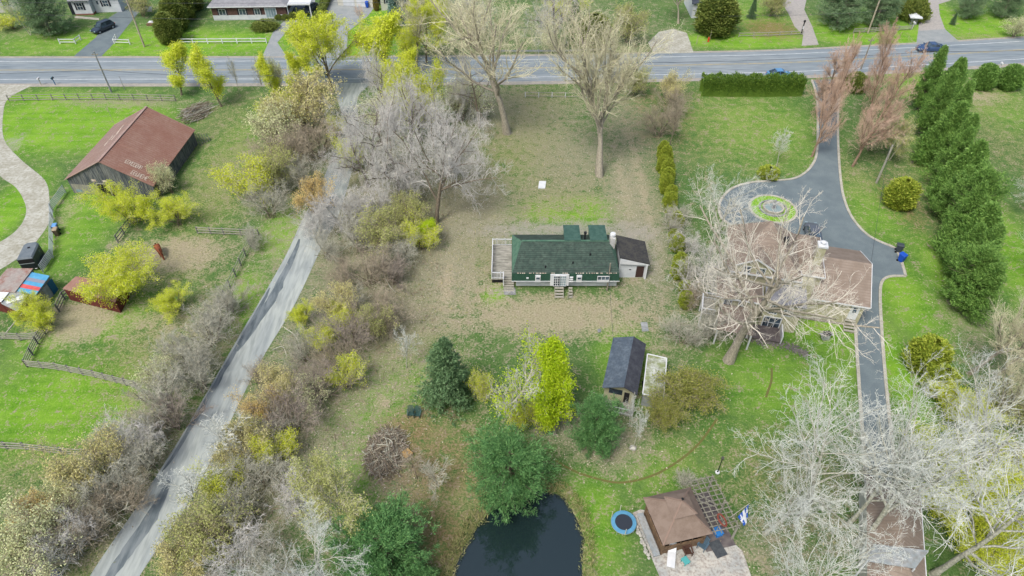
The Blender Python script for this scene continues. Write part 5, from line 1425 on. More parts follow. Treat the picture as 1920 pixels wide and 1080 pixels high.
# garage wing
MB().box(8.3, 14.7, .5, 9.3, 0, 3.12).build('garage_wall', m_beige, hs)
gr = MB()
gz, gt = 3.2, 5.3
gr.poly([(8.0, .1, gz), (15.05, .1, gz), (15.05, 4.9, gt), (8.0, 4.9, gt)], m_brown_roof)
gr.poly([(15.05, 9.7, gz), (9.75, 9.7, gz), (9.75, 4.9, gt), (15.05, 4.9, gt)], m_brown_roof)
gro = gr.build('garage_roof', None, hs)
MB().poly([(14.72, .5, 3.1), (14.72, 9.3, 3.1), (14.72, 4.9, 5.1)]).build('garage_gable', m_beige, hs)
f = MB(); f.beam((15.08, .1, gz - .05), (15.08, 4.9, gt - .05), .06, .2); f.beam((15.08, 9.7, gz - .05), (15.08, 4.9, gt - .05), .06, .2); f.beam((8.0, .08, gz - .06), (15.05, .08, gz - .06), .06, .16)
f.build('fascia', m_whitep, gro)
dd = MB().box(13.4, 14.3, .42, .52, .9, 2.95).build('door', m_whitep, hs)
MB().box(13.65, 14.05, .40, .43, 1.9, 2.6).build('pane', m_glass, dd)
steps(hs, 13.25, 14.35, .4, 4, .22, .3, m_grey_wood)
window(hs, 2.2, 2.9, 3.2, 4.2, .2, mull=(2, 2)); window(hs, 4.6, 5.3, 3.2, 4.2, .2, mull=(2, 2))
# centre bay with French windows
MB().box(4.3, 8.0, -2.3, .195, 0, 4.0).build('bay_wall', m_beige, hs)
br = MB().slab([(4.1, -2.6, 4.08), (8.25, -2.6, 4.08), (8.25, .19, 4.5), (4.1, .19, 4.5)], .1).build('bay_roof', m_grey_roof, hs)
window(hs, 4.8, 5.6, 2.4, 3.5, -2.31, mull=(3, 3)); window(hs, 6.3, 7.1, 2.4, 3.5, -2.31, mull=(3, 3))
window(hs, 4.6, 6.3, .3, 1.8, -2.31, mull=(3, 2), fr=.1)
MB().box(6.5, 6.62, -4.3, -2.4, 0, 1.2).build('privacy_panel', m_whitep, hs)
MB().box(3.4, 6.5, -4.4, -2.32, .3, .4).build('deck', mat('dark_deck', S(96, 90, 92), S(116, 110, 108), scale=2, rough=.9), hs)
# dormer on the right of the bay
MB().box(6.7, 8.9, .0, 1.55, 3.1, 5.0).build('dormer_wall', m_beige, hs)
window(hs, 7.0, 7.6, 3.9, 4.7, -.01, mull=(2, 2))
# left wing
MB().box(-.6, 3.6, -2.6, .19, 0, 3.95).build('wing_wall', m_beige, hs)
hip(hs, -.6, 3.6, -2.6, .19, 4.0, 5.2, m_brown_roof, ridge=[(.8, -1.2), (2.2, -1.2)], ov=.3)
window(hs, 1.6, 2.3, 2.6, 3.5, -2.61, mull=(2, 2)); window(hs, .1, .8, 2.6, 3.5, -2.61, mull=(2, 2))
vr = MB().slab([(-.4, -6.0, 2.3), (3.2, -6.0, 2.3), (3.2, -2.65, 2.9), (-.4, -2.65, 2.9)], .1).build('veranda_roof', m_brown_roof, hs)
for x in (-.3, 3.1):
    for y in (-5.9, -4.2): MB().box(x - .08, x + .08, y - .08, y + .08, 0, 2.3).build('veranda_post', m_whitep, hs)
bc = MB().box(-2.1, -.65, -3.8, -1.2, 1.9, 2.02).build('balcony', m_deck, hs)
railing(bc, [(-.7, -1.25), (-2.05, -1.25), (-2.05, -3.75), (-.7, -3.75)], 2.02, .8, .3)
for x, y in ((-2.0, -3.7), (-2.0, -1.3)): MB().box(x - .07, x + .07, y - .07, y + .07, 0, 1.9).build('balcony_post', m_whitep, bc)

# ------------------------------------------------------------------ simple houses across the road
def far_house(name, label, px_l, px_r, depth, wall_h, roof_h, wall_m, roof_m, wins=(), hip_=True, base_m=None, base_h=0, gable=False, glass=None):
    a, c = G(*px_l), G(*px_r)
    F = Frame(a, (c - a)[:2]); W = np.linalg.norm(c - a)
    o = thing(name, label, 'house', (a[0], a[1], 0), None, F.rz)
    MB().box(0, W, 0, depth, base_h, wall_h).build('wall', wall_m, o)
    if base_m: MB().box(-.03, W + .03, -.03, depth + .03, 0, base_h).build('base', base_m, o)
    if gable:
        b = MB(); y_ = depth / 2
        b.slab([(-.4, -.4, wall_h), (W + .4, -.4, wall_h), (W + .4, y_, wall_h + roof_h), (-.4, y_, wall_h + roof_h)], .12, roof_m)
        b.slab([(W + .4, depth + .4, wall_h), (-.4, depth + .4, wall_h), (-.4, y_, wall_h + roof_h), (W + .4, y_, wall_h + roof_h)], .12, roof_m)
        b.build('roof', None, o)
    else:
        hip(o, 0, W, 0, depth, wall_h + .06, wall_h + roof_h, roof_m, ridge=[(depth / 2, depth / 2), (W - depth / 2, depth / 2)] if W > depth + .2 else None, ov=.5)
    for x0, x1, z0, z1, mu, sh in wins: window(o, x0, x1, z0, z1, 0, mull=mu, shutters=sh, glass=glass)
    return o
wh = far_house('house', 'white house with black shutters beside the parked black car', (143, 29), (176, 28), 7, 3.0, 2.2, m_white, m_grey_roof, ((.9, 1.9, 1.1, 2.4, (2, 2), .35),), gable=True, base_m=m_brick, base_h=.3)
MB().box(-.9, -.02, .4, 2.2, .02, 2.5).build('side_door', m_shutter, wh)
a_ = 3.55
MB().box(a_, a_ + 5.0, 1.2, 8, .0, 3.0).build('wall', m_white, wh)
MB().slab([(a_ + .42, .8, 3.0), (a_ + 5.4, .8, 3.0), (a_ + 5.4, 5, 5), (a_ + .42, 5, 5)], .12).build('roof', m_grey_roof, wh)
window(wh, a_ + 1.9, a_ + 2.9, 1.2, 2.3, 1.2, mull=(2, 2), shutters=.35); window(wh, a_ + .7, a_ + 1.1, 1.6, 2.3, 1.2)
bg_ = far_house('bungalow', 'brown and white bungalow with a grey roof behind the white rail fence', (402, 38), (540, 36), 8, 2.7, 1.8, m_brown_wall, m_grey_roof,
                ((1.4, 2.6, 1.0, 2.1, (2, 1), .28), (5.3, 6.5, 1.0, 2.1, (2, 1), .28), (8.3, 9.3, 1.0, 2.1, (2, 1), .25)), base_m=m_white, base_h=.95)
window(bg_, 10.4, 12.4, .4, 2.2, -.04, mull=(4, 1), glass=m_pale_glass, fr=.12)
for x in (14.6, 19.0): MB().box(x, x + .2, .2, .4, 0, 2.7).build('carport_post', m_whitep, bg_)
MB().box(14.9, 19.3, .0, 6.5, 2.7, 2.95).build('carport_roof', m_whitep, bg_)
cr = far_house('house', 'cream house behind the blue spruce across the road', (716, 20), (790, 14), 8, 3.4, 2.4, m_cream, m_grey_roof,
               ((1.0, 2.0, 1.4, 2.6, (2, 2), .3), (4.2, 5.2, 1.4, 2.6, (2, 2), .3), (6.6, 7.6, 1.4, 2.6, (2, 2), .3)))
cg = far_house('garage', 'cream garage with wide pale doors at the top edge beside a blue bin', (634, 10), (700, 14), 7, 3.0, 1.6, m_cream, m_grey_roof)
MB().box(1.2, 3.6, -.06, .0, .05, 2.3).build('garage_door', m_white, cg); MB().box(4.1, 6.2, -.06, .0, .05, 2.3).build('garage_door', m_white, cg)
far_house('house', 'small cream house half hidden at the top left corner', (0, 24), (42, 20), 7, 3.2, 2, m_cream, m_grey_roof, ((1.2, 2.4, 1.2, 2.3, (3, 1), None),))
dh = far_house('house', 'dark slate-roofed house behind the bare tree at the top centre right', (1296, 34), (1308, 34), 8, 3.0, 3.4, m_white, m_slate, (), gable=True)
ws = far_house('garden_shed', 'small pale grey shed beside the paver driveway across the road', (1705, 46), (1718, 47), 1.4, 1.5, .5, m_grey_sheet, m_white)

# ------------------------------------------------------------------ small sheds at left
def box_px(name, label, cat, tl, tr, br, bl, z_back, z_front, roof_m, wall_m, ov=.12, th=.08):
    """shed from the four picture corners of its roof (back-left, back-right, front-right, front-left)"""
    P_ = [G(*tl, z_back), G(*tr, z_back), G(*br, z_front), G(*bl, z_front)]
    c = sum(P_) / 4
    o = thing(name, label, cat, (c[0], c[1], 0))
    MB().slab(P_, th, roof_m).build('roof', None, o, world=True)
    W_ = [p + (c - p) / np.linalg.norm((c - p)[:2]) * ov for p in P_]
    MB().hexa([(p[0], p[1], 0) for p in W_], [(p[0], p[1], q[2] - th - .01) for p, q in zip(W_, P_)], wall_m).build('wall', None, o, world=True)
    return o, P_
box_px('shed', 'low shed with patched grey and rusty roof at the left edge', 'shed', (14, 503), (62, 503), (28, 548), (-25, 546), 2.3, 2.0, m_patch_roof, m_barnwood)
st, sp = box_px('shed', 'small shed with a blue and red striped metal roof', 'shed', (58, 510), (93, 517), (67, 553), (31, 546), 2.1, 1.9, m_blue_metal, m_oldboard)
def lerp4(P_, u, v): return (P_[0] * (1 - u) + P_[1] * u) * (1 - v) + (P_[3] * (1 - u) + P_[2] * u) * v
for v0, v1, mm in ((.27, .43, mat('greyed_sheet', S(146, 150, 166), rough=.5)), (.62, .8, m_red_metal)):
    MB().slab([lerp4(sp, .01, v0) + [0, 0, .02], lerp4(sp, .99, v0) + [0, 0, .02], lerp4(sp, .99, v1) + [0, 0, .02], lerp4(sp, .01, v1) + [0, 0, .02]], .018, mm).build('roof_stripe', None, st, world=True)
wpn = [lerp4(sp, .97, .04), lerp4(sp, .97, .5), lerp4(sp, .97, .96)]
for i_, (p, q, mm) in enumerate(((sp[1], lerp4(sp, 1, .3), m_deepblue), (lerp4(sp, 1, .33), lerp4(sp, 1, .66), m_grey_sheet), (lerp4(sp, 1, .7), sp[2], m_oldboard))):
    p2, q2 = p + [.01, -.01, 0], q + [.01, -.01, 0]
    MB().hexa([(p2[0], p2[1], .02), (q2[0], q2[1], .02), (q2[0] + .04, q2[1], .02), (p2[0] + .04, p2[1], .02)], [(p2[0], p2[1], 1.7), (q2[0], q2[1], 1.7), (q2[0] + .04, q2[1], 1.7), (p2[0] + .04, p2[1], 1.7)], mm).build('side_panel', None, st, world=True)
sh3, _ = box_px('shed', 'low dark red shed with a flat grey metal roof', 'shed', (22, 543), (52, 553), (33, 584), (2, 569), 1.9, 1.7, m_grey_sheet, m_darkred)
b = MB()
for u, v in ((.35, .7), (.5, .55), (.7, .35), (.85, .2)):
    p = lerp4(_, u, v); b.lathe([(.35, 0), (.38, .1), (.2, .2), (0, .22)], 7, (p[0], p[1], p[2] + .0))
tag(b.build('tarpaulin', m_whitep), 'crumpled white tarpaulin lying on the flat grey metal roof', 'tarpaulin')
box_px('shed', 'shed with a plain white roof cut by the left edge of the photo', 'shed', (-12, 540), (20, 544), (2, 566), (-25, 560), 2.0, 1.9, m_whitep, m_darkred)
rs_, _ = box_px('horse_shelter', 'low run-in horse shelter with a rusty roof under the golden-yellow tree', 'shelter', (142, 518), (232, 530), (216, 566), (117, 541), 2.1, 1.8, m_rust, m_darkred)

# ------------------------------------------------------------------ blue-roofed shed with porch, below the cottage
ez_ = 2.3
a = G(1130, 727, ez_); c = G(1192, 740, ez_); d = G(1150, 633, ez_)
F = Frame(a, (c - a)[:2]); Wd = np.linalg.norm(c - a); Ld = abs(np.dot(d - a, F.y))
bs = thing('garden_shed', 'pale shed with a blue-grey gable roof and small white porch', 'shed', (a[0], a[1], 0), None, F.rz)
MB().box(.15, Wd - .15, .5, Ld - .1, 0, ez_ - .06).build('wall', m_beige, bs)
gb = MB(); gb.poly([(.15, .5, ez_ - .07), (Wd - .15, .5, ez_ - .07), (Wd * .62, .5, ez_ + .62)]); gb.poly([(.15, Ld - .1, ez_ - .07), (Wd - .15, Ld - .1, ez_ - .07), (Wd * .62, Ld - .1, ez_ + .62)]); gb.build('gable', m_beige, bs)
r1 = MB(); r1.slab([(-.05, 0, ez_), (Wd * .62, 0, ez_ + .75), (Wd * .62, Ld, ez_ + .75), (-.05, Ld, ez_)], .07, m_blue_roof); r1.build('roof', None, bs)
r2 = MB(); r2.slab([(Wd * .62, 0, ez_ + .75), (Wd + .15, 0, ez_), (Wd + .15, Ld, ez_), (Wd * .62, Ld, ez_ + .75)], .07, mat('darker_shingles', S(64, 68, 78), S(80, 84, 92), scale=1.5, fine=S(54, 58, 66), fscale=4, famt=.5, rough=.95)); r2.build('roof', None, bs)
MB().box(.6, 1.9, .46, .5, 1.2, 1.9).build('window', m_glass, bs)
MB().box(2.1, 2.6, .44, .5, .1, 1.7).build('door', m_dark, bs)
pd = MB().box(-.1, Wd + .1, -1.0, .45, .1, .2).build('porch_deck', m_deck, bs)
railing(pd, [(0, -.95), (Wd, -.95)], .2, .8, .3)
for x in (.1, Wd - .15): MB().box(x, x + .1, -.9, -.8, .2, 2.25).build('porch_post', m_whitep, bs)
pp = thing('potted_plant', 'dark potted plant on the porch of the blue-roofed shed', 'plant', tuple(a + F.x * 1.7 + F.y * -.4)[:2] + (.2,), None, F.rz)
MB().lathe([(.14, 0), (.2, .3), (.0, .3)], 10).build('pot', m_black, pp)
rng_ = np.random.RandomState(4)
v_, q_ = leaf_quads(rng_, rng_.normal(0, .16, (260, 3)) + [0, 0, .6], .22, .08)
link_mesh('leaves', mesh_np('leaves', v_, q_, [nd_spruce]), pp)
# mossy flat-roofed trailer next to it
tr, tp4 = box_px('utility_trailer', 'mossy white flat-topped trailer beside the blue-roofed shed', 'trailer', (1214, 664), (1250, 672), (1244, 749), (1205, 739), 1.9, 1.9, m_mossy, m_grey_sheet, ov=.15, th=.1)
b = MB()
for i in range(4): b.beam(tp4[i] + [0, 0, .03], tp4[(i + 1) % 4] + [0, 0, .03], .1, .08)
b.build('roof_rim', m_whitep, tr, world=True)
cT = sum(tp4) / 4
for s in (-1, 1):
    p = cT + nrm(tp4[1] - tp4[0]) * s * .95; MB().tube((p[0] - .08, p[1], .33), (p[0] + .08, p[1], .33), .33, None, 14).build('wheel', m_tyre, tr, world=True)

# ------------------------------------------------------------------ brown garage at lower right with pale awning
a = G(1630, 1090, 2.6); c = G(1722, 1090, 2.6); d = G(1628, 893, 2.6)
yd_ = (d - a)[:2]; F = Frame(a, (yd_[1], -yd_[0])); Wd = 3.9; Ld = np.linalg.norm(yd_)
bgm = thing('garage', 'brown-roofed garage at the end of the driveway under the white trees', 'garage', (a[0], a[1], 0), None, F.rz)
MB().box(.1, Wd - .1, .1, Ld - .1, 0, 2.55).build('wall', m_cream, bgm)
hip(bgm, 0, Wd, 0, Ld, 2.6, 3.9, m_brown_roof, ridge=[(Wd / 2, Wd / 2), (Wd / 2, Ld - Wd / 2)], ov=.15)
MB().box(.5, Wd - .5, Ld - .12, Ld - .05, .05, 2.2).build('garage_door', m_whitep, bgm)
aw = [G(1640, 1020, 4.0), G(1742, 1032, 4.0), G(1716, 1066, 3.9), G(1625, 1052, 3.9)]
ca = sum(aw) / 4
an = thing('awning', 'translucent grey corrugated canopy beside the brown garage at the bottom edge', 'awning', (ca[0], ca[1], 0))
MB().slab(aw, .05, m_grey_sheet).build('canopy', None, an, world=True)
for p in aw: MB().beam((p[0] * .98 + ca[0] * .02, p[1] * .98 + ca[1] * .02, 0), (p[0] * .98 + ca[0] * .02, p[1] * .98 + ca[1] * .02, 3.86), .09, .09).build('post', m_whitep, an, world=True)
# ------------------------------------------------------------------ gazebo, pergola, patio
gc = [G(1207, 933, 2.4), G(1242, 1023, 2.4), G(1336, 1002, 2.4), G(1295, 912, 2.4)]    # left, front, right, back corners
gcen = sum(gc) / 4
gxd = nrm(((gc[2] - gc[1]) + (gc[3] - gc[0])) / 2); gs = (np.linalg.norm(gc[2] - gc[1]) + np.linalg.norm(gc[0] - gc[1])) / 4
gz_ = thing('gazebo', 'square gazebo with a two-tier brown hip roof on the patio', 'gazebo', (gcen[0], gcen[1], 0), None, math.atan2(gxd[1], gxd[0]))
def tier(h0, s0, h1, s1, m_, nm, par):
    b = MB()
    lo = [(-s0, -s0, h0), (s0, -s0, h0), (s0, s0, h0), (-s0, s0, h0)]
    hi = [(-s1, -s1, h1), (s1, -s1, h1), (s1, s1, h1), (-s1, s1, h1)]
    for i in range(4): b.poly([lo[i], lo[(i + 1) % 4], hi[(i + 1) % 4], hi[i]], m_)
    b.poly(lo[::-1], m_dark)  # underside near-black: shade under the roof put into its colour
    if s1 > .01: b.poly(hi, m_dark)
    return b.build(nm, None, par)
m_gaz = mat('brown_gazebo_shingles', S(146, 130, 118), S(132, 116, 104), scale=1.5, fine=S(150, 134, 124), fscale=8, famt=.4, rough=.95)
lr = tier(2.4, gs, 3.7, .8, m_gaz, 'lower_roof', gz_)
ur = tier(4.0, 1.0, 4.75, .02, m_gaz, 'upper_roof', gz_)
tier(3.5, .72, 4.01, .72, m_wood_brown, 'cupola', gz_)
MB().lathe([(.05, 4.7), (.03, 5.0), (.12, 5.02), (.0, 5.2)], 8).build('weather_vane', m_black, ur)
ridge = MB()
for sx, sy in ((-1, -1), (1, -1), (1, 1), (-1, 1)):
    ridge.beam((sx * gs, sy * gs, 2.42), (sx * .8, sy * .8, 3.72), .12, .05); ridge.beam((sx * 1.0, sy * 1.0, 4.02), (0, 0, 4.77), .1, .05)
ridge.build('hip_caps', mat('lighter_hip_shingles', S(146, 126, 114), rough=.95), lr)
for sx, sy in ((-1, -1), (1, -1), (1, 1), (-1, 1)):
    MB().box(sx * (gs - .35) - .08, sx * (gs - .35) + .08, sy * (gs - .35) - .08, sy * (gs - .35) + .08, 0, 2.45).build('post', m_wood_brown, gz_)
wl_ = gs - .38
MB().box(-wl_, wl_, -wl_ - .05, -wl_ + .05, .05, 1.1).build('half_wall', m_wood_brown, gz_)
MB().box(wl_ - .05, wl_ + .05, -wl_ + .06, wl_, .05, 1.1).build('half_wall', m_wood_brown, gz_)
MB().box(-wl_ - .05, -wl_ + .05, -wl_ + .06, wl_, .05, 1.0).build('half_wall', m_wood_brown, gz_)
MB().box(-wl_, wl_, -wl_, wl_, .03, .08).build('floor', m_dark, gz_)  # near-black floor: the gazebo's dark interior put into the colour
for k in range(6):
    x = -wl_ + .4 + k * .5
    MB().box(x, x + .05, -wl_ - .1, -wl_ - .06, .1, 2.3).build('screen_bar', m_wood_brown, gz_) if k % 2 == 0 else None
pf = np.array([gcen[0], gcen[1], 0])
gy_ = np.array([-gxd[1], gxd[0], 0])
def gw_(x, y, z=0): return pf + gxd * x + gy_ * y + np.array([0, 0, z])
m_perg = mat('grey_brown_timber', S(132, 132, 120), S(164, 162, 148), scale=3, rough=.95)
pg = thing('pergola', 'open pale timber pergola grid on the right side of the gazebo', 'pergola', gw_(gs + 1.2, .3), None, math.atan2(gxd[1], gxd[0]))
for k in range(12):
    y = -2.3 + k * .42
    MB().box(-1.2, 1.25, y, y + .045, 2.32, 2.42).build('slat', m_perg, pg)
for k in range(5):
    x = -.95 + k * .52
    MB().box(x, x + .05, -2.5, 2.6, 2.2, 2.318).build('rafter', m_perg, pg)
for x, y in ((1.15, -2.2), (1.15, 2.4), (1.15, .1)): MB().box(x - .07, x + .07, y - .07, y + .07, 0, 2.2).build('post', m_grey_wood, pg)
MB().beam((-1.0, 1.6, 2.0), (.9, .4, 1.0), .08, .08).beam((-1.0, .8, 1.9), (.5, .3, 1.2), .08, .08).build('brace', m_grey_wood, pg)
patio_px = [(1186, 962), (1200, 956), (1330, 975), (1362, 1006), (1392, 1034), (1408, 1080), (1425, 1130), (1265, 1140), (1236, 1080)]
m_patio = mat('weathered_patio_concrete', S(178, 182, 178), S(204, 202, 192), scale=.7, lo=.4, hi=.6, fine=S(132, 118, 112), fscale=5, famt=.65, rough=.9, detail=6)
pts = gpts(patio_px)
tag(MB().prism([(p[0], p[1]) for p in pts], -.1, .07).build('patio', m_patio), kind='structure')
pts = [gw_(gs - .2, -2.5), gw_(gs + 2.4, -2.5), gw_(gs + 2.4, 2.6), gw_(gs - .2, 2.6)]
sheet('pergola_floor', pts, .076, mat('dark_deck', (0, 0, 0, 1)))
# low bench wall with a grey top and a row of stones on the left of the gazebo
bw = thing('stone_bench', 'long grey bench top along the left side of the gazebo', 'bench', gw_(-gs - .15, -.1), None, math.atan2(gxd[1], gxd[0]))
MB().box(-.28, .28, -1.9, 1.9, .42, .5).build('seat', m_grey_sheet, bw)
for y in (-1.7, 0, 1.7): MB().box(-.2, .2, y - .1, y + .1, .07, .418).build('support', m_stone, bw)
def rock(name, label, cat, loc, r, seed, m_=None, group=None, sq=.6):
    rg = np.random.RandomState(seed)
    b = MB(); n = 9
    prof = [(0.6, 0), (1.0, .25), (.95, .6), (.6, .92), (.0, 1.0)]
    b.lathe([(r * a, r * 2 * sq * z) for a, z in prof], n)
    b.v = [tuple(np.array(p) * (1 + rg.uniform(-.16, .16))) for p in b.v]
    o = b.build(name, m_ or m_stone)
    o.location = (loc[0], loc[1], loc[2] if len(loc) > 2 else 0); o.rotation_euler = (0, 0, rg.rand() * 6)
    return tag(o, label, cat, group)
for k in range(14):
    p = gw_(-gs - .75 + .06 * math.sin(k * 2.1), -1.9 + k * .28)
    rock('garden_stone', 'small pale stone in the row along the bench left of the gazebo', 'stone', (p[0], p[1], .07), .13 + .04 * (k % 3), 200 + k, mat('pale_stone', S(200, 200, 190), S(170, 168, 160), scale=4, rough=.9), 'stones in a row beside the gazebo')
rock('boulder', 'large rounded grey boulder on the lawn of the cream house', 'boulder', G(712, 64), 1.15, 3, sq=.75)
rock('boulder', 'small pale boulder at the foot of the slim white birch stem', 'boulder', G(1186, 841), .32, 4, mat('pale_stone', (0, 0, 0, 1)))

# chairs and small things on the patio
def adirondack(name, label, cat, p, rz, m_, s=1.0):
    o = thing(name, label, cat, p, None, rz)
    b = MB()
    for k in range(4): b.hexa([(-.25, -.28 + k * .14, .36 - k * .04), (.25, -.28 + k * .14, .36 - k * .04), (.25, -.16 + k * .14, .325 - k * .04), (-.25, -.16 + k * .14, .325 - k * .04)], [(-.25, -.28 + k * .14, .39 - k * .04), (.25, -.28 + k * .14, .39 - k * .04), (.25, -.16 + k * .14, .355 - k * .04), (-.25, -.16 + k * .14, .355 - k * .04)])
    b.build('seat', m_, o)
    b = MB()
    for k in range(5):
        x = -.24 + k * .1; h = .95 + .08 * (1 - abs(k - 2) / 2)
        b.beam((x + .04, .26, .24), (x + .04 + (k - 2) * .03, .55, h), .085, .02)
    b.build('backrest', m_, o)
    for sx in (-1, 1):
        MB().box(sx * .33 - .06, sx * .33 + .06, -.34, .42, .56, .585).build('armrest', m_, o)
        MB().beam((sx * .3, -.3, 0), (sx * .3, -.3, .56), .05, .09).build('leg', m_, o)
        MB().beam((sx * .27, -.3, .34), (sx * .27, .6, .02), .03, .1).build('leg', m_, o)
    o.scale = (s, s, s)
    return o
m_teal = mat('teal_plastic', S(88, 176, 176), rough=.5); m_bluegrey = mat('blue_grey_plastic', S(84, 110, 128), rough=.5)
m_brown = mat('brown_plastic', S(88, 64, 54), rough=.6); m_dkgreen = mat('dark_green_plastic', S(66, 96, 92), rough=.5)
p = G(1288, 1037, .07); adirondack('garden_chair', 'brown armchair on the patio in front of the gazebo', 'chair', p, .15, m_brown)
p = G(1316, 1026, .07); adirondack('garden_chair', 'blue-grey armchair on the patio in front of the gazebo', 'chair', p, -.7, m_bluegrey)
p = G(771, 779); adirondack('garden_chair', 'left of two dark green armchairs on the lawn above the brush pile', 'chair', p, .1, m_dkgreen, .95)
p = G(783, 780); adirondack('garden_chair', 'right of two dark green armchairs on the lawn above the brush pile', 'chair', p, -.1, m_dkgreen, .95)
p = G(1284, 1055, .07)
t = thing('side_table', 'small teal side table in front of the brown armchair', 'table', p, None, .5)
MB().box(-.26, .26, -.3, .3, .38, .43).build('tabletop', m_teal, t)
for x, y in ((-.2, -.22), (.2, -.22), (.2, .22), (-.2, .22)): MB().box(x - .03, x + .03, y - .03, y + .03, 0, .378).build('leg', m_teal, t)
p = G(1258, 1046, .07)
t = thing('sun_lounger', 'white plastic sun lounger left of the brown armchair', 'sun lounger', p, None, -.25)
MB().box(-.32, .32, -.95, .35, .3, .36).build('seat', m_whitep, t)
MB().hexa([(-.32, .352, .3), (.32, .352, .3), (.3, 1.0, .62), (-.3, 1.0, .62)], [(-.32, .352, .36), (.32, .352, .36), (.3, .98, .68), (-.3, .98, .68)]).build('backrest', m_whitep, t)
for x, y in ((-.25, -.8), (.25, -.8), (.25, .3), (-.25, .3)): MB().box(x - .04, x + .04, y - .04, y + .04, 0, .298).build('leg', m_whitep, t)
MB().box(-.26, .26, .99, 1.3, .6, .66).build('headrest', mat('pale_grey_cushion', S(140, 164, 164), rough=.8), t)
tag(MB().box(-.5, .5, -.7, .7, 0, .02).build('floor_mat', mat('charcoal_mat', S(70, 76, 82), S(84, 90, 94), scale=3, rough=.95)), 'charcoal rectangular mat on the patio below the pergola', 'mat')
o = bpy.data.objects['floor_mat']; p = G(1346, 1029, .08); o.location = tuple(p); o.rotation_euler = (0, 0, .35)
def storage(label, p, sx, sy, sz, m_, rz=0, name='storage_box', lid=None):
    o = thing(name, label, 'box', p, None, rz)
    MB().box(-sx / 2, sx / 2, -sy / 2, sy / 2, 0, sz).build('box', m_, o, bevel=.02)
    MB().box(-sx / 2 - .03, sx / 2 + .03, -sy / 2 - .03, sy / 2 + .03, sz, sz + .05).build('lid', lid or m_, o, bevel=.015)
    return o
storage('bright blue plastic box under the pergola', G(1345, 1000, .08), .6, .7, .4, mat('bright_blue_plastic', S(54, 136, 214), rough=.5), .35)
# red sledge-like ring lying on the pergola
ring = MB()
for k in range(16):
    a0, a1 = 2 * math.pi * k / 16, 2 * math.pi * (k + 1) / 16
    ring.tube((.25 * math.cos(a0), .55 * math.sin(a0), 0), (.25 * math.cos(a1), .55 * math.sin(a1), 0), .07, None, 6)
o = ring.build('float_ring', mat('dull_red_plastic', S(140, 74, 60), rough=.6)); p = G(1354, 975, 2.5); o.location = tuple(p); o.rotation_euler = (0, 0, .3)
tag(o, 'dull red oval ring lying on top of the pergola', 'ring')

# trampoline
p = G(1168, 986)
t = thing('trampoline', 'round trampoline with a blue pad beside the pond', 'trampoline', p, None, .4)
b = MB(); n = 40; R1_, R2_ = .73, 1.05
b.lathe([(R1_, .62), (R1_, .68), (R2_, .66), (R2_, .58)], n); b.build('pad', mat('blue_vinyl_pad', S(88, 150, 186), S(100, 162, 196), scale=2, rough=.5), t)
MB().lathe([(.0, .63), (.75, .63)], n).build('mat', mat('dark_jump_mat', S(50, 58, 70), rough=.8), t)
b = MB()
for k in range(n):
    a0, a1 = 2 * math.pi * k / n, 2 * math.pi * (k + 1) / n
    b.tube((1.03 * math.cos(a0), 1.03 * math.sin(a0), .58), (1.03 * math.cos(a1), 1.03 * math.sin(a1), .58), .035, None, 6)
b.build('frame', m_steel, t)
for k in range(4):
    a0 = k * math.pi / 2 + .5
    MB().tube((.98 * math.cos(a0), .98 * math.sin(a0), 0), (1.02 * math.cos(a0), 1.02 * math.sin(a0), .58), .03, None, 6).build('leg', m_steel, t)
for a0 in (1.35, 2.25, 4.3): MB().tube((1.06 * math.cos(a0), 1.06 * math.sin(a0), .5), (1.08 * math.cos(a0), 1.08 * math.sin(a0), 1.5), .035, None, 6).build('net_pole', mat('pale_foam_pole', S(200, 200, 180), rough=.8), t)

# flag: blue with white cross and white lilies, hanging crumpled from a slanted pole
p = G(1392, 1000)
fl = thing('flag', 'blue flag with a white cross hanging from a slanted pole right of the pergola', 'flag', p)
MB().tube((-2.3, -.1, 1.6), (.05, .9, 3.3), .03, None, 6).build('pole', m_grey_wood, fl)
MB().tube((-2.3, -.1, 1.6), (-2.3, -.1, 0), .03, None, 6).build('pole_support', m_grey_wood, fl)
m_flagb = mat('flag_blue_cloth', S(34, 92, 190), rough=.8); m_flagw = mat('flag_white_cloth', S(236, 240, 244), rough=.8)
b = MB(); NU, NV = 24, 16
def fpos(u, v):
    top = np.array([-.95 * (1 - u), .5 + .38 * u - .4 * (1 - u), 2.6 + .65 * u])
    w = .12 * math.sin(u * 11 + v * 2) * v
    return (top[0] + .55 * v * (1 - u) + w, top[1] + .1 * math.cos(u * 9) * v - .5 * v, top[2] - 1.15 * v * (.75 + .25 * u))
for i in range(NU):
    for j in range(NV):
        u0, u1, v0, v1 = i / NU, (i + 1) / NU, j / NV, (j + 1) / NV
        um, vm = (u0 + u1) / 2, (v0 + v1) / 2
        cross = abs(um - .5) < .09 or abs(vm - .5) < .13
        fu, fv = (um % .5) / .5 if um < .5 else (um - .5) / .5, (vm % .5) / .5 if vm < .5 else (vm - .5) / .5
        lily = (abs(fu - (.41 if um < .5 else .59)) < .09 and abs(fv - .45) < .32) or (abs(fv - .55) < .1 and abs(fu - (.41 if um < .5 else .59)) < .24)
        b.poly([fpos(u0, v0), fpos(u1, v0), fpos(u1, v1), fpos(u0, v1)], m_flagw if cross or lily else m_flagb)
b.build('cloth', None, fl, smooth=True)

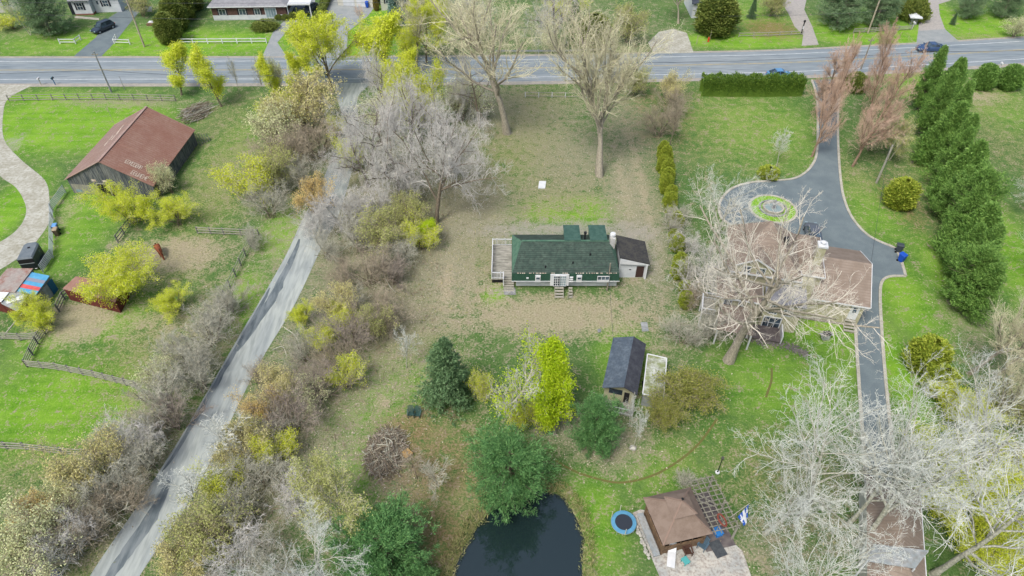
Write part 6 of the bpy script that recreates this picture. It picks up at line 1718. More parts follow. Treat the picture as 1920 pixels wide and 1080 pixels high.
# ------------------------------------------------------------------ fences
def fence(name, label, px, h, nr, sp, post_m, rail_m, pw=.12, rh=.12, rth=.04, world_pts=None, z0=.25, wob=0, cat='fence', group=None):
    pts = world_pts or gpts(px)
    o = thing(name, label, cat, pts[0], group)
    rg = random.Random(len(label))
    for i in range(len(pts) - 1):
        a, c = pts[i], pts[i + 1]
        L = np.linalg.norm(c - a); n = max(1, round(L / sp))
        for k in range(n + 1 if i == len(pts) - 2 else n):
            p = a + (c - a) * k / n
            MB().beam((p[0] + rg.uniform(-wob, wob), p[1], -.1), (p[0], p[1], h + rg.uniform(0, wob)), pw, pw).build('post', post_m, o, world=True)
        for r in range(nr):
            z = z0 + (h - z0 - rh * .6) * (r / max(1, nr - 1))
            b = MB()
            for k in range(n):
                p, q = a + (c - a) * k / n, a + (c - a) * (k + 1) / n
                dz, dz2 = rg.uniform(-wob, wob), rg.uniform(-wob, wob)
                b.beam((p[0], p[1] - .05, z + dz), (q[0], q[1] - .05, z + dz2), rth, rh)
            b.build('rail', rail_m, o, world=True)
    return o
fence('rail_fence', 'short white two-rail corner fence left of the driveway with the black car', [(113, 82), (142, 82), (152, 75)], .95, 2, 3, m_whitep, m_whitep, .16, .13, .06, z0=.35)
fence('rail_fence', 'short white two-rail corner fence right of the driveway with the black car', [(219, 74), (215, 82), (244, 83)], .95, 2, 3, m_whitep, m_whitep, .16, .13, .06, z0=.35)
fence('rail_fence', 'long white two-rail fence in front of the brown bungalow', [(335, 82), (500, 81)], 1.0, 2, 2.75, m_whitep, m_whitep, .16, .14, .06, z0=.4)
fence('rail_fence', 'wooden rail fence with dark posts along the road above the barn lawn', [(18, 190), (100, 188), (200, 187), (330, 190)], 1.15, 3, 2.2, m_barnwood, m_grey_wood, .12, .1, .05)
fence('rail_fence', 'low grey rail fence in front of the bare bed across the road', [(1385, 69), (1440, 68), (1504, 65)], .8, 2, 2.3, m_grey_wood, m_grey_wood, .12, .12, .05)
fence('rail_fence', 'grey split-rail fence below the wide pine across the road', [(1600, 62), (1660, 59), (1708, 56)], .9, 3, 2.3, m_grey_wood, m_grey_wood, .14, .12, .06, wob=.05)
fence('rail_fence', 'pale rail fence at the top of the cottage lot behind the great bare tree', [(985, 182), (1060, 183), (1100, 184)], .9, 2, 2.6, m_whitep, m_grey_wood, .12, .08, .04)
fence('rail_fence', 'low fence along the far verge behind the great bare trees', [(930, 100), (1050, 100), (1150, 96)], .8, 1, 4, m_grey_sheet, m_grey_sheet, .12, .3, .05, z0=.5)
fence('board_fence', 'grey board fence along the lower edge of the paddock', [(52, 688), (110, 694), (180, 708), (258, 728)], 1.15, 4, 1.4, m_barnwood, m_grey_wood, .13, .12, .04, wob=.03)
fence('board_fence', 'grey board fence climbing the left side of the paddock', [(52, 688), (72, 645), (98, 608)], 1.15, 4, 1.5, m_barnwood, m_grey_wood, .13, .12, .04, wob=.03)
fence('board_fence', 'grey board fence beneath the lime-yellow bush by the sheds', [(4, 636), (40, 638), (75, 636)], 1.1, 4, 1.8, m_barnwood, m_grey_wood, .13, .13, .04, wob=.03)
fence('board_fence', 'short grey fence with a white bar left of the horse shelter', [(112, 585), (122, 562), (134, 552)], 1.2, 3, 1.5, m_barnwood, m_grey_wood, .13, .2, .04)
fence('board_fence', 'thin grey fence at the top of the paddock beyond the yellow bushes', [(372, 438), (420, 440), (486, 443)], 1.1, 3, 2, m_barnwood, m_grey_wood, .12, .12, .04, wob=.04)
fence('board_fence', 'old grey fence down the right side of the paddock', [(478, 445), (452, 498), (432, 540), (412, 580)], 1.2, 3, 1.8, m_barnwood, m_grey_wood, .12, .1, .04, wob=.05)
fence('board_fence', 'dark fence left of the grazing horse running up to the yellow bush', [(222, 455), (245, 425), (262, 410)], 1.2, 3, 1.8, m_barnwood, m_barnwood, .12, .1, .04)
fence('board_fence', 'board fence across the lower field at the left edge', [(-20, 840), (50, 843), (120, 852), (200, 856)], 1.1, 3, 1.8, m_barnwood, m_grey_wood, .14, .14, .05, wob=.04)
fence('pipe_gate', 'galvanised pipe gate between the barn corner and the track', [(124, 362), (100, 396)], 1.3, 6, 3.5, m_steel, m_steel, .07, .05, .05, z0=.3, cat='gate')
fence('pipe_gate', 'galvanised pipe gate standing half open beside the gravel track', [(100, 398), (102, 412)], 1.3, 6, 3, m_steel, m_steel, .07, .05, .05, z0=.3, cat='gate')
fence('pipe_fence', 'long galvanised pipe fence beside the two wheelie bins on the left', [(101, 414), (101, 482)], 1.3, 5, 3, m_steel, m_steel, .07, .05, .05, z0=.3)
fence('pipe_gate', 'galvanised pipe gate running from the horse trailer to the striped shed', [(100, 484), (82, 512)], 1.3, 6, 3.5, m_steel, m_steel, .07, .05, .05, z0=.3, cat='gate')
tag(MB().beam(G(8, 628, .8), G(46, 582, 1.2), .12, .08).beam(G(8, 628, 0), G(8, 628, .85), .1, .1).beam(G(46, 582, 0), G(46, 582, 1.25), .1, .1).build('barrier_rail', m_grey_wood), 'single slanting pale rail beside the lime-yellow bush', 'rail')

# ------------------------------------------------------------------ poles and cables
def upole(label, px, h, r=.15, arm=True, m_=None, lean=(0, 0), name='utility_pole'):
    p = G(*px)
    o = thing(name, label, 'pole', p)
    MB().tube((0, 0, -.2), (lean[0], lean[1], h), r, r * .7, 10).build('pole', m_ or m_pole, o)
    if arm:
        MB().box(-.5, .5, -.05, .05, h - .55, h - .43).build('crossarm', m_pole, o)
        for x in (-.42, .42): MB().lathe([(.05, h - .43), (.06, h - .3), (0, h - .28)], 6, (x, 0, 0)).build('insulator', m_stone, o)
    return o
m_pole_pale = mat('pale_pole_wood', S(192, 184, 164), S(168, 158, 138), scale=3, rough=.95)
upole('tall pale utility pole right of the driveway with the black car', (271, 88), 10.5, .17, True, m_pole_pale)
upole('grey utility pole on the near verge above the barn', (209, 173), 7.0, .14, True, m_stone)
upole('thin metal marker post on the verge right of the pole above the barn', (234, 168), 2.4, .05, False, m_stone, name='marker_post')
upole('utility pole behind the split-rail fence across the road', (1627, 62), 10, .17, True, m_pole_pale)
upole('white-topped utility pole beside the gravel pull-in', (1338, 68), 4.6, .12, False, m_whitep)
upole('leaning weathered pole beside the plump golden cedar', (1643, 343), 6.0, .16, False, m_grey_wood)
upole('service pole standing against the front of the cottage', (1138, 545), 4.2, .09, False, m_pole)
upole('utility pole half hidden between the reddish maples and the road', (1614, 130), 5.6, .12, True, m_pole)
upole('utility pole behind the top of the dark conifer row', (1756, 128), 4.2, .12, True, m_stone)
upole('thin bare post on the lawn right of the barn top', (215, 234), 3.2, .03, False, m_grey_wood, name='marker_post')
def cable(label, a, b_, sag, r=.022):
    pts = [tuple(np.array(a) * (1 - t) + np.array(b_) * t - np.array([0, 0, sag * 4 * t * (1 - t)])) for t in np.linspace(0, 1, 17)]
    tag(MB().path(pts, r, 4).build('power_cable', mat('cable_rubber', S(70, 76, 82), rough=.6)), label, 'cable')
cable('dark cable running along the main road left of the pole above the barn', G(-400, 134, 6.3), G(190, 131, 6.4), .6, .03)
cable('dark cable running along the main road right of the pole above the barn', G(190, 131, 6.4), G(640, 134, 6.4), .9, .03)
cable('upper cable crossing the far gardens at the top edge', G(-60, 4, 9), G(1060, 1, 9), .3)
cable('lower cable crossing the far driveway beside the black car', G(-60, 22, 7), G(560, 38, 7), .3)
cable('cable crossing the far lawn before the blue spruce', G(480, 38, 7), G(1000, 52, 7), .3)
cable('cable crossing the lawn with the red hydrant', G(1342, 30, 4.4), G(1662, 20, 7), .3)
cable('cable along the right part of the main road', G(1180, 118, 5.8), G(1756, 96, 4.1), .4, .03)
cable('cable leaving the right edge above the main road', G(1756, 96, 4.1), G(2050, 88, 5), .3, .03)
cable('thin cable sagging across the front of the green roof', G(1140, 494, 4.2), G(1005, 508, 3.1), .25, .018)
cable('thin cable from the service pole down to the blue-roofed shed', G(1141, 497, 4.1), G(1150, 640, 2.5), .1, .018)
cable('thin cable crossing the lawn to the leaning pole beside the golden cedar', G(1668, 275, 5.9), G(1624, 560, 3.3), .4, .018)

# lamp post
p = G(1345, 886)
t = thing('lamp_post', 'thin black lamp post on the lawn above the gazebo', 'lamp', p)
MB().tube((0, 0, 0), (0, 0, 2.1), .045, .035, 8).build('pole', m_black, t)
MB().lathe([(.2, 0), (.2, .12), (.08, .16)], 12).build('foot', m_whitep, t)
MB().lathe([(.05, 2.1), (.13, 2.2), (.13, 2.42), (.0, 2.55)], 10).build('lantern', mat('lantern_glass', S(90, 90, 84), rough=.3), t)
p = G(1502, 64)
t = thing('lamp_post', 'thick black lamp post beside the pale driveway across the road', 'lamp', p)
MB().tube((0, 0, 0), (0, 0, 2.3), .12, .11, 10).build('pole', m_black, t)
MB().lathe([(.13, 2.3), (.22, 2.35), (.22, 2.6), (.0, 2.75)], 10).build('lantern', m_black, t)
MB().box(-.09, .09, -.135, -.12, 1.0, 1.6).build('number_plate', m_whitep, t)

# mailboxes
def mailbox(label, px, m_, post_m, rz=0, h=1.1):
    t = thing('mailbox', label, 'mailbox', G(*px), None, rz)
    MB().box(-.05, .05, -.05, .05, 0, h).build('post', post_m, t)
    b = MB(); prof = [(-.13, h), (.13, h), (.13, h + .16), (.09, h + .24), (0, h + .28), (-.09, h + .24), (-.13, h + .16)]
    b.hexa([(x, -.28, z) for x, z in prof], [(x, .28, z) for x, z in prof]); b.build('box', m_, t)
    MB().box(.135, .15, -.1, -.06, h + .1, h + .34).build('flag', mat('mail_flag_red', S(180, 50, 44), rough=.5), t)
mailbox('white mailbox at the left end of the near verge', (78, 160), m_whitep, m_grey_wood)
mailbox('dark blue-green mailbox on the near verge beside the white one', (104, 159), mat('dark_teal_box', S(40, 84, 96), rough=.5), m_deepblue)
mailbox('white mailbox by the road left of the dark conifer row', (1708, 144), m_whitep, m_whitep)
mailbox('white mailbox between the two leaning small cedars', (1873, 131), m_whitep, m_whitep)
mailbox('white mailbox post beside the small grey shed across the road', (1710, 54), m_whitep, m_whitep)
upole('short white post in the lawn left of the dark conifer row', (1709, 176), 1.1, .09, False, m_whitep, name='marker_post')
upole('thin pale sign post left of the red hydrant', (1306, 83), 1.6, .05, False, m_pole_pale, name='marker_post')
# hydrant with marker
t = thing('fire_hydrant', 'red fire hydrant with a tall marker rod on the far verge', 'hydrant', G(1328, 78))
m_red = mat('hydrant_red', S(206, 70, 40), rough=.5)
MB().lathe([(.2, 0), (.2, .08), (.14, .1), (.14, .6), (.18, .62), (.16, .75), (.05, .86), (0, .88)], 12).build('body', m_red, t)
for s in (-1, 1): MB().tube((s * .1, 0, .45), (s * .26, 0, .45), .07, None, 8).build('outlet', m_red, t)
MB().tube((.25, .1, 0), (.25, .1, 2.1), .03, None, 6).build('marker_rod', m_pole_pale, t)

# ------------------------------------------------------------------ wheelie bins
def bin_(label, px, m_, lid_m, rz=0, group=None, s=1.0):
    t = thing('wheelie_bin', label, 'bin', G(*px), group, rz)
    MB().hexa([(-.22, -.26, .08), (.22, -.26, .08), (.22, .22, .08), (-.22, .22, .08)], [(-.29, -.36, .98), (.29, -.36, .98), (.29, .34, .98), (-.29, .34, .98)]).build('body', m_, t, bevel=.03)
    MB().hexa([(-.31, -.38, .985), (.31, -.38, .985), (.31, .4, .985), (-.31, .4, .985)], [(-.24, -.3, 1.08), (.24, -.3, 1.08), (.24, .34, 1.1), (-.24, .34, 1.1)]).build('lid', lid_m, t, bevel=.02)
    for sx in (-1, 1): MB().tube((sx * .2, .24, .11), (sx * .3, .24, .11), .11, None, 12).build('wheel', m_tyre, t)
    MB().tube((-.25, .42, .95), (.25, .42, .95), .02, None, 6).build('handle', m_, t)
    t.scale = (s, s, s)
    return t
m_binblue = mat('bin_blue', S(34, 90, 200), rough=.5); m_bindark = mat('bin_charcoal', S(70, 80, 88), rough=.5); m_bintan = mat('bin_tan', S(176, 160, 134), rough=.6)
bin_('blue wheelie bin at the corner of the kerbed driveway', (1688, 490), m_binblue, m_binblue, .5, None, 1.1)
bin_('charcoal wheelie bin behind the blue one at the driveway corner', (1683, 472), m_bindark, m_bindark, 1.2, None, 1.1)
bin_('blue wheelie bin beside the pipe fence at left', (108, 434), mat('bin_navy', S(50, 84, 130), rough=.5), mat('bin_lightblue', S(110, 168, 226), rough=.5), .2)
bin_('tan-lidded wheelie bin below the blue one beside the pipe fence', (109, 441), mat('bin_brown', S(96, 84, 70), rough=.6), m_bintan, .2)
bin_('blue wheelie bin beside the cream garage at the top edge', (689, 14), m_binblue, m_binblue, 0, None, 1.15)
# blue barrel
t = thing('barrel', 'blue plastic barrel at the bottom left corner', 'barrel', G(108, 1082))
MB().lathe([(.26, 0), (.3, .1), (.3, .4), (.31, .42), (.3, .44), (.3, .8), (.26, .9), (0, .9)], 18).build('body', mat('barrel_blue', S(36, 96, 168), rough=.4), t, smooth=False)
MB().lathe([(.05, .9), (.05, .94), (0, .94)], 8, (.14, 0, 0)).build('cap', m_black, t)

# ------------------------------------------------------------------ flat things on the ground
def slab_px(name, label, cat, px, z, m_):
    pts = gpts(px)
    return tag(MB().prism([(p[0], p[1]) for p in pts], .0, z).build(name, m_), label, cat)
slab_px('well_cover', 'square white slab lying in the leaves above the cottage', 'slab', [(1011, 341), (1024, 341), (1022, 354), (1009, 354)], .15, m_whitep)
slab_px('metal_sheet', 'pale blue-grey sheet lying on the ground above the mossy trailer', 'sheet', [(1201, 605), (1213, 605), (1216, 621), (1204, 622)], .1, m_grey_sheet)
slab_px('flagstone', 'small pale stone on the bare ground above the blue-roofed shed', 'stone', [(1120, 618), (1126, 617), (1127, 623), (1121, 624)], .1, m_stone)
slab_px('stone_slab', 'grey stone slab at the foot of the deck steps', 'slab', [(944, 540), (966, 540), (967, 553), (946, 553)], .08, m_stone)
# wooden pallet by the brush pile
t = thing('wooden_pallet', 'small yellow wooden pallet leaning at the edge of the brush pile', 'pallet', G(763, 853), None, .75)
m_ply = mat('fresh_pine_boards', S(208, 174, 116), S(190, 154, 98), scale=3, rough=.8)
for k in range(4): MB().box(-.42, .42, -.4 + k * .21, -.24 + k * .21, .3, .33).build('board', m_ply, t)
for x in (-.38, 0, .34): MB().box(x, x + .06, -.4, .39, .02, .298).build('bearer', m_ply, t)
# raised garden boxes across the road
for i, (px, lb) in enumerate((((284, 46), 'left of two raised garden boxes with pale covers across the road'), ((297, 47), 'right of two raised garden boxes with pale covers across the road'))):
    t = thing('garden_box', lb, 'planter', G(*px), 'raised garden boxes')
    MB().box(-.65, .65, -.7, .9, 0, .35).build('frame', m_wood_brown, t); MB().box(-.6, .6, .0, .86, .352, .4).build('cover', m_whitep, t)

# ------------------------------------------------------------------ brush piles
def brush(label, px, rx, ry, h, n, m_, seed, lmin=.8, lmax=2.4, bias=None):
    rg = np.random.RandomState(seed); b = MB()
    for i in range(n):
        a = rg.rand() * 6.283; r = math.sqrt(rg.rand())
        x, y = rx * r * math.cos(a), ry * r * math.sin(a)
        z = h * (1 - r * r) * rg.uniform(.15, 1) + .05
        az = rg.rand() * 6.283 if bias is None else bias + rg.normal(0, .35)
        L = rg.uniform(lmin, lmax); dz = rg.uniform(-.25, .25)
        d = np.array([math.cos(az), math.sin(az), dz]) * L / 2
        m0 = np.array([x, y, z]); bend = rg.normal(0, .08, 3)
        p0, p1 = m0 - d, m0 + d; p0[2] = max(p0[2], .03); p1[2] = max(p1[2], .03)
        rr_ = rg.uniform(.012, .05)
        b.path([p0, m0 + bend, p1], [rr_, rr_ * .8, rr_ * .5], 4, [m_, tw_grey, tw_purple, bark_pale, bark_dark][rg.randint(5)] if rg.rand() < .6 else bark_dark)
    o = b.build('brush_pile', None); o.location = tuple(G(*px))
    return tag(o, label, 'brush pile')
brush('round heap of grey sticks and logs on the lower lawn', (724, 850), 1.8, 2.6, 1.0, 1100, tw_brown, 7, .4, 1.7)
brush('heap of cut grey branches between barn and main road', (370, 212), 2.0, 2.8, 1.2, 260, tw_silver, 9, 1.5, 3.6, 1.0)
tag(MB().path([G(700, 853, .1), G(706, 846, .5), G(712, 838, .7)], .06, 5).build('fallen_branch', bark_pale), 'pale branch sticking out at the left of the stick heap', 'branch')

for lbl, q in (('curved white dead branch at the edge of the side road in the wooded strip', [(533, 614, .8), (552, 628, 1.6), (562, 648, 1.4), (564, 672, .2)]),
               ('white dead limb standing up at the cottage end of the dark thicket', [(722, 520, .2), (716, 498, 2.2), (720, 476, 3.4)]),
               ('pale fallen branch at the cottage end of the wooded strip', [(724, 524, .3), (732, 538, .5), (742, 548, .2)]),
               ('pale bent limb beside the grey thicket at the side road', [(512, 655, .2), (530, 650, 1.4), (538, 668, .8)])):
    tag(MB().path([tuple(G(*w)) for w in catmull(q, 4)], .055, 5).build('dead_branch', bark_pale), lbl, 'branch')

# ------------------------------------------------------------------ stone bed by the big house
t = MB(); rg = np.random.RandomState(12)
path_ = catmull(gpts([(1398, 628), (1430, 640), (1462, 645), (1490, 655), (1512, 662)]), 6)
for i in range(420):
    p = path_[rg.randint(len(path_))] + np.array([rg.normal(0, .15), rg.normal(0, .32), 0])
    s = rg.uniform(.05, .11)
    t.lathe([(s, 0), (s * .9, s), (0, s * 1.3)], 5, (p[0], p[1], 0))
tag(t.build('gravel_bed', mat('dark_slate_chips', S(110, 108, 106), S(140, 136, 130), scale=5, rough=.9)), 'curved dark stone bed below the big house', 'gravel', kind='stuff')
# barbecue
t = thing('barbecue', 'grey barbecue on the lawn below the beige garage wing', 'barbecue', G(1546, 636), None, .1)
MB().box(-.35, .35, -.25, .25, .1, .8).build('cabinet', m_grey_sheet, t)
b = MB(); b.hexa([(-.4, -.28, .8), (.4, -.28, .8), (.4, .28, .8), (-.4, .28, .8)], [(-.36, -.1, 1.1), (.36, -.1, 1.1), (.36, .26, 1.08), (-.36, .26, 1.08)]); b.build('hood', m_black, t, bevel=.04)
for s in (-1, 1): MB().box(s * .55 - .14, s * .55 + .14, -.24, .24, .76, .8).build('side_shelf', m_grey_sheet, t)
# fountain in the turning circle
t = thing('fountain', 'round stone fountain in the middle of the turning circle', 'fountain', (isl_c[0], isl_c[1], .05))
MB().lathe([(1.35, 0), (1.35, .35), (1.15, .35), (1.1, .1)], 36).build('basin', m_concrete, t)
MB().lathe([(1.8, 0), (1.8, .18), (1.6, .18), (1.6, 0)], 36).build('outer_ring', m_stone, t)
MB().lathe([(0, .12), (1.11, .12)], 30).build('basin_water', mat('fountain_water', S(150, 170, 170), rough=.1, spec=.7), t)
MB().lathe([(.25, .1), (.16, .3), (.12, .7), (.4, .9), (.38, .95), (.1, .95), (.09, 1.2), (.2, 1.32), (.06, 1.45), (0, 1.6)], 16).build('pedestal', m_stone, t)

# ------------------------------------------------------------------ cars
def car(label, px, head, m_, L=4.5, W=1.8, H_=1.45, kind='sedan', world=None, cat='car'):
    p = G(*px) if world is None else world
    t = thing('car', label, cat, (p[0], p[1], .03), None, head)
    hw = W / 2
    # outline stations from nose (+x) to tail: x, half width, sill z, belt z
    S_ = [(L / 2, .62, .38, .58), (L / 2 - .18, .84, .28, .68), (L / 2 - .8, .97, .24, .84), (.55, 1.0, .24, .93), (-.9, 1.0, .24, .95), (-L / 2 + .7, .97, .24, .96 if kind != 'sedan' else .98), (-L / 2 + .15, .86, .28, .9), (-L / 2, .72, .4, .78)]
    b = MB(); rows = []
    for x, w, z0, z1 in S_:
        w *= hw
        rows.append([(x, -w * .92, z0), (x, -w, z0 + .12), (x, -w, z1 - .16), (x, -w * .9, z1), (x, w * .9, z1), (x, w, z1 - .16), (x, w, z0 + .12), (x, w * .92, z0)])
    for i in range(len(rows) - 1):
        for k in range(8): b.poly([rows[i][k], rows[i][(k + 1) % 8], rows[i + 1][(k + 1) % 8], rows[i + 1][k]])
    b.poly(rows[0][::-1]); b.poly(rows[-1])
    b.build('body', m_, t, smooth=False, bevel=.02)
    if kind == 'sedan': c = [(1.0, .92), (.25, H_ - .02), (-.75, H_ - .03), (-1.75, .96)]
    else: c = [(.95, .92), (.35, H_ - .02), (-1.6, H_ - .05), (-2.05, .96)]
    (xa, za), (xb, zb), (xc, zc), (xd, zd) = c
    g = MB()
    lo = [(xa, -hw * .84, za), (xa, hw * .84, za), (xd, hw * .84, zd), (xd, -hw * .84, zd)]
    hi = [(xb, -hw * .66, zb), (xb, hw * .66, zb), (xc, hw * .66, zc), (xc, -hw * .66, zc)]
    for i in range(4): g.poly([lo[i], lo[(i + 1) % 4], hi[(i + 1) % 4], hi[i]])
    g.build('windows', m_glass, t)
    MB().slab([(xb + .05, -hw * .68, zb + .03), (xb + .05, hw * .68, zb + .03), (xc - .05, hw * .68, zc + .03), (xc - .05, -hw * .68, zc + .03)], .05).build('roof', m_, t, bevel=.02)
    for s in (-1, 1):
        MB().beam((xa, s * hw * .85, za), (xb, s * hw * .67, zb), .05, .05).build('pillar', m_, t); MB().beam((xd, s * hw * .85, zd), (xc, s * hw * .67, zc), .06, .06).build('pillar', m_, t)
        MB().beam(((xb + xc) / 2, s * hw * .86, .95), ((xb + xc) / 2, s * hw * .68, zb), .05, .04).build('pillar', m_, t)
    for sx in (L / 2 - .85, -L / 2 + .85):
        for s in (-1, 1):
            w = MB().tube((sx, s * (hw - .2), .32), (sx, s * (hw + .01), .32), .32, None, 16).build('wheel', m_tyre, t)
            MB().tube((sx, s * (hw + .01), .32), (sx, s * (hw + .025), .32), .19, None, 10).build('rim', m_steel, w)
    for s in (-1, 1):
        MB().box(L / 2 - .12, L / 2 + .015, s * hw * .62 - .16, s * hw * .62 + .16, .55, .68).build('headlight', m_pale_glass, t)
        MB().box(-L / 2 - .012, -L / 2 + .12, s * hw * .64 - .14, s * hw * .64 + .14, .66, .8).build('tail_light', m_red, t)
        MB().box(.75, .95, s * (hw + .08) - .09, s * (hw + .08) + .09, .92, 1.06).build('mirror', m_, t)
    return t
m_car_blue = mat('dark_blue_car_paint', S(58, 84, 124), rough=.25, spec=.7); m_car_black = mat('black_car_paint', S(44, 56, 66), rough=.2, spec=.8)
m_car_lblue = mat('light_blue_car_paint', S(96, 150, 196), rough=.3, spec=.7); m_car_grey = mat('dark_grey_car_paint', S(96, 104, 114), rough=.25, spec=.7)
car('dark blue sedan driving on the right part of the main road', (1742, 95), math.pi + .05, m_car_blue, 4.9, 1.85, 1.42)
car('black sport utility car parked on the driveway of the white house', (195, 57), math.radians(-118), m_car_black, 4.6, 1.85, 1.65, 'suv')
car('light blue car mostly hidden behind the long clipped hedge', (1460, 146), 0.04, m_car_lblue, 4.4, 1.8, 1.45)
car('dark car standing under the carport of the brown bungalow', (583, 20), math.radians(-100), m_car_grey, 4.5, 1.8, 1.45)
car('dark grey car parked beside the big house behind its chimney', (1522, 445), math.radians(80), m_car_grey, 4.5, 1.8, 1.45)

# ------------------------------------------------------------------ horse trailer
p = G(68, 494)
t = thing('horse_trailer', 'black horse trailer with a domed grey roof beside the gravel track', 'trailer', p, None, math.radians(12))
m_trb = mat('black_trailer_panels', S(44, 54, 58), S(54, 64, 68), scale=2, rough=.45, spec=.5)
m_trr = mat('grey_trailer_roof', S(108, 120, 128), S(122, 132, 138), scale=1.5, rough=.5)
W2, L2, HH = .85, 1.5, 1.95
ol = [(-W2, -L2), (W2, -L2), (W2, L2 * .75), (W2 * .6, L2), (-W2 * .6, L2), (-W2, L2 * .75)]
b = MB(); b.hexa([(x, y, .45) for x, y in ol], [(x, y, HH) for x, y in ol]); b.build('body', m_trb, t)
b = MB(); b.hexa([(x * 1.02, y * 1.02, HH) for x, y in ol], [(x * .86, y * .95, HH + .16) for x, y in ol]); rf2 = b.build('roof', m_trr, t)
MB().box(-.12, .12, .3, .5, HH + .16, HH + .24).build('roof_vent', m_black, rf2)
MB().box(-.72, .72, -L2 - .05, -L2, .5, 1.3).build('ramp', mat('dark_ramp', S(36, 44, 48), rough=.6), t)
MB().box(-.8, .8, -L2 - .03, -L2 + .02, 1.36, 1.85).build('rear_opening', m_dark, t)
MB().box(-.8, .8, -L2 - .08, -L2 - .055, 1.28, 1.34).build('rear_bar', m_steel, t)
for s in (-1, 1):
    for y in (-.45, .35): MB().tube((s * (W2 + .02), y, .32), (s * (W2 + .2), y, .32), .32, None, 14).build('wheel', m_tyre, t)
    MB().box(s * (W2 + .12) - .13, s * (W2 + .12) + .13, -.85, .75, .66, .72).build('mudguard', m_trb, t)
    MB().box(s * (W2 + .012) - .01, s * (W2 + .012) + .01, .1, .6, 1.3, 1.6).build('window', m_glass, t)
    MB().box(s * .62 - .12, s * .62 + .12, -L2 - .1, -L2 - .052, .42, .5).build('tail_light', m_whitep, t)
MB().beam((0, L2, .5), (0, L2 + 1.1, .45), .1, .1).build('drawbar', m_steel, t)

# ------------------------------------------------------------------ grazing horse
def skin(name, nodes, edges, m_, parent, sub=2):
    me = bpy.data.meshes.new(name)
    me.from_pydata([n[:3] for n in nodes], edges, [])
    o = link_mesh(name, me, parent)
    me.materials.append(m_)
    md = o.modifiers.new('skin', 'SKIN')
    lay = me.skin_vertices[0] if me.skin_vertices else None
    if lay is None:
        bpy.context.view_layer.objects.active = o
        bpy.ops.object.select_all(action='DESELECT'); o.select_set(True)
        bpy.ops.mesh.customdata_skin_add()
        lay = me.skin_vertices[0]
    for i, n in enumerate(nodes):
        lay.data[i].radius = (n[3] * 1.45, (n[4] if len(n) > 4 else n[3]) * 1.3)
        lay.data[i].use_root = (i == 0)
    md.use_smooth_shade = True
    sb = o.modifiers.new('sub', 'SUBSURF'); sb.levels = sub; sb.render_levels = sub
    return o
p = G(301, 476)
hr = thing('horse', 'chestnut horse grazing on the bare patch of the paddock', 'horse', p, None, math.radians(-52))
N_ = [(-.55, 0, 1.12, .25, .27), (-.15, 0, 1.08, .27, .3), (.3, 0, 1.08, .25, .3), (.62, 0, 1.12, .2, .27),      # rump, barrel, ribs, chest
      (.95, 0, .98, .12, .19), (1.2, 0, .68, .09, .14), (1.36, 0, .42, .08, .1), (1.45, 0, .22, .07, .09), (1.52, 0, .06, .045, .05),   # neck down to head, muzzle
      (-.66, .15, .95, .14), (-.56, .16, .72, .1), (-.74, .16, .48, .05), (-.7, .16, .1, .04), (-.64, .16, .03, .05),
      (-.66, -.15, .95, .14), (-.48, -.16, .72, .1), (-.64, -.16, .48, .05), (-.58, -.16, .1, .04), (-.52, -.16, .03, .05),
      (.55, .15, .82, .1), (.57, .15, .48, .055), (.56, .15, .1, .04), (.61, .15, .03, .05),
      (.6, -.15, .82, .1), (.7, -.16, .48, .055), (.72, -.16, .1, .04), (.77, -.16, .03, .05)]
E_ = [(0, 1), (1, 2), (2, 3), (3, 4), (4, 5), (5, 6), (6, 7), (7, 8), (0, 9), (9, 10), (10, 11), (11, 12), (12, 13), (0, 14), (14, 15), (15, 16), (16, 17), (17, 18),
      (3, 19), (19, 20), (20, 21), (21, 22), (3, 23), (23, 24), (24, 25), (25, 26)]
m_horse = mat('chestnut_coat', S(150, 86, 56), S(128, 68, 42), scale=3, rough=.7)
m_mane = mat('dark_mane', S(84, 48, 34), rough=.9)
skin('body', N_, E_, m_horse, hr)
MB().path([(-.8, 0, 1.18), (-.95, 0, .95), (-.98, 0, .6), (-.95, 0, .4)], [.05, .09, .07, .02], 7).build('tail', m_mane, hr)
MB().path([(.75, 0, 1.33), (1.05, 0, 1.1), (1.28, 0, .8), (1.38, 0, .58)], [.05, .06, .06, .03], 6).build('mane', m_mane, hr)
for s in (-1, 1): MB().path([(1.34, s * .06, .52), (1.3, s * .1, .66)], [.035, .008], 5).build('ear', m_horse, hr)

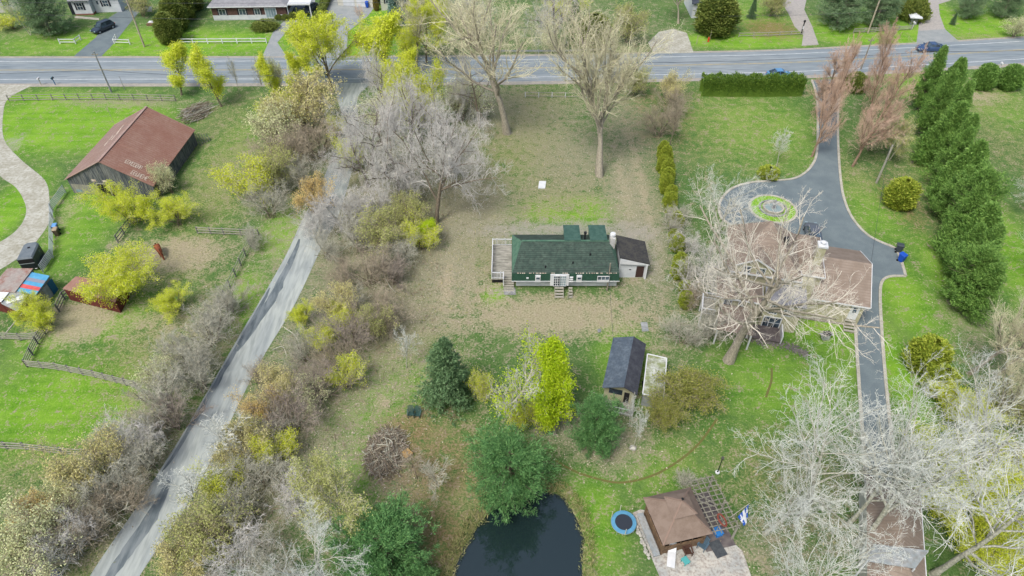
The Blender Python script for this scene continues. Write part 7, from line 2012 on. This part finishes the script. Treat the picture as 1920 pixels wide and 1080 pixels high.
# ------------------------------------------------------------------ ground cover (uncountable)
def scatter(name, label, n, weight, size, m_, seed, zoff=.03, upright=0.0, w=.6):
    rg = np.random.RandomState(seed)
    px = np.c_[rg.uniform(-60, 1980, n * 3), 1080 - (rg.rand(n * 3) ** .8) * 1080]
    u = (px[:, 0] - 960) / FPX; v = (px[:, 1] - 540) / FPX
    tt = CAM_H / (SP + v * CP)
    X, Y = u * tt, (CP - v * SP) * tt
    keep = rg.rand(len(X)) < weight(X, Y)
    X, Y = X[keep][:n], Y[keep][:n]
    sd_ = sdf(POND, X, Y); ok = sd_ > .4
    for L_, R_ in ((lane_L, lane_R), (gl, track_R)):
        poly = [tuple(q[:2]) for q in L_] + [tuple(q[:2]) for q in R_[::-1]]
        ok &= ~inside(poly, X, Y) | (rg.rand(len(X)) < .03)
    ok &= ~inside([tuple(q[:2]) for q in outline], X, Y) & (Y < 105)
    X, Y = X[ok], Y[ok]
    pos = np.c_[X, Y, np.full(len(X), zoff)]
    d = np.c_[rg.normal(0, 1, (len(X), 2)), np.abs(rg.normal(upright, .25, len(X)))]
    vv, qq = leaf_quads(rg, pos, size, size * w, d, .1)
    vv[:, 2] = np.maximum(vv[:, 2], .008)
    tag(link_mesh(name, mesh_np(name, vv, qq, [m_])), label, 'ground cover', kind='stuff')
def wz(ch, a=1.0, b_=0.0):
    return lambda X, Y: np.clip(zone_arrays(X, Y)[ch] * a + b_, 0, 1)
scatter('fallen_leaves', 'dry fallen leaves strewn over the lot and strips', 40000, wz(2, 1.0, .02), .17, mat('dry_leaf', S(150, 140, 116), S(216, 208, 188), island=True, rough=.9), 5)
scatter('dry_brush', 'low tangled dry twigs and weeds in the wooded strips', 22000, lambda X, Y: np.clip(zone_arrays(X, Y)[2] - .55, 0, 1) * 2 * ((X < -8) | (Y < 20)), .75, mat('dry_twig_brush', S(118, 104, 82), S(176, 160, 134), island=True, rough=.95), 6, .05, .8, .07)
scatter('rough_grass', 'tufts of rough straw-green grass on banks and fields', 26000, wz(1, .8, .0), .4, mat('straw_grass', S(124, 140, 74), S(196, 190, 136), island=True, rough=.95), 7, .02, .7, .14)

rg = np.random.RandomState(44)
n_ = 9000
k_ = rg.randint(0, len(POND), n_)
pp_ = POND[k_, :2] + rg.normal(0, .45, (n_, 2)) + (POND[k_, :2] - POND[:, :2].mean(0)) * .035
keep = np.abs(pond_sd(pp_[:, 0], pp_[:, 1]) - .25) < .75
pp_ = pp_[keep]
zz_ = np.where(pond_sd(pp_[:, 0], pp_[:, 1]) < .3, -.3, -.05)
vv, qq = leaf_quads(rg, np.c_[pp_, zz_], .42, .05, np.c_[rg.normal(0, .5, (len(pp_), 2)), np.ones(len(pp_))], .3)
tag(link_mesh('pond_bank_grass', mesh_np('pond_bank_grass', vv, qq, [mat('straw_grass', (0, 0, 0, 1))])), 'straw-coloured weeds along the pond bank', 'ground cover', kind='stuff')
